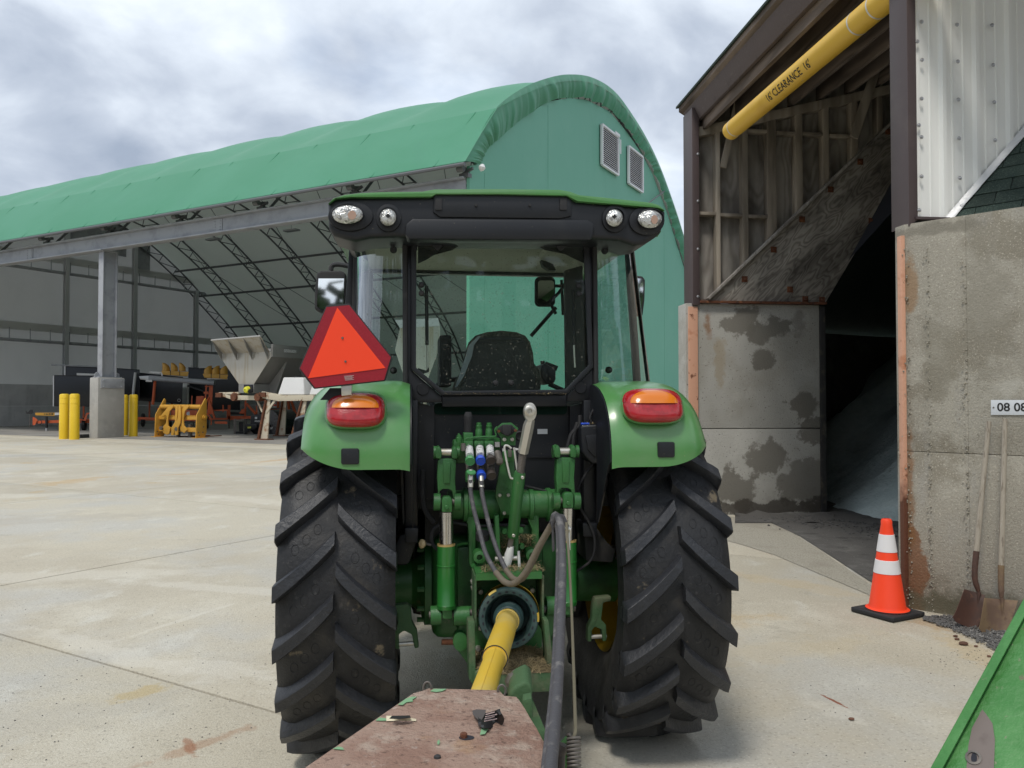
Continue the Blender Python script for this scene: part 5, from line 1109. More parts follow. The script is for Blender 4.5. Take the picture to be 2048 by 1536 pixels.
o = b.build('salt_crumbs', M['stone']); tag(o, 'crumbs and clods of salt scattered at the heap foot', kind='stuff')
rows = [[gp(1470 + 22 * i, 1030 + 2.2 * j, 0.012) + UP * max(0, 0.05 * noise.noise(Vector((i * 0.7, j * 0.5, 9))) + 0.05 * math.exp(-j * 0.8) - 0.012) for i in range(10)] for j in range(8)]
o = MB().grid(rows).build('spilled_dirt', M['asphalt']); tag(o, 'dark spilled dirt along the foot of the jamb wall', kind='stuff')

# ================================================================== CONE, SHOVELS, GRAVEL
c0 = gp(1775, 1229)
tcn = Thing('traffic_cone', c0, 'orange traffic cone with two white bands on a black base by the jamb', 'cone')
rb = R(28)
tcn.part(MB().box(c0 + UP * 0.022, (0.365, 0.365, 0.036), rb), 'base', M['rubber'], bev=0.012, seg=3)
for a in range(4):
    q = Matrix.Rotation(rb + a * math.pi / 2, 3, 'Z') @ Vector((0.13, 0.13, 0)); tcn.part(MB().box(c0 + q + UP * 0.004, (0.06, 0.06, 0.01), rb), 'foot', M['rubber'])
tcn.part(MB().lathe([(0.155, 0.038), (0.155, 0.05), (0.135, 0.058), (0.128, 0.075), (0.052, 0.60), (0.040, 0.675), (0.040, 0.705), (0.032, 0.72), (0.026, 0.72), (0.024, 0.69)], c0, UP, 40), 'cone_body', M['coneor'])
def cr(z): return 0.128 + (0.052 - 0.128) * (z - 0.075) / 0.525
for z0, z1 in ((0.315, 0.415), (0.475, 0.605)):
    tcn.part(MB().lathe([(cr(z0), z0), (cr(z0) + 0.003, z0 + 0.002), (cr(z1) + 0.003, z1 - 0.002), (cr(z1), z1)], c0, UP, 40), 'reflective_band', M['conewh'])
tcn.part(MB().lathe([(0.156, 0.042), (0.158, 0.044), (0.158, 0.047), (0.156, 0.049)], c0, UP, 40), 'stitch_ring', M['rubber'])
Z48 = lambda x, y: (1780 + x / 4.8, 1000 + y / 4.8)
def shovel(label, top, fer, bend, neck, blade, Yb, Yt, m_blade, ridge):
    pyT, pyB = top[1], max(p[1] for p in blade)
    def dep(py): return Yb + (Yt - Yb) * max(0, (pyB - py)) / (pyB - pyT)
    g0 = at(*neck, dep(neck[1])); g0.z = 0
    t_ = Thing('shovel', g0, label, 'shovel', 'shovels leaning on the dome wall')
    T_ = lambda p: at(*p, dep(p[1]))
    t_.part(MB().tube([T_(top), T_((top[0] * 0.5 + fer[0] * 0.5, top[1] * 0.5 + fer[1] * 0.5)), T_(fer)], [0.0165, 0.018, 0.0195], 12), 'handle', M['handle'])
    t_.part(MB().tube(smooth_pts([T_(fer), T_(bend), T_(neck)], 5), [0.0205] * 6 + [0.019] * 3 + [0.016, 0.013], 12), 'socket', m_blade)
    cx = sum(p[0] for p in blade) / len(blade)
    rows = []
    n_ = 9
    L_ = blade[0], blade[1]; R_ = blade[2], blade[3]
    for j in range(10):
        f = j / 9; a = Vector((*blade[0], 0)).lerp(Vector((*blade[1], 0)), f); b_ = Vector((*blade[3], 0)).lerp(Vector((*blade[2], 0)), f); row = []
        for i in range(n_):
            g = i / (n_ - 1); p = a.lerp(b_, g)
            cor = (abs(2 * g - 1) ** 6) * (f ** 5) * 9
            row.append(at(p.x, p.y - cor, dep(p.y) - 0.03 * (2 * g - 1) ** 2 - 0.02 * f + (0.015 if j == 0 else 0)))
        rows.append(row)
    t_.part(MB().grid(rows), 'blade', m_blade, solid=0.003)
    t_.part(MB().tube([T_(neck) - Vector((0, 0.01, 0)), T_(ridge) - Vector((0, 0.012, 0))], [0.014, 0.003], 8), 'blade_rib', m_blade)
M['blade2'] = mat('tan_rusted_blade', (0.20, 0.135, 0.075), 0.7, coord='World', spots=[((0.13, 0.08, 0.06), 5, 0.45, 0.6, 0.8, 6), ((0.09, 0.05, 0.03), 20, 0.58, 0.68, 0.7)])
M['blade1'] = mat('dark_rusted_blade', (0.095, 0.045, 0.032), 0.7, coord='World', spots=[((0.06, 0.035, 0.028), 5, 0.45, 0.6, 0.8, 6), ((0.17, 0.08, 0.045), 24, 0.62, 0.7, 0.6)])
shovel('dark rusted square shovel leaning on the dome wall nearer the traffic cone', (1978, 843), Z48(830, 490), Z48(812, 730), Z48(850, 880), [Z48(712, 855), Z48(597, 1165), Z48(850, 1255), Z48(914, 915)], 5.72, 5.80, M['blade1'], Z48(825, 1040))
shovel('tan rusted square shovel with longer socket leaning beside the dark one', (2010, 838), Z48(1068, 625), Z48(1066, 780), Z48(1070, 940), [Z48(905, 940), Z48(850, 1275), Z48(1115, 1318), Z48(1230, 968)], 5.60, 5.72, M['blade2'], Z48(1065, 1155))
g0 = [(1846, 1238), (1880, 1248), (1930, 1266), (1990, 1292), (2060, 1330), (2140, 1380)]
g1 = [(1850, 1232), (1905, 1236), (1950, 1236), (2000, 1236), (2080, 1240), (2160, 1250)]
rows = []
for j in range(14):
    row = []
    for i in range(60):
        f = i / 59 * 5; k = min(int(f), 4); f -= k
        a = Vector(g0[k]).lerp(Vector(g0[k + 1]), f); b_ = Vector(g1[k]).lerp(Vector(g1[k + 1]), f)
        ed = 3.5 * noise.noise(Vector((i * 0.5, 0.3, 0))) if j == 0 else 0
        q = a.lerp(b_, j / 13); p = gp(q.x, q.y + ed, 0.008)
        p.z = 0.008 + (j / 13) ** 2 * 0.10 * (i / 59) + 0.008 * noise.noise(Vector((i * 1.3, j * 1.3, 4))) * (j > 0)
        row.append(p)
    rows.append(row)
o = MB().grid(rows).build('gravel_bed', M['gravel']); tag(o, 'strip of grey gravel along the foot of the dome wall', kind='stuff')
b = MB()
for q in range(900):
    f = random.random() * 5; k = min(int(f), 4); f -= k; j = random.random() ** 1.2 * 1.12 - 0.12
    a = Vector(g0[k]).lerp(Vector(g0[k + 1]), f); b_ = Vector(g1[k]).lerp(Vector(g1[k + 1]), f); c = a + (b_ - a) * j
    p = gp(c.x, c.y, 0.012); p.z += max(0, j) ** 2 * 0.10 * (k + f) / 5; r = random.uniform(0.004, 0.013)
    b.lathe([(0.0005, -r * 0.4), (r, 0), (r * 0.7, r * 0.6), (0.0005, r * 0.75)], p, (random.random() - 0.5, random.random() - 0.5, 1), 5)
o = b.build('loose_gravel', M['stone'], smooth=False); tag(o, 'loose crushed stones on the gravel strip', kind='stuff')
for n_, (x, y, r, lab) in enumerate(((1927, 1289, 0.032, 'largest red brown stone chip lying beside the gravel strip'), (1911, 1273, 0.017, 'thin red brown chip next to the gravel edge above the others'), (1914, 1279, 0.018, 'flat dark red chip between the thin chip and the largest chip'), (1978, 1313, 0.014, 'small dark stone chip near the green panel'), (1952, 1293, 0.014, 'small red brown chip beside the largest chip'), (1703, 1439, 0.016, 'lone brown chip lying on open concrete'))):
    p = gp(x, y, 0.004)
    b = MB(); rr = []
    for j, (rad, h) in enumerate(((0.8, 0.0), (1.0, 0.22), (0.75, 0.5), (0.3, 0.62))):
        rr.append([p + Vector((math.cos(a * R(45)) * r * rad * (1 + 0.3 * noise.noise(Vector((a, n_, j)))), math.sin(a * R(45)) * r * rad * 0.75 * (1 + 0.3 * noise.noise(Vector((a, n_ + 9, j)))), h * r)) for a in range(8)])
    b.loft(rr); o = b.build('stone_chip', M['redstone'], smooth=False); tag(o, lab, 'stone', 'stone chips by the gravel')
b = MB()
for q in range(420):
    x = random.uniform(1500, 2040) if q < 160 else random.uniform(0, 560); y = random.uniform(1240, 1530) if q < 160 else 900 + 620 * random.random() ** 0.8
    if q < 90: x = random.gauss(1960, 40); y = 1300 + abs(random.gauss(0, 30))
    p = gp(x, y, 0.001); r = random.uniform(0.0015, 0.0045)
    b.lathe([(0.0004, 0), (r, 0.0005), (r * 0.7, r * 0.6), (0.0004, r * 0.7)], p, UP, 5)
o = b.build('yard_grit', M['stone'], smooth=False); tag(o, 'specks of grit and crumbs scattered over the concrete yard', kind='stuff')

# ================================================================== TRACTOR
TH = R(7.3); TO = Vector((-0.09, 3.96, 0))
tractor = empty('tractor', TO, TH, 'green farm tractor with black cab seen from behind', 'tractor')
TF = Vector((-math.sin(TH), math.cos(TH), 0)); TR = Vector((math.cos(TH), math.sin(TH), 0))
def tp(px, py, ly):
    """photo pixel -> tractor coordinates on the plane ly metres ahead of the rear axle"""
    p = on_plane(px, py, TO + TF * ly, TF) - TO
    return Vector((p.dot(TR), ly, p.z))
def ms(ly): return (TO.y + ly) / FPX       # metres per photo pixel at that depth
def tpart(mb, name, m, parent=None, **kw): return mb.build(name, M[m] if isinstance(m, str) else m, parent or tractor, **kw)
def tplate(pts, ly, th, name, m, parent=None, **kw):
    return tpart(MB().prism([tp(x, y, ly) for x, y in pts], (0, th, 0)), name, m, parent, **kw)
def tcyl(a, b, ly, r, name, m, parent=None, ly2=None, n=16, **kw):
    return tpart(MB().cyl(tp(*a, ly), tp(*b, ly if ly2 is None else ly2), r, n), name, m, parent, **kw)
def tbolt(px, py, ly, r, m='oldsteel', parent=None, L=0.02, n=6, nm='bolt'):
    p = tp(px, py, ly); return tpart(MB().lathe([(r, 0.01), (r, -L * 0.8), (r * 0.8, -L), (0.0005, -L)], p, (0, 1, 0), n), nm, m, parent)
def ell(cx, cy, rx, ry, n=28, a0=0): return [(cx + rx * math.cos(a0 + 2 * math.pi * k / n), cy + ry * math.sin(a0 + 2 * math.pi * k / n)) for k in range(n)]
def rrect(x0, y0, x1, y1, r, n=5):
    out = []
    for cx, cy, a in ((x1 - r, y1 - r, 0), (x0 + r, y1 - r, 90), (x0 + r, y0 + r, 180), (x1 - r, y0 + r, 270)):
        out += [(cx + r * math.cos(R(a + 90 * k / n)), cy + r * math.sin(R(a + 90 * k / n))) for k in range(n + 1)]
    return out
Z2 = lambda x, y: (780 + x / 4.267, 780 + y / 4.267)
Z3 = lambda x, y: (760 + x / 3.368, 1080 + y / 3.368)
Z1 = lambda x, y: (560 + x / 2.438, 340 + y / 2.438)
Z5 = lambda x, y: (840 + x / 9.31, 820 + y / 9.31)
Z55 = lambda x, y: (840 + x / 5.485, 1020 + y / 5.485)

# ---- rear wheels
TR_R, TW, NL = 0.785, 0.465, 20
def carc(x):            # carcass radius across the tread
    a = abs(x) / (TW / 2); return 0.742 - 0.010 * a * a - 0.030 * max(0, a - 0.8) / 0.2
def lugtop(x):
    a = abs(x) / (TW / 2); return TR_R - 0.012 * a * a
side_prof = [(0.385, 0.150), (0.42, 0.178), (0.50, 0.205), (0.58, 0.222), (0.64, 0.228), (0.68, 0.2295)]
tread_prof = [(carc(x), x) for x in [0.2325 - 0.465 * k / 16 for k in range(17)]]
car_prof = side_prof + [(0.700, 0.2325)] + tread_prof[1:-1] + [(0.700, -0.2325)] + [(r, -d) for r, d in side_prof[::-1]]
car_me = MB().lathe(car_prof, (0, 0, 0), (1, 0, 0), 80).data('tyre'); car_me.materials.append(M['tyre'])
def lug(side):
    """one tread bar of the left or right half; phi 0 faces rearwards, outer end trails down"""
    sec = []; n = 12
    for k in range(n + 1):
        f = k / n; x = 0.004 + f * 0.232
        phi = -(0.30 * f ** 0.92 + 0.00) * (1.0 - 0.10 * f)
        hw = 0.026 + 0.004 * f; bw = hw + 0.018 - 0.004 * f
        rb = carc(x) - 0.012; rt = lugtop(x)
        if k == n: rt -= 0.004
        ring = []
        for r_, w_ in ((rb, bw), (rt - 0.004, hw + 0.002), (rt, hw - 0.003), (rt, -hw + 0.003), (rt - 0.004, -hw - 0.002), (rb, -bw)):
            a = phi + w_ / 0.77; ring.append(Vector((side * x, -r_ * math.cos(a), r_ * math.sin(a))))
        sec.append(ring)
    # shoulder end runs down the sidewall
    for x, rb, rt, w in ((0.2405, 0.700, 0.742, 0.026), (0.2385, 0.672, 0.700, 0.022), (0.2310, 0.650, 0.668, 0.014)):
        phi = -0.270 - 0.02 * (0.785 - rt) / 0.1; ring = []
        for r_, w_ in ((rb, w + 0.006), (rt - 0.003, w + 0.002), (rt, w), (rt, -w), (rt - 0.003, -w - 0.002), (rb, -w - 0.006)):
            a = phi + w_ / 0.77; ring.append(Vector((side * x, -r_ * math.cos(a), r_ * math.sin(a))))
        sec.append(ring)
    me = MB().loft(sec).data('tread_lug', bev=0.0); me.materials.append(M['lug']); return me
lug_me = {1: lug(1), -1: lug(-1)}
oval_me = MB().lathe([(0.0195, 0), (0.0205, 0.0008), (0.0215, 0.0008), (0.0225, 0)], (0, 0, 0), (0, 0, 1), 16).data('moulded_ring'); oval_me.materials.append(M['tyre'])
wheel_rot = {-1: R(-4), 1: R(5.5)}
for sd in (-1, 1):
    wh = empty('rear_wheel', (sd * 0.70, 0, TR_R - 0.012)); wh.parent = tractor; wh.rotation_euler.x = wheel_rot[sd]
    link('tyre', car_me, None, wh)
    for half in (1, -1):
        for k in range(NL):
            a = 2 * math.pi * (k + (0.5 if half == 1 else 0)) / NL
            o = link('tread_lug', lug_me[half], None, wh); o.rotation_euler.x = a * 1.0
            if abs((math.degrees(a) + 180) % 360 - 180) < 75 or abs((math.degrees(a) + 180) % 360 - 180) > 285:
                for q in range(3):
                    x = half * (0.075 + 0.042 * q); ph = -a - 0.23 - 0.30 * (0.055 + 0.042 * q) / 0.232 - 0.0
                    ph = -a; lo = 0.30 * (abs(x) / 0.232)
                    an = a - lo + 0.162
                    # rings sit on the carcass between bars
                    r_ = carc(x) + 0.0003
                    o = link('moulded_ring', oval_me, None, wh)
                    pos = Vector((x, -r_ * math.cos(-an), -r_ * math.sin(-an)))
                    o.location = pos
                    nrm = Vector((0, pos.y, pos.z)).normalized(); o.rotation_mode = 'QUATERNION'; o.rotation_quaternion = nrm.to_track_quat('Z', 'Y'); o.scale = (0.72, 1.0, 1)
    m_ = MB().lathe([(0.40, -0.17), (0.385, -0.15), (0.365, -0.10), (0.36, 0.0), (0.365, 0.10), (0.385, 0.15), (0.40, 0.17)], (0, 0, 0), (1, 0, 0), 48)
    tpart(m_, 'rim', 'wheelyel', wh)
    m_ = MB().lathe([(0.362, sd * 0.02), (0.30, sd * 0.03), (0.24, sd * -0.05), (0.13, sd * -0.07), (0.12, sd * -0.02), (0.001, sd * -0.02)], (0, 0, 0), (1, 0, 0), 40)
    tpart(m_, 'wheel_disc', 'wheelyel', wh)
    for k in range(8):
        a = 2 * math.pi * k / 8; b = MB().cyl((-sd * 0.05, 0.10 * math.cos(a), 0.10 * math.sin(a)), (-sd * 0.11, 0.10 * math.cos(a), 0.10 * math.sin(a)), 0.014, 6)
        tpart(b, 'wheel_nut', 'oldsteel', wh)
# front wheels
for sd in (-1, 1):
    wh = empty('front_wheel', (sd * 0.70, 2.15, 0.55)); wh.parent = tractor
    tpart(MB().lathe([(0.29, 0.12), (0.40, 0.16), (0.50, 0.165), (0.545, 0.13), (0.55, 0), (0.545, -0.13), (0.50, -0.165), (0.40, -0.16), (0.29, -0.12)], (0, 0, 0), (1, 0, 0), 48), 'tyre', 'tyre', wh)
    tpart(MB().lathe([(0.30, 0.12), (0.27, 0.05), (0.12, 0.02), (0.001, 0.02)], (0, 0, 0), (sd, 0, 0), 30), 'rim', 'wheelyel', wh)

# ---- fenders
def fender(sd):
    xi, xo = 0.412, 0.865
    arcs = [(-0.735, 1.335), (-0.735, 1.40), (-0.722, 1.47), (-0.69, 1.545), (-0.635, 1.61), (-0.56, 1.655), (-0.46, 1.685), (-0.30, 1.70), (-0.1, 1.705), (0.15, 1.70), (0.4, 1.665), (0.62, 1.58)]
    arcs = [(p.y, p.z) for p in smooth_pts([(0, a, b) for a, b in arcs], 4)]
    nv = 22; rows = []
    for i, (y, z) in enumerate(arcs):
        row = []
        for j in range(nv):
            f = j / (nv - 1); x = xi + (xo - xi) * f
            # outer edge rolls over and down
            e = max(0, (f - 0.55) / 0.45)
            drop = 0.115 * e ** 2.6; inn = 0.020 * e ** 4
            e0 = max(0, (0.12 - f) / 0.12); drop0 = 0.014 * e0 ** 2
            # inward normal of the arc: towards the axle
            n = Vector((0, -y, 0.78 - z)).normalized()
            yy, zz = y + n.y * (drop + drop0), z + n.z * (drop + drop0)
            # rounded lower outer corner
            i_f = i / 10.0
            if i < 14: zz += (1 - i / 14.0) ** 1.6 * 0.15 * max(0, (f - 0.45) / 0.55) ** 2.4; 
            row.append(Vector((sd * (x - inn), yy, zz)))
        rows.append(row)
    fd = empty('fender', (0, 0, 0)); fd.parent = tractor
    tpart(MB().grid(rows), 'fender_shell', 'jd', fd, solid=0.006)
    # inner skirt towards the cab
    tpart(MB().grid([[Vector((sd * (xi - 0.006), y + 0.01, z - 0.012)), Vector((sd * (xi - 0.012), y + 0.03, z - 0.03)), Vector((sd * (xi - 0.016), max(y, -0.55) + 0.03, max(z - 0.30, 1.05)))] for y, z in arcs[2:]]), 'fender_skirt', 'black', fd, solid=0.004)
    return fd
fenL, fenR = fender(-1), fender(1)
# tail lamps, reflectors
def lamp_shell(cx, cy, rx, ry, ly, th, power=3.2, n=30, rings=7, y0=None, y1=None, tilt=0.0):
    """pillow shaped lens: superellipse outline, domed rearwards"""
    mb = MB(); rows = []
    for k in range(rings):
        f = math.cos(k / (rings - 1) * math.pi / 2) if k < rings - 1 else 0.02
        d = th * math.sin(k / (rings - 1) * math.pi / 2)
        ring = []
        for q in range(n):
            a = 2 * math.pi * q / n; c, s_ = math.cos(a), math.sin(a)
            x = cx + rx * f ** 0.5 * math.copysign(abs(c) ** (2 / power), c); y = cy + ry * f ** 0.5 * math.copysign(abs(s_) ** (2 / power), s_)
            if y0 is not None: y = max(y, y0)
            if y1 is not None: y = min(y, y1)
            p = tp(x, y, ly); p.y -= d; p.y += tilt * (cy - y) * ms(ly)
            ring.append(p)
        rows.append(ring)
    return mb.loft(rows, cap=True)
for cx, cy, par, inner in ((711.5, 820, fenL, 1), (1304.5, 811, fenR, -1)):
    lm = empty('tail_lamp', (0, 0, 0)); lm.parent = par
    ly = -0.715
    tpart(lamp_shell(cx, cy, 62, 38, ly + 0.03, 0.035, tilt=0.45), 'lamp_gasket', 'jd', lm)
    tpart(lamp_shell(cx, cy, 59, 35, ly + 0.02, 0.062, y0=cy - 7, tilt=0.45), 'red_lens', 'redlens', lm)
    tpart(lamp_shell(cx, cy, 59, 35, ly + 0.02, 0.0605, y1=cy - 7, tilt=0.45), 'red_rim', 'redlens', lm)
    tpart(lamp_shell(cx, cy - 2, 53, 31, ly + 0.012, 0.0605, y1=cy - 5, tilt=0.45, power=2.6), 'amber_lens', 'amber', lm)
    tpart(lamp_shell(cx, cy + 19, 40, 7, ly - 0.022, 0.014, tilt=0.45, power=5), 'reflector_strip', M['redlens'], lm)
    for sx in (-40, 44): tbolt(cx + sx, cy + 18, ly - 0.048 + 0.03, 0.006, 'blackpaint', lm, 0.01, 10, 'lens_screw')
for x0, y0, x1, y1, par in ((682, 897, 718, 929, fenL), (1316, 884, 1350, 915, fenR)):
    tplate(rrect(x0, y0, x1, y1, 4), -0.742, 0.02, 'rubber_plug', 'black', par, bev=0.004)
# SMV triangle
sm_ = empty('slow_vehicle_sign', (0, 0, 0)); sm_.parent = tractor
SMV = [(652, 611), (699, 607), (785, 715), (771, 762), (628, 778), (597, 738)]
cxs = sum(p[0] for p in SMV) / 6; cys = sum(p[1] for p in SMV) / 6
sh = lambda pts, f: [(cxs + (x - cxs) * f, cys + (y - cys) * f) for x, y in pts]
tplate(SMV, -0.775, 0.012, 'sign_edge', 'rubber', sm_, bev=0.004)
tplate(sh(SMV, 0.965), -0.7775, 0.004, 'red_border', 'smvred', sm_)
tplate([(674.5, 615), (771, 736), (616, 756.5)], -0.7800, 0.004, 'orange_triangle', 'smvor', sm_)
for x, y in ((685, 676), (691, 723)): tbolt(x, y, -0.7802, 0.0045, 'oldsteel', sm_, 0.004, 10, 'rivet')
b = MB()
for k in range(5):
    q = [tp(688 + k * 0.6, 752.5 + k * 2.0, -0.7785), tp(708 - (k % 2) * 3, 751.0 + k * 2.0, -0.7785)]
    b.bar(q[0], q[1], 0.0012, 0.0016)
tpart(b, 'print_lines', 'smvtext', sm_)
tplate([(682, 770), (704, 768), (703, 790), (683, 792)], -0.765, 0.03, 'socket_bracket', 'zincy', sm_, bev=0.003)
tplate([(640, 800), (660, 776), (700, 776), (700, 800)], -0.70, 0.02, 'fender_bracket', 'black', sm_)
# ---- cab
LYW = -0.38
cab = tractor
# roof
roof = empty('roof', (0, 0, 0)); roof.parent = tractor
BAND = [(656, 408), (661, 400), (671, 395), (700, 392), (863, 391), (872, 386), (1000, 386), (1134, 389), (1155, 400), (1240, 407), (1315, 414), (1326, 418), (1331, 424), (1331, 440), (1322, 465), (1312, 474), (1290, 488), (1268, 491), (1240, 481), (1188, 478), (1000, 476), (814, 475), (790, 474), (740, 476), (712, 483), (690, 478), (667, 471), (657, 455)]
tplate(BAND, -0.56, 0.26, 'rear_cowl', 'black', roof, bev=0.022, seg=3, ang=50)
CAP = [(656, 407), (668, 396), (690, 389.5), (720, 386), (762, 384), (845, 383), (858, 380.5), (870, 378.5), (1000, 378), (1120, 379.5), (1140, 383), (1158, 390), (1200, 394), (1300, 405), (1318, 410), (1330, 421), (1318, 416), (1240, 409), (1155, 402), (1134, 391), (1000, 388), (872, 388), (863, 393), (700, 394), (671, 397)]
tplate(CAP, -0.585, 0.05, 'cap_edge', 'jd', roof, bev=0.004)
xl, xr = tp(656, 407, -0.56).x, tp(1330, 421, -0.56).x; xc = (xl + xr) / 2; hwid = (xr - xl) / 2
rows = []
for y, w, zt in ((-0.54, 0.985, 2.475), (-0.40, 1.0, 2.50), (0.1, 1.02, 2.53), (0.7, 1.02, 2.53), (1.0, 0.99, 2.51), (1.08, 0.96, 2.49)):
    rows.append([Vector((xc + hwid * w * u, y, zt - 0.10 * abs(u) ** 5 - 0.02 * u * u)) for u in [-1 + 2 * k / 24 for k in range(25)]])
tpart(MB().grid(rows), 'roof_cap', 'jd', roof, solid=0.03)
tpart(MB().bx((xc - hwid * 0.95, -0.42, 2.428), (xc + hwid * 0.95, 1.12, 2.452)), 'roof_underside', 'black', roof, bev=0.008)
tpart(MB().bx((xc - hwid * 0.86, -0.28, 2.405), (xc + hwid * 0.86, 0.98, 2.427)), 'headliner', 'headliner', roof, bev=0.006)
tpart(MB().bx((xc - hwid * 0.86, 0.94, 2.385), (xc + hwid * 0.86, 1.0, 2.427)), 'front_header', 'black', roof, bev=0.01)
tplate([(868, 388), (1134, 391), (1143, 402), (1143, 432), (1120, 437), (880, 434), (866, 424)], -0.570, 0.03, 'cowl_panel', 'black', roof, bev=0.005)
for x0 in (870, 1120): tplate(rrect(x0, 396, x0 + 14, 420, 2), -0.576, 0.02, 'cowl_clip', 'rubber', roof, bev=0.002)
tplate([(825, 437), (1176, 439), (1189, 447), (1186, 472), (1182, 480), (817, 478), (809, 468), (812, 448)], -0.582, 0.09, 'lower_cowl', 'black', roof, bev=0.010)
for x in (952, 1060): tbolt(x, 411, -0.572, 0.006, 'rubber', roof, 0.006, 10, 'cowl_rivet')
for cx, cy, rx, ry, oval in ((695, 429, 31, 18.5, 1), (776, 434.5, 16.5, 17, 0), (1229, 436, 16.5, 17, 0), (1300, 438, 24, 18, 1)):
    wl_ = empty('work_lamp', (0, 0, 0)); wl_.parent = roof
    tplate(ell(cx + (1 if not oval else (6 if cx < 900 else -6)), cy + (1 if not oval else 3), rx * 1.36 + 3, ry * 1.45 + 3), -0.571, 0.03, 'lamp_recess', 'frame', wl_, bev=0.004)
    rows = []
    for f, d in ((1.08, 0.0), (1.08, 0.018), (1.0, 0.022)): rows.append([tp(x, y, -0.575) + Vector((0, -d, 0)) for x, y in ell(cx, cy, rx * f, ry * f)])
    tpart(MB().loft(rows, cap=False), 'lamp_bezel', 'black', wl_)
    rows = [[tp(x, y, -0.595) + Vector((0, -d, 0)) for x, y in ell(cx, cy, rx * f, ry * f)] for f, d in ((1.0, 0), (0.85, 0.008), (0.55, 0.014), (0.02, 0.016))]
    tpart(MB().loft(rows), 'lens', 'lensclear', wl_)
    if oval: tplate(ell(cx + 9, cy + 1, rx * 0.28, ry * 0.5, 14), -0.6125, 0.002, 'amber_bulb', mat('amber_tint', (0.42, 0.27, 0.20), 0.2), wl_)
    else: tplate([(cx, cy - 8), (cx + 5, cy - 3), (cx, cy + 2), (cx - 5, cy - 3)], -0.613, 0.002, 'bulb_shield', 'blackpaint', wl_)
# rear window: frame, glass
WIN = [(824, 477), (1176, 478), (1179, 500), (1187, 735), (1135, 788), (884, 791), (822, 739), (822, 500)]
def frame_ring(outer, inner, ly, th, name, m, parent=None, bev=0.006):
    n = len(outer); O_ = [tp(x, y, ly) for x, y in outer]; I_ = [tp(x, y, ly) for x, y in inner]; e = Vector((0, th, 0)); mb = MB()
    mb.add(O_ + I_ + [p + e for p in O_] + [p + e for p in I_], sum([[(i, (i + 1) % n, (i + 1) % n + n, i + n), (i + 2 * n, i + 3 * n, (i + 1) % n + 3 * n, (i + 1) % n + 2 * n), (i, i + 2 * n, (i + 1) % n + 2 * n, (i + 1) % n), (i + n, (i + 1) % n + n, (i + 1) % n + 3 * n, i + 3 * n)] for i in range(n)], []))
    return tpart(mb, name, m, parent, bev=bev)
cxw = 1005; cyw = 640
WIN_I = [(836, 490), (1166, 490), (1168, 502), (1177, 731), (1131, 779), (888, 782), (832, 735), (833, 502)]
rw = empty('rear_window', (0, 0, 0)); rw.parent = tractor
frame_ring(WIN, WIN_I, LYW - 0.012, 0.02, 'window_seal', 'black', rw, 0.005)
tplate(WIN_I, LYW, 0.005, 'pane', 'glass', rw)
tplate([(836, 482), (925, 487), (905, 500), (868, 510), (852, 520), (836, 527)], LYW + 0.008, 0.004, 'corner_print', 'blackpaint', rw)
tplate([(1170, 482), (1068, 487), (1090, 500), (1130, 508), (1150, 518), (1170, 527)], LYW + 0.008, 0.004, 'corner_print', 'blackpaint', rw)
for x in (875, 1122): tplate([(x - 18, 479), (x + 18, 479), (x + 10, 492), (x + 2, 501), (x - 2, 501), (x - 10, 492)], LYW - 0.02, 0.012, 'hinge', 'black', rw, bev=0.003)
for x, y in ((843, 570), (843, 587), (1156, 572), (1157, 588), (991, 766), (1022, 766)):
    p = tp(x, y, LYW - 0.004); tpart(MB().lathe([(0.013, 0), (0.0125, -0.010), (0.009, -0.016), (0.0005, -0.018)], p, (0, 1, 0), 14), 'glass_knob', 'rubber', rw)
tcyl((853, 572), (854, 690), LYW + 0.03, 0.008, 'gas_strut', 'rubber', rw); tcyl((854, 690), (855, 740), LYW + 0.03, 0.0045, 'strut_rod', 'zincy', rw)
tcyl((1146, 580), (1148, 690), LYW + 0.03, 0.008, 'gas_strut', 'rubber', rw); tcyl((1148, 690), (1150, 735), LYW + 0.03, 0.0045, 'strut_rod', 'zincy', rw)
tplate([(836, 736), (852, 741), (858, 734), (858, 744), (845, 748), (836, 742)], LYW + 0.02, 0.015, 'strut_bracket', 'rubber', rw)
# cab frame posts and lower frame
fr_ = empty('cab_frame', (0, 0, 0)); fr_.parent = tractor
tplate([(809, 474), (826, 474), (823, 740), (884, 793), (884, 805), (806, 805), (806, 776), (811, 770)], LYW + 0.008, 0.06, 'rear_post', 'frame', fr_, bev=0.008)
tplate([(1190, 476), (1174, 476), (1185, 737), (1134, 790), (1134, 803), (1200, 803), (1199, 776), (1189, 770)], LYW + 0.008, 0.06, 'rear_post', 'frame', fr_, bev=0.008)
tplate([(884, 790), (1134, 788), (1134, 813), (884, 814)], LYW + 0.010, 0.06, 'window_sill', 'frame', fr_, bev=0.008)
for x, y in ((846, 778), (1161, 775)): tpart(MB().lathe([(0.028, 0), (0.028, -0.004), (0.026, -0.006), (0.0005, -0.006)], tp(x, y, LYW + 0.008), (0, 1, 0), 20), 'frame_plug', 'frame', fr_)
tplate([(806, 800), (836, 800), (836, 1058), (810, 1058)], LYW - 0.01, 0.07, 'cab_leg', 'frame', fr_, bev=0.008)
tplate([(1167, 800), (1200, 800), (1194, 1048), (1167, 1048)], LYW - 0.01, 0.07, 'cab_leg', 'frame', fr_, bev=0.008)
tplate([(809, 1056), (837, 1056), (836, 1086), (810, 1086)], LYW - 0.05, 0.14, 'cab_mount', 'black', fr_, bev=0.008); tplate([(1165, 1046), (1195, 1046), (1194, 1074), (1166, 1074)], LYW - 0.05, 0.14, 'cab_mount', 'black', fr_, bev=0.008)
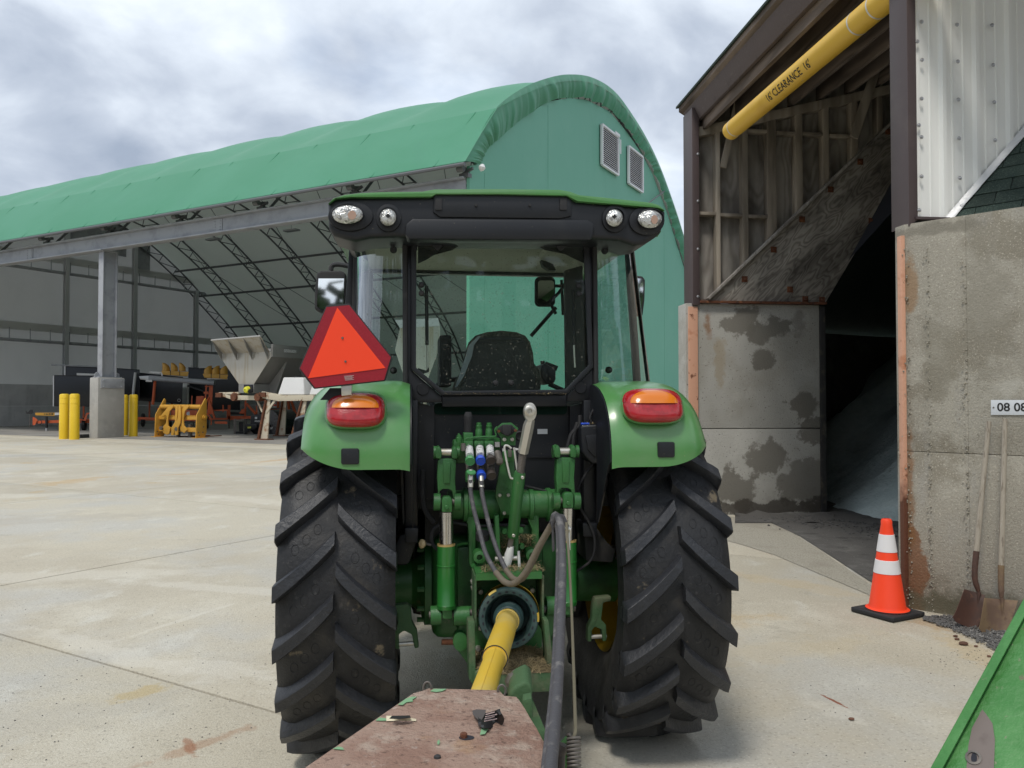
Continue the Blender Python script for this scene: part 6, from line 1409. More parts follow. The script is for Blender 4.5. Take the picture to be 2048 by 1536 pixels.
tplate([(783, 1105), (800, 1070), (830, 1062), (833, 1085), (818, 1128), (783, 1130)], LYW, 0.2, 'mount_bracket', 'black', fr_, bev=0.01); tplate([(1168, 1060), (1190, 1050), (1215, 1085), (1232, 1100), (1226, 1126), (1172, 1122)], LYW, 0.2, 'mount_bracket', 'dusty_black', fr_, bev=0.01)
# rear bulkhead below the window with lower window
bk = empty('rear_bulkhead', (0, 0, 0)); bk.parent = tractor
tplate([(836, 813), (1167, 812), (1167, 1010), (836, 1010)], LYW + 0.09, 0.03, 'bulkhead_panel', 'black', bk)
tplate([(836, 805), (868, 813), (868, 1000), (836, 1000)], LYW + 0.05, 0.03, 'bulkhead_edge', 'frame', bk)
tplate([(1140, 812), (1168, 806), (1168, 1000), (1140, 1000)], LYW + 0.05, 0.03, 'bulkhead_edge', 'frame', bk)
tplate(rrect(868, 806, 1134, 829, 8), LYW + 0.078, 0.008, 'lower_window', mat('dark_green_glass', (0.012, 0.035, 0.028), 0.06), bk)
tplate([(1075, 858), (1095, 858), (1095, 868), (1075, 868)], LYW + 0.086, 0.002, 'sticker', 'white', bk)
tplate([(836, 914), (1165, 912), (1165, 915), (836, 917)], LYW + 0.082, 0.01, 'panel_rib', 'frame', bk)
tplate([(850, 1000), (1160, 1000), (1160, 1085), (850, 1085)], LYW + 0.25, 0.05, 'dark_underside', 'black', bk)
# curved quarter windows
def quarter(pin_t, pin_b, pout_t, pout_b, sd):
    qw = empty('quarter_window', (0, 0, 0)); qw.parent = tractor
    LO = -0.02; rows = []
    for j in range(13):
        f = j / 12; row = []
        for i in range(13):
            g = i / 12; a = g * math.pi / 2
            yi = LYW + 0.0; yo = LO
            p0 = tp(pin_t[0] + (pin_b[0] - pin_t[0]) * f, pin_t[1] + (pin_b[1] - pin_t[1]) * f, yi); p1 = tp(pout_t[0] + (pout_b[0] - pout_t[0]) * f, pout_t[1] + (pout_b[1] - pout_t[1]) * f, yo)
            s_ = math.sin(a * 0.92) / math.sin(math.pi / 2 * 0.92); c_ = 1 - math.cos(a * 0.92); c_ /= 1 - math.cos(math.pi / 2 * 0.92)
            x = p0.x + (p1.x - p0.x) * s_; y = p0.y + (p1.y - p0.y) * c_; z = p0.z + (p1.z - p0.z) * (0.5 * s_ + 0.5 * c_)
            row.append(Vector((x, y, z)))
        rows.append(row)
    tpart(MB().grid(rows), 'curved_pane', 'glassq', qw)
    ed = [r[-1] for r in rows]; tpart(MB().tube(ed, 0.010, 8), 'edge_seal', 'rubber', qw)
    tpart(MB().tube(rows[-1], 0.013, 8), 'bottom_seal', 'rubber', qw); tpart(MB().tube(rows[0], 0.013, 8), 'top_seal', 'rubber', qw)
    tpart(MB().tube([r[0] for r in rows], 0.012, 8), 'post_seal', 'rubber', qw)
    return qw
ql = quarter((810, 484), (811, 772), (711, 487), (704, 774), -1); qr = quarter((1189, 485), (1192, 772), (1263, 492), (1297, 770), 1)
for x, y, par in ((787, 741, ql), (787, 500, ql), (1217, 740, qr), (1209, 502, qr)):
    p = tp(x, y, LYW + 0.03); tpart(MB().lathe([(0.016, 0), (0.0155, -0.012), (0.010, -0.02), (0.0005, -0.022)], p, (0, 1, 0), 14), 'glass_knob', 'rubber', par)
q_ = tp(1258, 521, -0.22)
o = text('fleet_number', '9323', 0.052, M['blackpaint'], qr, tp(1259, 522, -0.16), (-0.35, -0.9, 0.12), (0, 0.1, 1)); 
# side glass, front posts, doors
for sd in (-1, 1):
    xo = 0.735 if sd > 0 else -0.735
    dr = empty('cab_door', (0, 0, 0)); dr.parent = tractor
    tpart(MB().prism([(xo, 0.02, 1.62), (xo, 1.0, 1.45), (xo * 0.96, 0.98, 2.41), (xo * 0.93, 0.02, 2.41)], (0.005 * sd, 0, 0)), 'door_glass', 'glass', dr)
    for a, b_ in (((xo, 0.0, 1.62), (xo * 0.93, 0.0, 2.42)), ((xo, 1.02, 1.3), (xo * 0.95, 1.0, 2.42)), ((xo, 0.0, 1.62), (xo, 1.02, 1.42))):
        tpart(MB().bar(a, b_, 0.035, 0.035), 'door_frame', 'frame', dr, bev=0.006)
    tpart(MB().bar((xo * 0.97, 1.08, 1.3), (xo * 0.91, 1.02, 2.42), 0.07, 0.06), 'front_post', 'interior', tractor, bev=0.01)
tpart(MB().prism([(-0.68, 1.13, 1.5), (0.68, 1.13, 1.5), (0.64, 1.02, 2.41), (-0.64, 1.02, 2.41)], (0, 0.005, 0)), 'windscreen', 'glass', tractor)
tpart(MB().bx((-0.42, 0.85, 1.15), (0.30, 1.1, 1.56)), 'dashboard', 'interior', tractor, bev=0.05)
tpart(MB().bx((-0.68, -0.30, 1.12), (0.68, 1.1, 1.18)), 'cab_floor', 'interior', tractor)
tpart(MB().bx((-0.70, -0.33, 1.18), (-0.44, 0.55, 1.62)), 'side_console', 'interior', tractor, bev=0.03); tpart(MB().bx((0.40, -0.33, 1.18), (0.70, 0.65, 1.64)), 'side_console', 'interior', tractor, bev=0.03)
tplate([(1130, 540), (1166, 530), (1172, 778), (1133, 778)], LYW + 0.16, 0.05, 'cab_trim_post', 'interior', tractor, bev=0.01)
tplate([(1092, 505), (1150, 515), (1160, 535), (1168, 540), (1168, 500), (1150, 490), (1090, 492)], LYW + 0.35, 0.2, 'headliner_corner', 'headliner', tractor, bev=0.02)
tplate([(1082, 520), (1092, 522), (1106, 528), (1112, 540), (1098, 540), (1086, 532)], LYW + 0.5, 0.05, 'cab_speaker', 'rubber', tractor)
# hood ahead of the cab
tpart(MB().loft([[Vector((x, y, z)) for x, z in ((-w, 0.75), (w, 0.75), (w, 1.22 * h), (w * 0.8, 1.36 * h), (-w * 0.8, 1.36 * h), (-w, 1.22 * h))] for y, w, h in ((1.15, 0.36, 1.0), (2.2, 0.33, 0.97), (2.75, 0.29, 0.92))]), 'hood', 'jd', tractor, bev=0.03)
# seat
seat = empty('seat', (0, 0, 0)); seat.parent = tractor
SB = [(908, 772), (912, 760), (925, 742), (934, 700), (940, 682), (952, 670), (975, 663), (1005, 660), (1035, 663), (1052, 670), (1062, 683), (1068, 705), (1070, 726), (1080, 740), (1084, 760), (1082, 795), (905, 795)]
tplate(SB, 0.02, 0.14, 'backrest_cushion', 'seat', seat, bev=0.035, seg=3, ang=60)
SB2 = [(922, 776), (938, 735), (946, 700), (950, 682), (965, 674), (1000, 671), (1040, 674), (1055, 684), (1060, 710), (1062, 735), (1072, 755), (1072, 790), (918, 790)]
tplate(SB2, -0.005, 0.05, 'backrest_shell', 'interior', seat, bev=0.012, seg=2, ang=50)
tplate([(960, 676), (1043, 676), (1043, 680), (960, 680)], -0.010, 0.01, 'shell_rib', 'black', seat); tplate([(958, 684), (1046, 684), (1046, 686), (958, 686)], -0.010, 0.01, 'shell_rib', 'black', seat)
tplate([(930, 715), (938, 690), (955, 673), (962, 672), (948, 690), (944, 712), (928, 752), (915, 772), (910, 775)], -0.012, 0.006, 'torn_plastic_cover', mat('torn_plastic', (0.30, 0.33, 0.34), 0.35), seat)
tpart(MB().bx((-0.27, 0.06, 1.34), (0.19, 0.55, 1.50)), 'seat_cushion', 'seat', seat, bev=0.05)
tplate(rrect(879, 670, 903, 773, 4), 0.06, 0.3, 'armrest', 'rubber', seat, bev=0.02)
tplate([(1082, 730), (1090, 726), (1112, 738), (1112, 758), (1108, 768), (1092, 768), (1083, 755)], 0.1, 0.25, 'control_pod', 'black', seat, bev=0.012)
tcyl((1085, 722), (1086, 734), 0.2, 0.012, 'joystick', 'rubber', seat); tcyl((1090, 728), (1114, 737), 0.15, 0.014, 'lever', 'rubber', seat); tcyl((1098, 768), (1125, 780), 0.15, 0.012, 'pod_arm', 'rubber', seat)
# steering wheel, wipers, mirrors
sw_c = Vector((-0.10, 0.62, 1.63)); sax = Vector((0, -0.55, 0.83))
u_ = Vector((1, 0, 0)); v_ = sax.cross(u_).normalized()
tpart(MB().tube([sw_c + (u_ * math.cos(a) + v_ * math.sin(a)) * 0.2 for a in [2 * math.pi * k / 32 for k in range(33)]], 0.014, 8).bar(sw_c - u_ * 0.19, sw_c + u_ * 0.19, 0.03, 0.02).cyl(sw_c, sw_c - sax * 0.35, 0.03, 10), 'steering_wheel', 'rubber', tractor)
tpart(MB().tube(smooth_pts([tp(*p, 1.05) for p in ((1062, 672), (1090, 640), (1112, 615))], 4), 0.012, 8), 'wiper_arm', 'rubber', tractor)
tpart(MB().tube(smooth_pts([tp(*p, 0.9) for p in ((1148, 560), (1135, 562), (1118, 585), (1104, 600), (1104, 612), (1112, 628))], 4), 0.010, 8), 'grab_rail', 'rubber', tractor)
im = empty('cab_mirror', (0, 0, 0)); im.parent = tractor
tplate(rrect(1070, 553, 1111, 613, 10), 0.95, 0.03, 'mirror_shell', 'rubber', im, bev=0.01); tplate(rrect(1076, 561, 1108, 608, 6), 0.945, 0.004, 'mirror_face', 'mirror', im)
tcyl((1109, 572), (1124, 572), 0.96, 0.010, 'mirror_arm', 'rubber', im); tcyl((1123, 560), (1126, 630), 0.97, 0.009, 'mirror_arm', 'rubber', im)
ml = empty('side_mirror', (0, 0, 0)); ml.parent = tractor
LM = 0.85
tplate([(634, 546), (642, 541), (683, 541), (692, 548), (693, 580), (691, 622), (684, 628), (640, 625), (629, 618), (629, 580)], LM, 0.07, 'mirror_shell', 'rubber', ml, bev=0.015, seg=3)
tplate([(637, 557), (688, 557), (687, 618), (642, 618), (634, 612)], LM - 0.006, 0.004, 'mirror_face', 'mirror', ml)
tpart(MB().tube(smooth_pts([tp(x, y, LM + 0.04) for x, y in ((662, 541), (664, 532), (676, 529), (700, 533), (716, 537))], 5), 0.014, 8), 'mirror_arm', 'rubber', ml)
mr = empty('side_mirror', (0, 0, 0)); mr.parent = tractor
tplate([(1272, 551), (1286, 552), (1291, 560), (1290, 600), (1286, 632), (1278, 632), (1272, 610)], LM, 0.06, 'mirror_shell', 'rubber', mr, bev=0.012); tplate([(1268, 556), (1287, 558), (1286, 600), (1282, 618), (1270, 614)], LM - 0.006, 0.004, 'mirror_face', 'mirror', mr)
tcyl((1262, 560), (1276, 565), LM + 0.03, 0.012, 'mirror_arm', 'rubber', mr)
# underside of cab rear corners
tplate([(690, 478), (712, 483), (708, 500), (695, 488)], -0.3, 0.4, 'roof_duct', 'black', roof)

for sd in (-1, 1):
    tpart(MB().prism([(sd * 0.385, -0.36, 1.60), (sd * 0.385, -0.36, 1.0), (sd * 0.385, -0.1, 0.86), (sd * 0.385, 0.9, 0.86), (sd * 0.385, 0.9, 1.60)], (sd * 0.01, 0, 0)), 'wheel_well_panel', 'black', tractor)

# ---- rear axle, hitch and hydraulics
ax = empty('rear_axle', (0, 0, 0)); ax.parent = tractor
tpart(MB().lathe([(0.13, -0.60), (0.125, -0.50), (0.12, -0.40), (0.15, -0.36), (0.21, -0.34), (0.21, -0.31)], (0, 0.0, 0.735), (1, 0, 0), 32), 'axle_housing', 'jdcast', ax)
tpart(MB().lathe([(0.13, 0.60), (0.125, 0.50), (0.12, 0.40), (0.15, 0.36), (0.21, 0.34), (0.21, 0.31)], (0, 0.0, 0.735), (1, 0, 0), 32), 'axle_housing', 'jdcast', ax)
tpart(MB().bx((-0.31, -0.20, 0.50), (0.31, 0.5, 0.98)), 'transmission_case', 'jdcast', ax, bev=0.06, seg=3)
tpart(MB().bx((-0.20, -0.30, 0.55), (0.20, -0.15, 0.95)), 'rear_cover', 'jdcast', ax, bev=0.03)
tpart(MB().bx((-0.28, 0.3, 0.45), (0.28, 1.9, 0.95)), 'gearbox_and_engine', 'jdcast', ax, bev=0.05)
for sd in (-1, 1):
    for k in range(12):
        a = 2 * math.pi * k / 12; tpart(MB().cyl((sd * 0.335, 0.19 * math.cos(a), 0.735 + 0.19 * math.sin(a)), (sd * 0.375, 0.19 * math.cos(a), 0.735 + 0.19 * math.sin(a)), 0.013, 6), 'flange_bolt', 'jdcast', ax)
tpart(MB().bar((-0.7, 2.1, 0.55), (0.7, 2.1, 0.55), 0.14, 0.16), 'front_axle', 'jdcast', tractor, bev=0.03)
LH = -0.52
ht = empty('rockshaft', (0, 0, 0)); ht.parent = tractor
a, b_ = tp(895, 1010, LH + 0.10), tp(1130, 1006, LH + 0.10)
tpart(MB().cyl(a, b_, 0.063, 28), 'shaft_tube', 'jdcast', ht)
for x in (930, 1000, 1060, 1096): tpart(MB().lathe([(0.063, -0.012), (0.074, -0.008), (0.074, 0.008), (0.063, 0.012)], tp(x, 1009, LH + 0.10), (1, 0, 0), 28), 'collar', 'jdcast', ht)
def lift_arm(dx, dy, sc=1.0):
    """one lift arm with upper pin ears, lower fork; coordinates of the left arm shifted"""
    la = empty('lift_arm', (0, 0, 0)); la.parent = tractor
    Q = lambda x, y: (Z2(x, y)[0] + dx, Z2(x, y)[1] + dy)
    body = [Q(408, 600), Q(432, 585), Q(545, 585), Q(566, 600), Q(556, 760), Q(562, 860), Q(568, 930), Q(540, 930), Q(530, 862), Q(500, 845), Q(450, 845), Q(425, 862), Q(420, 930), Q(404, 930), Q(410, 860), Q(402, 760)]
    tplate(body, LH - 0.03, 0.055, 'arm_body', 'jdcast', la, bev=0.008)
    tplate([Q(452, 610), Q(520, 610), Q(512, 800), Q(460, 800)], LH - 0.036, 0.01, 'arm_web', 'jdcast', la, bev=0.004)
    for x0, x1 in ((382, 446), (520, 582)):
        ear = [Q(x0 + 8, 585), Q(x0 + 2, 540), Q(x0 + 10, 500), Q((x0 + x1) / 2, 472), Q(x1 - 10, 500), Q(x1 - 2, 540), Q(x1 - 8, 590)]
        tplate(ear, LH - 0.045, 0.07, 'pin_ear', 'jdcast', la, bev=0.008)
    a, b__ = tp(*Q(372, 532), LH - 0.01), tp(*Q(592, 532), LH - 0.01); tpart(MB().cyl(a, b__, 0.016, 14), 'hitch_pin', 'zincy', la)
    tpart(MB().cyl(a, a.lerp(b__, 0.12), 0.027, 14), 'pin_collar', 'jdcast', la); tpart(MB().cyl(b__, b__.lerp(a, 0.12), 0.027, 14), 'pin_collar', 'jdcast', la)
    for x0, x1 in ((372, 428), (548, 602)):
        a, b__ = tp(*Q(x0, 955), LH - 0.02), tp(*Q(x1, 955), LH - 0.02); tpart(MB().cyl(a, b__, 0.036, 20), 'fork_boss', 'jdcast', la)
    a, b__ = tp(*Q(428, 955), LH - 0.02), tp(*Q(548, 955), LH - 0.02); tpart(MB().cyl(a, b__, 0.014, 12), 'fork_pin', 'oldsteel', la)
    return la
lift_arm(0, 0); lift_arm(238, -2)
def cyl_unit(dx, dy, hide=False):
    cu = empty('lift_cylinder', (0, 0, 0)); cu.parent = tractor
    Q = lambda x, y: (Z2(x, y)[0] + dx, Z2(x, y)[1] + dy)
    ly = LH - 0.02
    tplate([Q(440, 1045), Q(440, 935), Q(458, 908), Q(515, 908), Q(532, 935), Q(532, 1045)], ly - 0.028, 0.055, 'clevis', 'jdcast', cu, bev=0.008)
    tbolt(*Q(484, 1000), ly - 0.028, 0.009, 'jdcast', cu, 0.008, 10, 'grease_fitting')
    tpart(MB().cyl(tp(*Q(480, 1040), ly), tp(*Q(480, 1330), ly), 0.0295, 28), 'chrome_rod', 'chrome', cu)
    a, b__ = tp(*Q(479, 1312), ly), tp(892.5 + dx, 1217 + dy, ly)
    tpart(MB().lathe([(0.030, 0.004), (0.038, 0.0), (0.038, 0.02)], a, (b__ - a), 28), 'rod_seal', mat('tan_seal', (0.45, 0.32, 0.12), 0.5), cu)
    L = (b__ - a).length
    tpart(MB().lathe([(0.0385, 0.008), (0.0385, L * 0.32), (0.0405, L * 0.325), (0.0405, L * 0.34), (0.0385, L * 0.345), (0.0385, L * 0.93), (0.0405, L * 0.94), (0.038, L), (0.001, L)], a, (b__ - a), 28), 'barrel', mat('bright_cylinder_green', (0.022, 0.16, 0.028), 0.3, coat=0.4), cu)
    tplate([(884 + dx, 1214 + dy), (905 + dx, 1214 + dy), (904 + dx, 1238 + dy), (885 + dx, 1238 + dy)], ly - 0.02, 0.04, 'lower_eye', 'jdcast', cu, bev=0.006)
    return cu
cyl_unit(0, 0); cyl_unit(243, -8)
dr_ = empty('drawbar_support', (0, 0, 0)); dr_.parent = tractor
LD = -0.58
for x0, x1, y in ((861, 882, 1231), (907, 938, 1232), (1092, 1134, 1212)):
    a, b__ = tp(x0, y, LH), tp(x1, y - 1, LH); tpart(MB().cyl(a, b__, 0.040, 20), 'cylinder_anchor', 'jdcast', dr_)
tpart(MB().cyl(tp(858, 1230, LH), tp(1150, 1215, LH), 0.016, 12), 'anchor_pin', 'oldsteel', dr_)
tplate([(905, 1218), (950, 1216), (950, 1300), (936, 1330), (914, 1300), (918, 1250)], LH + 0.02, 0.05, 'anchor_casting', 'jdcast', dr_, bev=0.01)
tplate([(1090, 1200), (1120, 1200), (1108, 1250), (1104, 1320), (1092, 1320)], LH + 0.02, 0.05, 'anchor_casting', 'jdcast', dr_, bev=0.01)
tplate(ell(921, 1284, 15, 20), LH - 0.01, 0.06, 'anchor_boss', 'jdcast', dr_, bev=0.008)
tcyl((883, 1284), (912, 1284), LH + 0.02, 0.012, 'stub_pin', 'rust', dr_); tcyl((1105, 1276), (1122, 1276), LH + 0.02, 0.012, 'stub_pin', 'oldsteel', dr_)
# lower link stubs
for pts, fk in (([(783, 1212), (815, 1208), (822, 1216), (824, 1244), (834, 1262), (838, 1296), (829, 1298), (824, 1270), (808, 1262), (797, 1270), (799, 1300), (790, 1298), (789, 1266), (795, 1246), (794, 1228), (783, 1226)], ((793, 1289), (836, 1286))), ([(1190, 1196), (1223, 1193), (1223, 1202), (1207, 1206), (1203, 1240), (1213, 1250), (1214, 1282), (1206, 1284), (1204, 1260), (1190, 1254), (1184, 1262), (1184, 1284), (1175, 1284), (1176, 1254), (1184, 1240), (1186, 1208)], ((1177, 1274), (1213, 1272)))):
    ll = empty('lower_link_stub', (0, 0, 0)); ll.parent = tractor
    tplate(pts, -0.42, 0.05, 'link_casting', 'jddusty', ll, bev=0.008)
    tcyl(*fk, -0.40, 0.010, 'link_pin', 'zincy', ll)
# top link bracket castings
tb = empty('top_link_bracket', (0, 0, 0)); tb.parent = tractor
tplate([(1003, 918), (1029, 918), (1030, 980), (1026, 1022), (1020, 1030), (1005, 1030), (996, 1008), (991, 992), (992, 978)], LH - 0.005, 0.02, 'bracket_plate', 'jdcast', tb, bev=0.004)
for x, y in ((999, 990), (1016, 990), (1008, 1026)): tbolt(x, y, LH - 0.005, 0.0085, 'zincy', tb, 0.012, 6)
tplate([(928, 1000), (942, 1000), (952, 1048), (952, 1120), (946, 1140), (938, 1130), (936, 1060)], LH + 0.06, 0.05, 'side_casting', 'jdcast', tb, bev=0.012)
tplate([(1062, 1000), (1078, 998), (1079, 1080), (1070, 1140), (1060, 1130), (1064, 1060), (1056, 1040)], LH + 0.06, 0.05, 'side_casting', 'jdcast', tb, bev=0.012)
tplate([(989, 1032), (998, 1030), (1001, 1100), (1003, 1130), (995, 1130), (992, 1080)], LH - 0.03, 0.06, 'clevis_plate', 'jdcast', tb, bev=0.005)
tplate([(1030, 1070), (1038, 1072), (1036, 1118), (1038, 1130), (1030, 1132), (1024, 1118), (1028, 1100)], LH - 0.03, 0.05, 'clevis_plate', 'jdcast', tb, bev=0.005)
tplate([(945, 1050), (1072, 1048), (1072, 1150), (945, 1150)], LH + 0.11, 0.06, 'centre_casting', 'jdcast', tb, bev=0.02)
for x, y in ((958, 1112), (1062, 1108)): tpart(MB().lathe([(0.026, 0.05), (0.026, -0.03), (0.013, -0.034), (0.012, -0.01), (0.0005, -0.01)], tp(x, y, LH), (0, 1, 0), 18), 'casting_boss', 'jdcast', tb)
for x, y in ((1008, 1062), (1041, 1060), (1043, 1092), (958, 1128), (948, 1133), (1062, 1128)): tbolt(x, y, LH + 0.02, 0.014, 'jdcast', tb, 0.02, 6)
tpart(MB().lathe([(0.03, 0), (0.03, 0.03), (0.0005, 0.032)], tp(965, 1078, LH + 0.03), (0, -0.3, 1), 18), 'filler_cap', 'rubber', tb)
tcyl((1037, 1102), (1039, 1136), LH - 0.05, 0.006, 'linch_pin', 'white', tb)
# small plate knob on the left and misc hoses
tpart(MB().lathe([(0.018, 0), (0.020, 0.008), (0.010, 0.016), (0.0005, 0.016)], tp(846, 1088, LH + 0.05), (-0.6, -0.6, 0.2), 16), 'dipstick_knob', mat('cream_knob', (0.55, 0.42, 0.22), 0.5), tb)
tcyl((850, 1087), (862, 1090), LH + 0.07, 0.006, 'dipstick_rod', 'oldsteel', tb)
# top link
tk = empty('top_link', (0, 0, 0)); tk.parent = tractor
l0, l1 = -0.74, -0.56
def TL(px, py, f): return tp(px, py, l0 + (l1 - l0) * f)
pe = tp(1061, 823, -0.74)
ring = MB()
ro = []; n = 28
for k in range(n):
    a = 2 * math.pi * k / n; ro.append(((1061 + 13.5 * math.cos(a) * (0.95), 824 + 19 * math.sin(a))))
tplate(ro, -0.755, 0.035, 'link_eye', 'zincy', tk, bev=0.006)
tpart(MB().lathe([(0.022, 0.02), (0.022, -0.006), (0.017, -0.009), (0.010, -0.009), (0.009, 0.02)], tp(1059, 822, -0.755), (0, 1, 0), 20), 'eye_ball', 'zincy', tk)
tpart(MB().tube([tp(1061, 838, -0.738), tp(1057, 852, -0.73), tp(1046, 906, -0.70)], [0.018, 0.0225, 0.0215], 6), 'hex_shank', 'zincy', tk)
tpart(MB().cyl(tp(1046, 905, -0.70), tp(1040, 950, -0.67), 0.0155, 14), 'threaded_rod', 'oldsteel', tk)
b = MB()
for k in range(16):
    c = tp(1046, 905, -0.70).lerp(tp(1040, 950, -0.67), k / 16); b.lathe([(0.0155, -0.0012), (0.0172, 0), (0.0155, 0.0012)], c, tp(1040, 950, -0.67) - tp(1046, 905, -0.70), 12)
tpart(b, 'thread_rings', 'oldsteel', tk)
tpart(MB().tube([tp(1040, 944, -0.675), tp(1039, 948, -0.672), tp(1026, 1070, -0.585), tp(1025, 1075, -0.583)], [0.021, 0.0245, 0.0245, 0.021], 20), 'turnbuckle', 'jdcast', tk)
tbolt(1045, 955, -0.695, 0.007, 'zincy', tk, 0.006, 10); tbolt(1027, 1071, -0.61, 0.007, 'zincy', tk, 0.006, 10)
tcyl((1023, 1074), (1020, 1094), -0.58, 0.012, 'lower_thread', 'oldsteel', tk, ly2=-0.575)
tpart(MB().tube([tp(1022, 1092, -0.575), tp(1018, 1110, -0.57), tp(1013, 1134, -0.565)], [0.013, 0.019, 0.016], 12), 'lower_eye', 'white', tk)
tcyl((990, 1118), (1034, 1116), -0.56, 0.011, 'lower_pin', 'zincy', tk)
WR = [Z5(1570, 700), Z5(1590, 660), Z5(1640, 665), Z5(1700, 710)]
tpart(MB().tube(smooth_pts([tp(*Z5(*p), -0.66) for p in ((1700, 715), (1640, 668), (1585, 665), (1575, 720), (1600, 880), (1640, 1080), (1680, 1240), (1710, 1275), (1755, 1280))], 5), 0.0045, 8), 'wire_handle', 'wire', tk)
tpart(MB().tube(smooth_pts([tp(*Z5(*p), -0.66) for p in ((1745, 700), (1760, 760), (1785, 940), (1815, 1140))], 4), 0.0045, 8), 'wire_handle', 'wire', tk)
tplate([Z5(1545, 720), Z5(1600, 730), Z5(1600, 760), Z5(1545, 770)], -0.65, 0.02, 'wire_clip', 'white', tk); tplate([Z5(1770, 705), Z5(1840, 720), Z5(1840, 745), Z5(1770, 750)], -0.65, 0.02, 'wire_clip', 'white', tk)
tplate([Z5(1645, 740), Z5(1710, 740), Z5(1710, 880), Z5(1645, 880)], -0.60, 0.03, 'latch_block', 'oldsteel', tk, bev=0.003)
tplate([Z5(1545, 760), Z5(1760, 760), Z5(1760, 960), Z5(1545, 960)], -0.575, 0.03, 'latch_bracket', 'jdcast', tk, bev=0.004)
# remote valves and couplers
sv = empty('remote_valve_block', (0, 0, 0)); sv.parent = tractor
LV = -0.54
tplate([Z5(620, 560), Z5(1500, 520), Z5(1500, 980), Z5(620, 1000)], LV + 0.05, 0.10, 'valve_body', 'jdcast', sv, bev=0.012)
for k, x0 in enumerate((905, 1100, 1290)):
    tplate([Z5(x0 - 90, 580), Z5(x0 + 90, 575), Z5(x0 + 90, 720), Z5(x0 - 90, 725)], LV - 0.02, 0.08, 'valve_section', 'jdcast', sv, bev=0.006)
    dy = (0, -5, -12)[k]; xx = x0 + (20, 30, 35)[k]
    m_cap = ('capgreen', 'capblue', 'capbrown')[k]
    # upper coupler
    a, c = tp(*Z5(x0 + 10, 700 + dy), LV - 0.01), tp(*Z5(x0 + 22, 860 + dy), LV - 0.085)
    cu = empty('hydraulic_coupler', (0, 0, 0)); cu.parent = sv
    tpart(MB().tube([tp(*Z5(x0 + 5, 640 + dy), LV + 0.0), a], 0.0185, 18), 'coupler_neck', 'jdcast', cu)
    tpart(MB().cyl(a, c, 0.0165, 18), 'marked_sleeve', 'silver', cu)
    dc = (c - a).normalized(); ccap = tp(*Z5(x0 + 28, 950 + dy), LV - 0.098)
    cn_ = Vector((0.03, -0.86, -0.50)).normalized()
    tpart(MB().lathe([(0.0165, 0.02), (0.0195, 0.012), (0.0205, -0.002), (0.0195, -0.006), (0.017, -0.004), (0.0005, -0.004)], ccap, -cn_, 22), 'dust_cap', m_cap, cu)
    tpart(MB().bar(tp(*Z5(x0 + 22, 860 + dy), LV - 0.104), tp(*Z5(x0 + 26, 900 + dy), LV - 0.11), 0.018, 0.006, up=(0, -1, 0)), 'cap_hinge', m_cap, cu)
    # lower coupler
    cu = empty('hydraulic_coupler', (0, 0, 0)); cu.parent = sv
    a, c = tp(*Z5(x0 + 20, 1030 + dy), LV - 0.03), tp(*Z5(x0 + 32, 1150 + dy), LV - 0.075)
    tpart(MB().tube([tp(*Z5(x0 + 10, 960 + dy), LV + 0.02), a, c], [0.018, 0.017, 0.0165], 18), 'coupler_sleeve', 'oldsteel', cu)
    if k == 0:
        tpart(MB().lathe([(0.019, 0), (0.020, 0.004), (0.018, 0.008), (0.0005, 0.009)], tp(*Z5(950, 1175), LV - 0.115), (0.1, -0.35, 0.95), 20), 'dust_cap', m_cap, cu)
        tpart(MB().lathe([(0.014, -0.03), (0.019, -0.02), (0.0195, 0.02), (0.015, 0.024), (0.012, 0.0)], tp(*Z5(930, 1240), LV - 0.085), (0, -0.5, -0.86), 18), 'coupler_mouth', 'jdcast', cu)
    else:
        ccap = tp(*Z5(x0 + 42, 1235 + dy), LV - 0.095)
        tpart(MB().lathe([(0.0165, 0.028), (0.0195, 0.012), (0.0205, -0.002), (0.0195, -0.006), (0.017, -0.004), (0.0005, -0.004)], ccap, -cn_, 22), 'dust_cap', m_cap, cu)
# upright plungers on the valve block
tpart(MB().lathe([(0.0175, 0), (0.0175, 0.045), (0.0185, 0.05), (0.0185, 0.07), (0.0175, 0.073), (0.013, 0.085), (0.0005, 0.086)], tp(*Z5(895, 410), LV + 0.02), (0, -0.1, 1), 20), 'black_solenoid', 'rubber', sv)
tplate([Z5(810, 420), Z5(990, 420), Z5(990, 590), Z5(810, 590)], LV - 0.005, 0.06, 'solenoid_base', 'jdcast', sv, bev=0.006)
for x in (1095, 1285):
    tpart(MB().lathe([(0.0155, 0), (0.0150, 0.03), (0.0135, 0.032), (0.0125, 0.042), (0.0135, 0.044), (0.0125, 0.05), (0.0105, 0.051), (0.0105, 0.060), (0.0005, 0.062)], tp(*Z5(x, 500), LV + 0.02), (0, -0.08, 1), 20), 'valve_cap', 'jdcast', sv)
tpart(MB().lathe([(0.014, 0), (0.014, 0.02), (0.011, 0.022), (0.0105, 0.03), (0.0005, 0.03)], tp(*Z5(728, 600), LV + 0.01), (0, 0, 1), 16), 'bleed_knob', 'jdcast', sv)
tplate([Z5(705, 440), Z5(730, 430), Z5(755, 470), Z5(745, 520), Z5(715, 520)], LV + 0.005, 0.012, 'bleed_lever', 'jdcast', sv)
tpart(MB().tube(smooth_pts([tp(*Z5(*p), LV - 0.04) for p in ((830, 570), (850, 530), (960, 510), (1200, 495), (1390, 490), (1415, 460), (1395, 370), (1440, 310))], 5), 0.0035, 6), 'brake_line', 'jdcast', sv)
tcyl(Z5(805, 620), Z5(805, 760), LV - 0.04, 0.010, 'relief_fitting', 'oldsteel', sv)
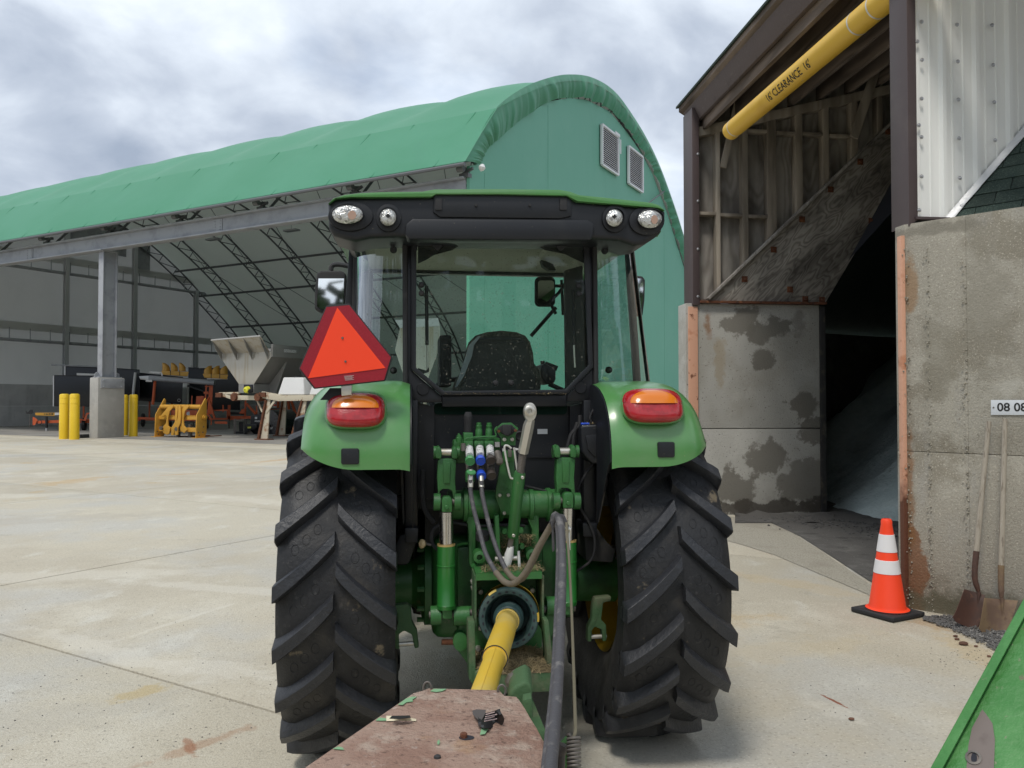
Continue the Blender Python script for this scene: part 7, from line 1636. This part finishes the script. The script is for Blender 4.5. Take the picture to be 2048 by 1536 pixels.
tplate([Z5(1395, 600), Z5(1485, 600), Z5(1485, 690), Z5(1395, 690)], LV + 0.03, 0.02, 'data_plate', 'alu', sv)
tcyl(Z5(1440, 800), Z5(1485, 970), LV - 0.03, 0.016, 'side_coupler', 'oldsteel', sv, ly2=LV - 0.08)
tplate(rrect(*Z5(1425, 900), *Z5(1550, 1000), 2), LV - 0.09, 0.03, 'coupler_cover', 'oldsteel', sv, bev=0.004)
# trailer socket
ts_ = empty('trailer_socket', (0, 0, 0)); ts_.parent = tractor
tplate([Z5(1400, 350), Z5(1530, 240), Z5(1700, 235), Z5(1835, 340), Z5(1780, 460), Z5(1780, 660), Z5(1510, 660), Z5(1505, 520)], LV - 0.01, 0.008, 'socket_bracket', 'jdcast', ts_, bev=0.002)
tplate([Z5(1440, 350), Z5(1540, 280), Z5(1710, 275), Z5(1800, 370), Z5(1720, 450), Z5(1640, 490), Z5(1540, 450)], LV - 0.03, 0.02, 'socket_body', 'rubber', ts_, bev=0.005)
tplate([Z5(1530, 275), Z5(1715, 275), Z5(1700, 420), Z5(1660, 480), Z5(1590, 480), Z5(1540, 430)], LV - 0.05, 0.025, 'socket_flap', 'rubber', ts_, bev=0.006)
for x, y in ((1465, 395), (1778, 380)): tbolt(*Z5(x, y), LV - 0.03, 0.007, 'rust', ts_, 0.006)
for x, y in ((1570, 550), (1713, 548)): tbolt(*Z5(x, y), LV - 0.01, 0.0085, 'zincy', ts_, 0.008, 10)
tpart(MB().lathe([(0.020, 0.02), (0.022, 0), (0.016, -0.006), (0.012, 0.004), (0.0005, 0.004)], tp(*Z5(1850, 480), LV + 0.03), (0, 1, 0), 20), 'outlet_socket', 'rubber', ts_)
# black wiring box, wiring
wb = empty('wiring_box', (0, 0, 0)); wb.parent = tractor
tplate([(1161, 853), (1166, 850), (1212, 848), (1220, 856), (1222, 905), (1214, 920), (1200, 928), (1185, 928), (1172, 916), (1163, 905)], LH + 0.02, 0.12, 'box_shell', 'black', wb, bev=0.012, seg=3)
tplate([(1171, 872), (1176, 870), (1210, 868), (1214, 876), (1214, 904), (1205, 914), (1190, 914), (1176, 900)], LH + 0.012, 0.02, 'box_lid', 'black', wb, bev=0.006)
tbolt(1213, 862, LH + 0.02, 0.007, 'zincy', wb, 0.006, 10); tcyl((1162, 848), (1178, 848), LH + 0.05, 0.006, 'blue_connector', 'capblue', wb)
tplate([(1194, 920), (1224, 895), (1226, 915), (1198, 1045), (1194, 1045)], LH + 0.09, 0.01, 'mud_flap', 'dusty_black', wb)
tplate([(800, 930), (806, 930), (809, 1045), (806, 1050)], LH + 0.09, 0.04, 'mud_flap', 'dusty_black', wb)
for pts, r_ in (([(1160, 830), (1158, 850), (1142, 870), (1134, 900)], 0.009), ([(1155, 845), (1148, 868), (1146, 890)], 0.009), ([(1185, 928), (1162, 965), (1155, 990), (1163, 1020), (1180, 1050), (1190, 1085), (1182, 1120), (1150, 1145)], 0.006), ([(1196, 815), (1188, 818), (1180, 835), (1184, 846)], 0.005), ([(846, 940), (845, 985), (850, 1020), (868, 1045)], 0.012), ([(880, 1050), (866, 1060), (864, 1085), (876, 1100)], 0.009), ([(905, 1045), (935, 1050), (960, 1052), (1000, 1050), (1050, 1051)], 0.007), ([(1050, 972), (1075, 978), (1100, 985)], 0.006)):
    tpart(MB().tube(smooth_pts([tp(x, y, LH + 0.08) for x, y in pts], 5), r_, 8), 'cable', 'rubber', wb)
# PTO shield box
pb = empty('pto_shield', (0, 0, 0)); pb.parent = tractor
LP = -0.62
tplate([(950, 1150), (1084, 1150), (1084, 1300), (950, 1300)], LP + 0.10, 0.02, 'back_plate', 'jdcast', pb)
a = [tp(952, 1150, LP - 0.06), tp(1084, 1150, LP - 0.06)]
tpart(MB().bx((a[0].x, LP - 0.06, a[0].z - 0.006), (a[1].x, LP + 0.12, a[0].z + 0.006)), 'top_plate', 'jdcast', pb, bev=0.003)
tpart(MB().bx((a[0].x, LP - 0.062, a[0].z - 0.022), (a[1].x, LP - 0.055, a[0].z + 0.006)), 'top_lip', 'jdcast', pb)
for x in (951, 1086): tplate([(x - 2, 1152), (x + 2, 1152), (x + 2, 1262), (x - 2, 1262)], LP - 0.05, 0.15, 'side_plate', 'jddusty', pb)
for x, y in ((961, 1183), (1064, 1180), (961, 1220), (961, 1255), (956, 1297), (946, 1163), (947, 1175)): tbolt(x, y, LP + 0.09, 0.0125, 'zincy', pb, 0.014, 6)
# drawbar frame with hay
tplate([(936, 1245), (950, 1243), (952, 1350), (958, 1354), (946, 1372), (938, 1358)], LP - 0.10, 0.10, 'drawbar_cheek', 'jddusty', dr_, bev=0.01)
tplate([(1087, 1240), (1098, 1240), (1106, 1320), (1106, 1346), (1094, 1362), (1078, 1368), (1072, 1352), (1092, 1336), (1094, 1318)], LP - 0.10, 0.10, 'drawbar_cheek', 'jddusty', dr_, bev=0.01)
zt_ = tp(1030, 1330, LP - 0.12).z
pA, pB_ = tp(945, 1320, LP - 0.02), tp(1098, 1320, LP - 0.02)
tpart(MB().bx((pA.x, LP - 0.16, zt_ - 0.10), (pB_.x, LP + 0.2, zt_ - 0.02)), 'drawbar_carrier', 'jddusty', dr_, bev=0.012)
tpart(MB().bx((-0.07, -1.12, 0.40), (0.07, 0.3, 0.44)), 'drawbar', 'jddusty', dr_, bev=0.01)

tpart(MB().bx((-0.40, 0.30, 0.48), (0.40, 1.55, 1.12)), 'belly_light_block', 'dusty_black', tractor, bev=0.04)  # block added to shut out light and darken the ground below
for sd in (-1, 1):
    tpart(MB().bx((sd * 0.40, 0.35, 0.42), (sd * 0.68, 1.35, 0.95)), 'fuel_tank', 'black', tractor, bev=0.05)
tplate([(796, 930), (813, 930), (813, 1130), (796, 1130)], -0.22, 0.02, 'mud_guard', 'dusty_black', tractor)

# ================================================================== TOWED IMPLEMENT, SHAFT, HOSES
def tw(v):              # tractor coordinates -> world
    return TO + TR * v.x + TF * v.y + UP * v.z
def tpw(px, py, ly): return tw(tp(px, py, ly))
imp = Thing('mower_tongue', Vector((0.0, 1.2, 0)), 'rusted mower tongue shield with scuffed green side panel hitched behind the tractor', 'mower')
ZS = 0.87
SHP = [(826.6, 1386), (845, 1381), (857, 1376), (999, 1380), (1008, 1391), (1033, 1393), (1045, 1410), (1055.6, 1429), (1070, 1452), (1083, 1477), (1089, 1505), (1093, 1536)]
far = [gp(x, y, ZS) for x, y in SHP]
left_near = gp(608, 1536, ZS); dL = (left_near - far[0]).normalized(); 
nearL = left_near + dL * 0.45; nearR = far[-1] + Vector((0.05, -0.45, 0))
imp.part(MB().prism(far + [nearR, nearL], (0, 0, -0.006)), 'tongue_shield', M['ruststeel'], bev=0.0025, seg=2)
sk = MB(); ring_ = [nearL] + far + [nearR]
for p, q in zip(ring_[:-1], ring_[1:]):
    if (p - far[2]).length < 0.001: continue
    sk.add([p - UP * 0.006, q - UP * 0.006, q - UP * 0.16, p - UP * 0.16], [(0, 1, 2, 3)])
imp.part(sk, 'shield_skirt', M['ruststeel'], solid=0.004)
Z4 = lambda x, y: (560 + x / 2.926, 1340 + y / 2.926)
def flat(pts, m_, nm, dz=0.002, th=0.001):
    imp.part(MB().prism([gp(*Z4(x, y), ZS + dz) for x, y in pts], UP * th), nm, m_)
flat([(690, 205), (735, 170), (770, 158), (800, 158), (775, 175), (778, 185), (740, 190), (720, 205)], M['peel'], 'paint_flake')
flat([(880, 125), (900, 112), (975, 112), (950, 125), (915, 130)], M['peel'], 'paint_flake')
flat([(560, 297), (580, 280), (620, 285), (632, 296), (600, 298)], M['peel'], 'paint_flake')
flat([(310, 462), (340, 450), (365, 455), (375, 468), (345, 466)], M['peel'], 'paint_flake'); flat([(920, 420), (932, 408), (936, 425), (928, 440), (920, 432)], M['peel'], 'paint_flake')
flat([(1170, 380), (1180, 340), (1210, 320), (1225, 335), (1200, 375)], M['peel'], 'paint_flake', 0.004)
rows = []
for j in range(5):
    row = []
    for i in range(12):
        f = i / 11; g = j / 4; x = 622 + 175 * f; y = 298 - 30 * g * (1 - 0.6 * f * f); row.append(gp(*Z4(x, y), ZS + 0.003 + 0.012 * math.sin(f * math.pi) * g))
    rows.append(row)
imp.part(MB().grid(rows), 'torn_decal', M['decalcream'], solid=0.0006)
flat([(640, 285), (655, 270), (760, 268), (765, 280), (700, 288)], M['decal'], 'decal_print', 0.0165)
rows = []
for j in range(7):
    row = []
    for i in range(10):
        f = i / 9; g = j / 6; x = 1160 + 140 * f + 12 * math.sin(g * 5) * f; y = 330 - 85 * g + 10 * math.sin(f * 4) - 12 * f * g
        row.append(gp(*Z4(x, y), ZS + 0.004 + 0.03 * f * g + 0.010 * math.sin(f * 6 + g * 3)))
    rows.append(row)
imp.part(MB().grid(rows), 'torn_decal', M['decal'], solid=0.0008)
flat([(1125, 240), (1150, 232), (1205, 235), (1200, 260), (1175, 305), (1150, 285), (1130, 262)], mat('grey_decal_back', (0.085, 0.075, 0.07), 0.7), 'decal_back', 0.012)
b = MB()
for k in range(4):
    p, q = gp(*Z4(1195 + k * 3, 300 - k * 13), ZS + 0.030 + k * 0.006), gp(*Z4(1270 - (k % 2) * 14, 285 - k * 13), ZS + 0.036 + k * 0.006); b.bar(p, q, 0.0022, 0.0012)
imp.part(b, 'decal_print', M['smvtext'])
h0 = gp(*Z4(1092, 395), ZS + 0.0012); imp.part(MB().add([h0 + Vector((math.cos(a) * 0.017, math.sin(a) * 0.0125, 0)) for a in [2 * math.pi * k / 24 for k in range(24)]], [tuple(range(24))]), 'slot_hole', M['void'])
imp.part(MB().lathe([(0.008, 0), (0.008, 0.009), (0.006, 0.011), (0.0005, 0.011)], gp(*Z4(1075, 397), ZS), UP, 14), 'bolt', M['rust'])
imp.part(MB().lathe([(0.0075, 0), (0.007, 0.004), (0.004, 0.006), (0.0005, 0.0065)], gp(*Z4(921, 514), ZS), UP, 16), 'rubber_plug', M['rubber'])
for x, y in ((862, 112), (1298, 130)):
    c = gp(*Z4(x, y), ZS); imp.part(MB().tube([c + Vector((math.cos(a) * 0.010, 0, 0.004 + math.sin(a) * 0.014)) for a in [2 * math.pi * k / 16 for k in range(17)]], 0.003, 6), 'chain_link', M['oldsteel'])
# tongue under the shield and hitch to the drawbar
imp.part(MB().bar((-0.06, -1.6, 0.66), (-0.06, 2.35, 0.60), 0.14, 0.16), 'tongue_beam', M['impgreen'], bev=0.01)
imp.part(MB().bar((-0.06, -0.9, 0.62), (1.9, -0.9, 0.62), 0.14, 0.16), 'cross_beam', M['impgreen'], bev=0.01)
hb = [(1015, 1410), (1018, 1385), (1032, 1372), (1052, 1362), (1064, 1372), (1066, 1388), (1058, 1402), (1060, 1440), (1050, 1460), (1030, 1440)]
q_ = [at(x, y, 2.32) for x, y in hb]
imp.part(MB().prism(q_, (0, 0.16, 0)), 'hitch_clevis', M['jddusty'], bev=0.02, seg=3)
imp.part(MB().prism([at(x, y, 2.25) for x, y in ((1046, 1400), (1064, 1396), (1066, 1436), (1050, 1452), (1042, 1425))], (0, 0.05, 0)), 'hitch_latch', M['jddusty'], bev=0.006)
imp.part(MB().tube([at(1022, 1362, 2.45), at(1030, 1345, 2.48), at(1034, 1338, 2.5)], [0.016, 0.010, 0.003], 10), 'hitch_pin', M['oldsteel'])
imp.part(MB().lathe([(0.022, 0), (0.026, 0.015), (0.016, 0.035), (0.0005, 0.04)], at(1026, 1372, 2.45), UP, 14), 'pin_head', M['oldsteel'])
# green side panel
pn0 = at(1950, 1536, 1.25); pnn = Vector((-0.42, -0.50, 0.76)).normalized()
PP = lambda x, y, d=0.0: on_plane(x, y, pn0 + pnn * d, pnn)
pan = [(2075, 1150), (1953, 1368), (1862, 1536), (1800, 1650), (2300, 1900), (2500, 1300)]
imp.part(MB().prism([PP(*p) for p in pan], -pnn * 0.005), 'side_panel', M['impgreen'], bev=0.002)
e0, e1 = PP(2075, 1150), PP(1800, 1650); f0, f1 = PP(2092, 1165), PP(1832, 1650)
imp.part(MB().prism([e0, e1, f1 + pnn * 0.010, f0 + pnn * 0.010], pnn * 0.004), 'panel_flange', M['impgreen'], bev=0.002)
imp.part(MB().prism([PP(x, y, 0.0008) for x, y in ((1964.5, 1419), (1972, 1428), (1985, 1447), (1990, 1480), (1988, 1536), (1985, 1580), (1935, 1580), (1933, 1536), (1937, 1490), (1944, 1456))], pnn * 0.0006), 'bare_patch', M['baresteel'])
imp.part(MB().add([PP(x, y, 0.002) for x, y in ell(1948, 1516, 6, 11, 18)], [tuple(range(18))]), 'bolt_hole', M['void'])
imp.part(MB().lathe([(0.011, 0), (0.0115, 0.002), (0.008, 0.003)], PP(1947, 1516, 0.001), pnn, 18), 'hole_rim', M['oldsteel'])
# spring, rod, lower bits
SPX = [(1147, 1470, 1.78), (1148, 1545, 1.74)]
s0, s1 = at(1147, 1470, 1.78), at(1149, 1600, 1.72)
ax_ = (s1 - s0); Ls = ax_.length; ax_.normalize(); u_ = ax_.orthogonal().normalized(); v_ = ax_.cross(u_)
pts = [s0 + ax_ * (Ls * k / 260) + (u_ * math.cos(k * 2 * math.pi / 16) + v_ * math.sin(k * 2 * math.pi / 16)) * 0.0135 for k in range(261)]
imp.part(MB().tube(pts, 0.0032, 6), 'coil_spring', M['oldsteel'])
imp.part(MB().tube(smooth_pts([at(*p) for p in ((1133, 1045, 2.62), (1138, 1120, 2.55), (1143, 1220, 2.40), (1147, 1330, 2.15), (1150.5, 1440, 1.86), (1151, 1462, 1.79), (1145, 1480, 1.78), (1139, 1474, 1.775))], 5), 0.0042, 8), 'pull_cable', M['twine'])
imp.part(MB().cyl(at(1128, 1490, 1.80), at(1120, 1510, 1.80), 0.012, 10).cyl(at(1124, 1500, 1.80), at(1122, 1560, 1.78), 0.008, 8), 'cable_clamp', M['oldsteel'])
imp.part(MB().prism([at(x, y, 1.82) for x, y in ((1118, 1500), (1136, 1480), (1142, 1540), (1140, 1600), (1118, 1600))], (0, 0.03, 0)), 'spring_bracket', M['impgreen'])

# driveline
shaft = Thing('drive_shaft', Vector((0, 2.6, 0)), 'yellow guarded drive shaft running from tractor to rusty shield', 'drive shaft')
A_ = tpw(1017, 1236, -0.70); B_ = gp(962, 1398, 0.795); dS = (B_ - A_).normalized(); LS = (B_ - A_).length
gax = (dS * 0.75 + (EYE - A_).normalized() * 0.25).normalized()
shaft.part(MB().lathe([(0.090, -0.15), (0.116, -0.12), (0.124, -0.05), (0.124, -0.028)], A_ + UP * 0.010, gax, 40), 'guard_collar', M['ptoyel'])
grd = shaft.part(MB().lathe([(0.118, -0.035), (0.1225, -0.022), (0.1225, 0.0), (0.118, 0.010), (0.110, 0.012), (0.096, 0.006), (0.090, -0.012), (0.084, -0.05), (0.078, -0.10), (0.060, -0.105)], A_, gax, 48), 'guard_bell', M['teal'])
gu = gax.orthogonal().normalized(); gv = gax.cross(gu)
hole = MB().add([Vector((0.0072 * math.cos(a), 0.0042 * math.sin(a), 0)) for a in [2 * math.pi * k / 12 for k in range(12)]], [tuple(range(12))]).data('guard_hole'); hole.materials.append(M['void'])
def put_hole(pos, nrm, tang):
    o = link('guard_hole', hole, None, grd); n = nrm.normalized(); t = (tang - n * tang.dot(n)).normalized(); bt = n.cross(t)
    o.matrix_parent_inverse = Matrix.Identity(4); o.matrix_local = Matrix.Translation(pos) @ Matrix((t, bt, n)).transposed().to_4x4()
for k in range(22):
    a = 2 * math.pi * k / 22; r_ = gu * math.cos(a) + gv * math.sin(a); tg = gv * math.cos(a) - gu * math.sin(a)
    put_hole(A_ + r_ * 0.1040 + gax * 0.0105, gax * 0.9 - r_ * 0.38, tg)
    put_hole(A_ + r_ * 0.0848 - gax * 0.033, -r_ + gax * 0.15, tg); put_hole(A_ + r_ * 0.0802 - gax * 0.072, -r_ + gax * 0.12, tg)
for a in (0.3, 2.4, 4.5):
    a0 = a; r_ = None
    rows = [[A_ + (gu * math.cos(a0 + q * 0.05) + gv * math.sin(a0 + q * 0.05)) * rr + gax * dd for q in range(-3, 4)] for rr, dd in ((0.121, -0.035), (0.1245, -0.02), (0.1245, 0.004), (0.117, 0.013))]
    shaft.part(MB().grid(rows), 'guard_clip', M['ptoyel'])
shaft.part(MB().lathe([(0.060, -0.10), (0.062, 0.0), (0.060, 0.02), (0.054, 0.028), (0.052, 0.04), (0.045, 0.045)], A_, gax, 36), 'inner_sleeve', M['teal'])
j1 = A_ + dS * 0.03; jm = A_ + dS * (LS * 0.60)
shaft.part(MB().tube([j1, A_ + dS * 0.05, jm], [0.0435, 0.0425, 0.0425], 36), 'outer_tube', M['ptoyel'])
shaft.part(MB().lathe([(0.0435, 0), (0.047, 0.004), (0.047, 0.020), (0.0435, 0.024)], A_ + dS * 0.045, dS, 36), 'tube_collar', M['ptoyel'])
shaft.part(MB().lathe([(0.0427, -0.003), (0.0432, 0.0), (0.0400, 0.001), (0.0365, -0.02)], jm, dS, 36), 'tube_mouth', M['void'])
shaft.part(MB().tube([jm - dS * 0.03, B_ + dS * 0.35], 0.0350, 36), 'inner_tube', M['ptoyel'])
up2 = (UP - dS * UP.dot(dS)).normalized(); sd2 = dS.cross(up2)
shaft.part(MB().bar(jm - dS * 0.02 + up2 * 0.0352 - sd2 * 0.002, B_ + dS * 0.3 + up2 * 0.0352 - sd2 * 0.002, 0.004, 0.003), 'tube_ridge', M['ptoyel'])

# hydraulic hoses
def hosew(pts): return smooth_pts(pts, 7)
hA = Thing('hydraulic_hose', tpw(1000, 1165, -0.9) - UP * 0.6, 'grey hydraulic hose hanging from the green capped coupler', 'hose', 'hydraulic hoses')
hB = Thing('hydraulic_hose', tpw(1010, 1160, -0.9) - UP * 0.6, 'grey hydraulic hose hanging from the blue capped coupler', 'hose', 'hydraulic hoses')
def path(lst): return hosew([tpw(x, y, l) for x, y, l in lst])
hA.part(MB().tube(path([(941, 960, -0.655), (941.5, 985, -0.665), (948, 1020, -0.69), (959, 1062, -0.73), (972, 1108, -0.79), (992, 1145, -0.86)]), 0.0095, 12), 'hose_drop', M['hose'])
hA.part(MB().tube(path([(991, 1144, -0.858), (1010, 1164, -0.90), (1030, 1166, -0.94), (1052, 1143, -0.97), (1074, 1100, -0.99), (1098, 1058, -1.02), (1108, 1042, -1.05)]), 0.0118, 12), 'hose_loop', M['hosebr'])
hA.part(MB().cyl(tpw(941, 940, -0.64), tpw(941, 975, -0.66), 0.0115, 12), 'hose_fitting', M['zincy'])
hB.part(MB().tube(path([(963, 962, -0.65), (964, 985, -0.66), (971, 1020, -0.685), (981, 1060, -0.72), (996, 1105, -0.78), (1012, 1140, -0.84)]), 0.0095, 12), 'hose_drop', M['hose'])
hB.part(MB().tube(path([(1011, 1139, -0.838), (1028, 1158, -0.875), (1046, 1156, -0.905), (1064, 1126, -0.935), (1082, 1088, -0.965), (1102, 1054, -1.01), (1110, 1044, -1.05)]), 0.0112, 12), 'hose_loop', M['hosebr'])
hB.part(MB().cyl(tpw(962, 950, -0.63), tpw(963, 975, -0.655), 0.0115, 12), 'hose_fitting', M['zincy'])
sl_ = Thing('hose_sleeve', at(1110, 1500, 1.6) - UP * 0.5, 'thick grey sleeved hose bundle arching down towards the rusty shield', 'hose')
top_ = tpw(1108, 1042, -1.05)
sl_.part(MB().tube(hosew([top_, at(1115, 1034, 2.72), at(1121, 1050, 2.66), at(1124, 1090, 2.60), at(1124.5, 1150, 2.48), at(1122, 1228, 2.28), at(1117, 1347, 1.98), at(1108, 1466, 1.70), at(1101, 1540, 1.55), at(1096, 1620, 1.42)]), 0.0135, 14), 'sleeve', M['hose'])
sl_.part(MB().tube(hosew([top_ + Vector((-0.008, 0, -0.004)), at(1111, 1040, 2.74), at(1116, 1060, 2.69), at(1117.5, 1100, 2.62), at(1117, 1150, 2.51), at(1114.5, 1228, 2.31), at(1109, 1347, 2.01), at(1098, 1466, 1.73), at(1090, 1545, 1.58)]), 0.0095, 12), 'second_hose', M['hose'])
br_ = [(1101, 1040), (1104, 1030), (1112, 1025), (1120, 1030), (1122, 1042), (1118, 1050), (1112, 1040), (1108, 1048), (1110, 1100), (1105, 1105), (1104, 1060)]
sl_.part(MB().prism([at(x, y, 2.70) for x, y in br_], (0, 0.04, 0)), 'hose_bracket', M['hose'], bev=0.004)
sl_.part(MB().prism([at(x, y, 2.70) for x, y in ((1118, 1030), (1130, 1032), (1138, 1052), (1136, 1062), (1128, 1050), (1120, 1046))], (0, 0.04, 0)), 'hose_bracket', M['hose'], bev=0.004)
sl_.part(MB().cyl(at(1133, 1056, 2.72), at(1140, 1060, 2.72), 0.012, 10), 'bracket_bolt', M['zincy'])
sl_.part(MB().cyl(at(1136, 1050, 2.73), at(1138, 1100, 2.71), 0.006, 8), 'support_rod', M['zincy'])
# ================================================================== HAY AND CHAFF
def chaff(name, label, fn, n, lmin, lmax, m_='hay', w=0.0011):
    b = MB()
    for k in range(n):
        p = fn(); L = random.uniform(lmin, lmax); a = random.uniform(0, math.pi); e = random.gauss(0, 0.28)
        d = Vector((math.cos(a) * math.cos(e), math.sin(a) * math.cos(e), math.sin(e))) * L / 2; s_ = Vector((-d.y, d.x, 0)).normalized() * w * random.uniform(0.6, 1.3); c = UP * w * 0.5
        mid = p + UP * random.uniform(-0.2, 0.5) * L * 0.3
        b.add([p - d - s_, p - d + s_, mid + s_, mid - s_, p + d + s_, p + d - s_], [(0, 1, 2, 3), (3, 2, 4, 5)])
    o = b.build(name, M[m_], smooth=False, fix=False); tag(o, label, kind='stuff'); return o
def zone(x0, x1, ly0, ly1, z, jz=0.004):
    a, b_ = tp(x0, 1150, (ly0 + ly1) / 2).x, tp(x1, 1150, (ly0 + ly1) / 2).x
    return lambda: tw(Vector((random.uniform(a, b_), random.uniform(ly0, ly1), z + abs(random.gauss(0, jz)))))
ztop = tp(952, 1150, LP - 0.06).z + 0.007
chaff('hay_chaff', 'dry hay chaff lying on the shield above the drive shaft', zone(962, 1084, LP - 0.055, LP + 0.1, ztop, 0.006), 700, 0.006, 0.03)
def mound(nm, lab, cx0, cx1, ly0, ly1, z0, h, n):
    a, b_ = tp(cx0, 1300, (ly0 + ly1) / 2).x, tp(cx1, 1300, (ly0 + ly1) / 2).x; rows = []
    H_ = lambda u, v: h * (math.sin(math.pi * min(max(u, 0), 1)) ** 0.6) * (math.sin(math.pi * min(max(v, 0), 1)) ** 0.5) * (0.75 + 0.5 * noise.noise(Vector((u * 4, v * 4, cx0))))
    for j in range(18): rows.append([tw(Vector((a + (b_ - a) * i / 17, ly0 + (ly1 - ly0) * j / 17, z0 + H_(i / 17, j / 17)))) for i in range(18)])
    o = MB().grid(rows).build(nm, M['hay2']); tag(o, lab, kind='stuff')
    def f():
        u, v = random.random(), random.random(); return tw(Vector((a + (b_ - a) * u, ly0 + (ly1 - ly0) * v, z0 + H_(u, v) + 0.003)))
    chaff('hay_stalks', 'loose hay stalks over ' + lab, f, n, 0.012, 0.06)
mound('hay_mound', 'the hay heaped between the drawbar cheeks', 952, 1096, LP - 0.16, LP + 0.16, zt_ - 0.022, 0.05, 2200)
zz = tpw(1040, 1355, -1.2).z
mound('hay_mound', 'the hay caught on the hitch clevis', 985, 1062, -1.52, -1.10, 0.44, 0.10, 1300)
chaff('hay_chaff', 'hay chaff caught among the green hitch castings', lambda: tpw(random.uniform(1000, 1072), 1068 + abs(random.gauss(0, 28)), LH + random.uniform(0.02, 0.10)), 1300, 0.006, 0.03)
chaff('hay_chaff', 'hay chaff on the black wiring box', lambda: tpw(random.gauss(1198, 12), 848 + random.gauss(0, 2), LH + random.uniform(0.02, 0.12)), 250, 0.006, 0.025)
chaff('hay_chaff', 'hay chaff along the quarter window ledge and fender', lambda: tpw(random.uniform(1195, 1245) if random.random() < 0.5 else random.gauss(1225, 12), 775 + random.gauss(3, 4), -0.40 + random.uniform(-0.02, 0.02)), 250, 0.005, 0.022)
chaff('hay_chaff', 'hay chaff along the rear window sill', lambda: tpw(random.uniform(890, 1135), 787 + random.gauss(0, 1.2), LYW - 0.022), 160, 0.004, 0.014)
# ================================================================== TREE BELT ADDED BEHIND THE VIEWER (a dark mass for mirrors and glass to reflect)
b = MB()
for k in range(4200):
    a = random.uniform(R(200), R(340)); d_ = random.uniform(62, 74); x, y = math.cos(a) * d_, math.sin(a) * d_
    top_h = 15 + 5 * noise.noise(Vector((a * 9, 0, 0))); z = random.random() ** 0.8 * top_h; r = random.uniform(0.6, 1.5)
    n_ = Vector((random.random() - 0.5, random.random() - 0.5, random.random() - 0.2)).normalized(); u = n_.orthogonal().normalized() * r; v = n_.cross(u)
    b.add([Vector((x, y, z)) + u, Vector((x, y, z)) + v, Vector((x, y, z)) - u, Vector((x, y, z)) - v], [(0, 1, 2, 3)])
b.grid([[Vector((math.cos(a) * 75, math.sin(a) * 75, z * (11.5 + 3 * noise.noise(Vector((a * 14, 3, 0)))))) for a in [R(195 + 1.5 * q) for q in range(101)]] for z in (0, 1)])
o = b.build('wood', mat('leaf_mass', (0.05, 0.085, 0.03), 0.8), smooth=False, fix=False); tag(o, 'belt of dark green trees added behind the viewer for reflections', kind='stuff')
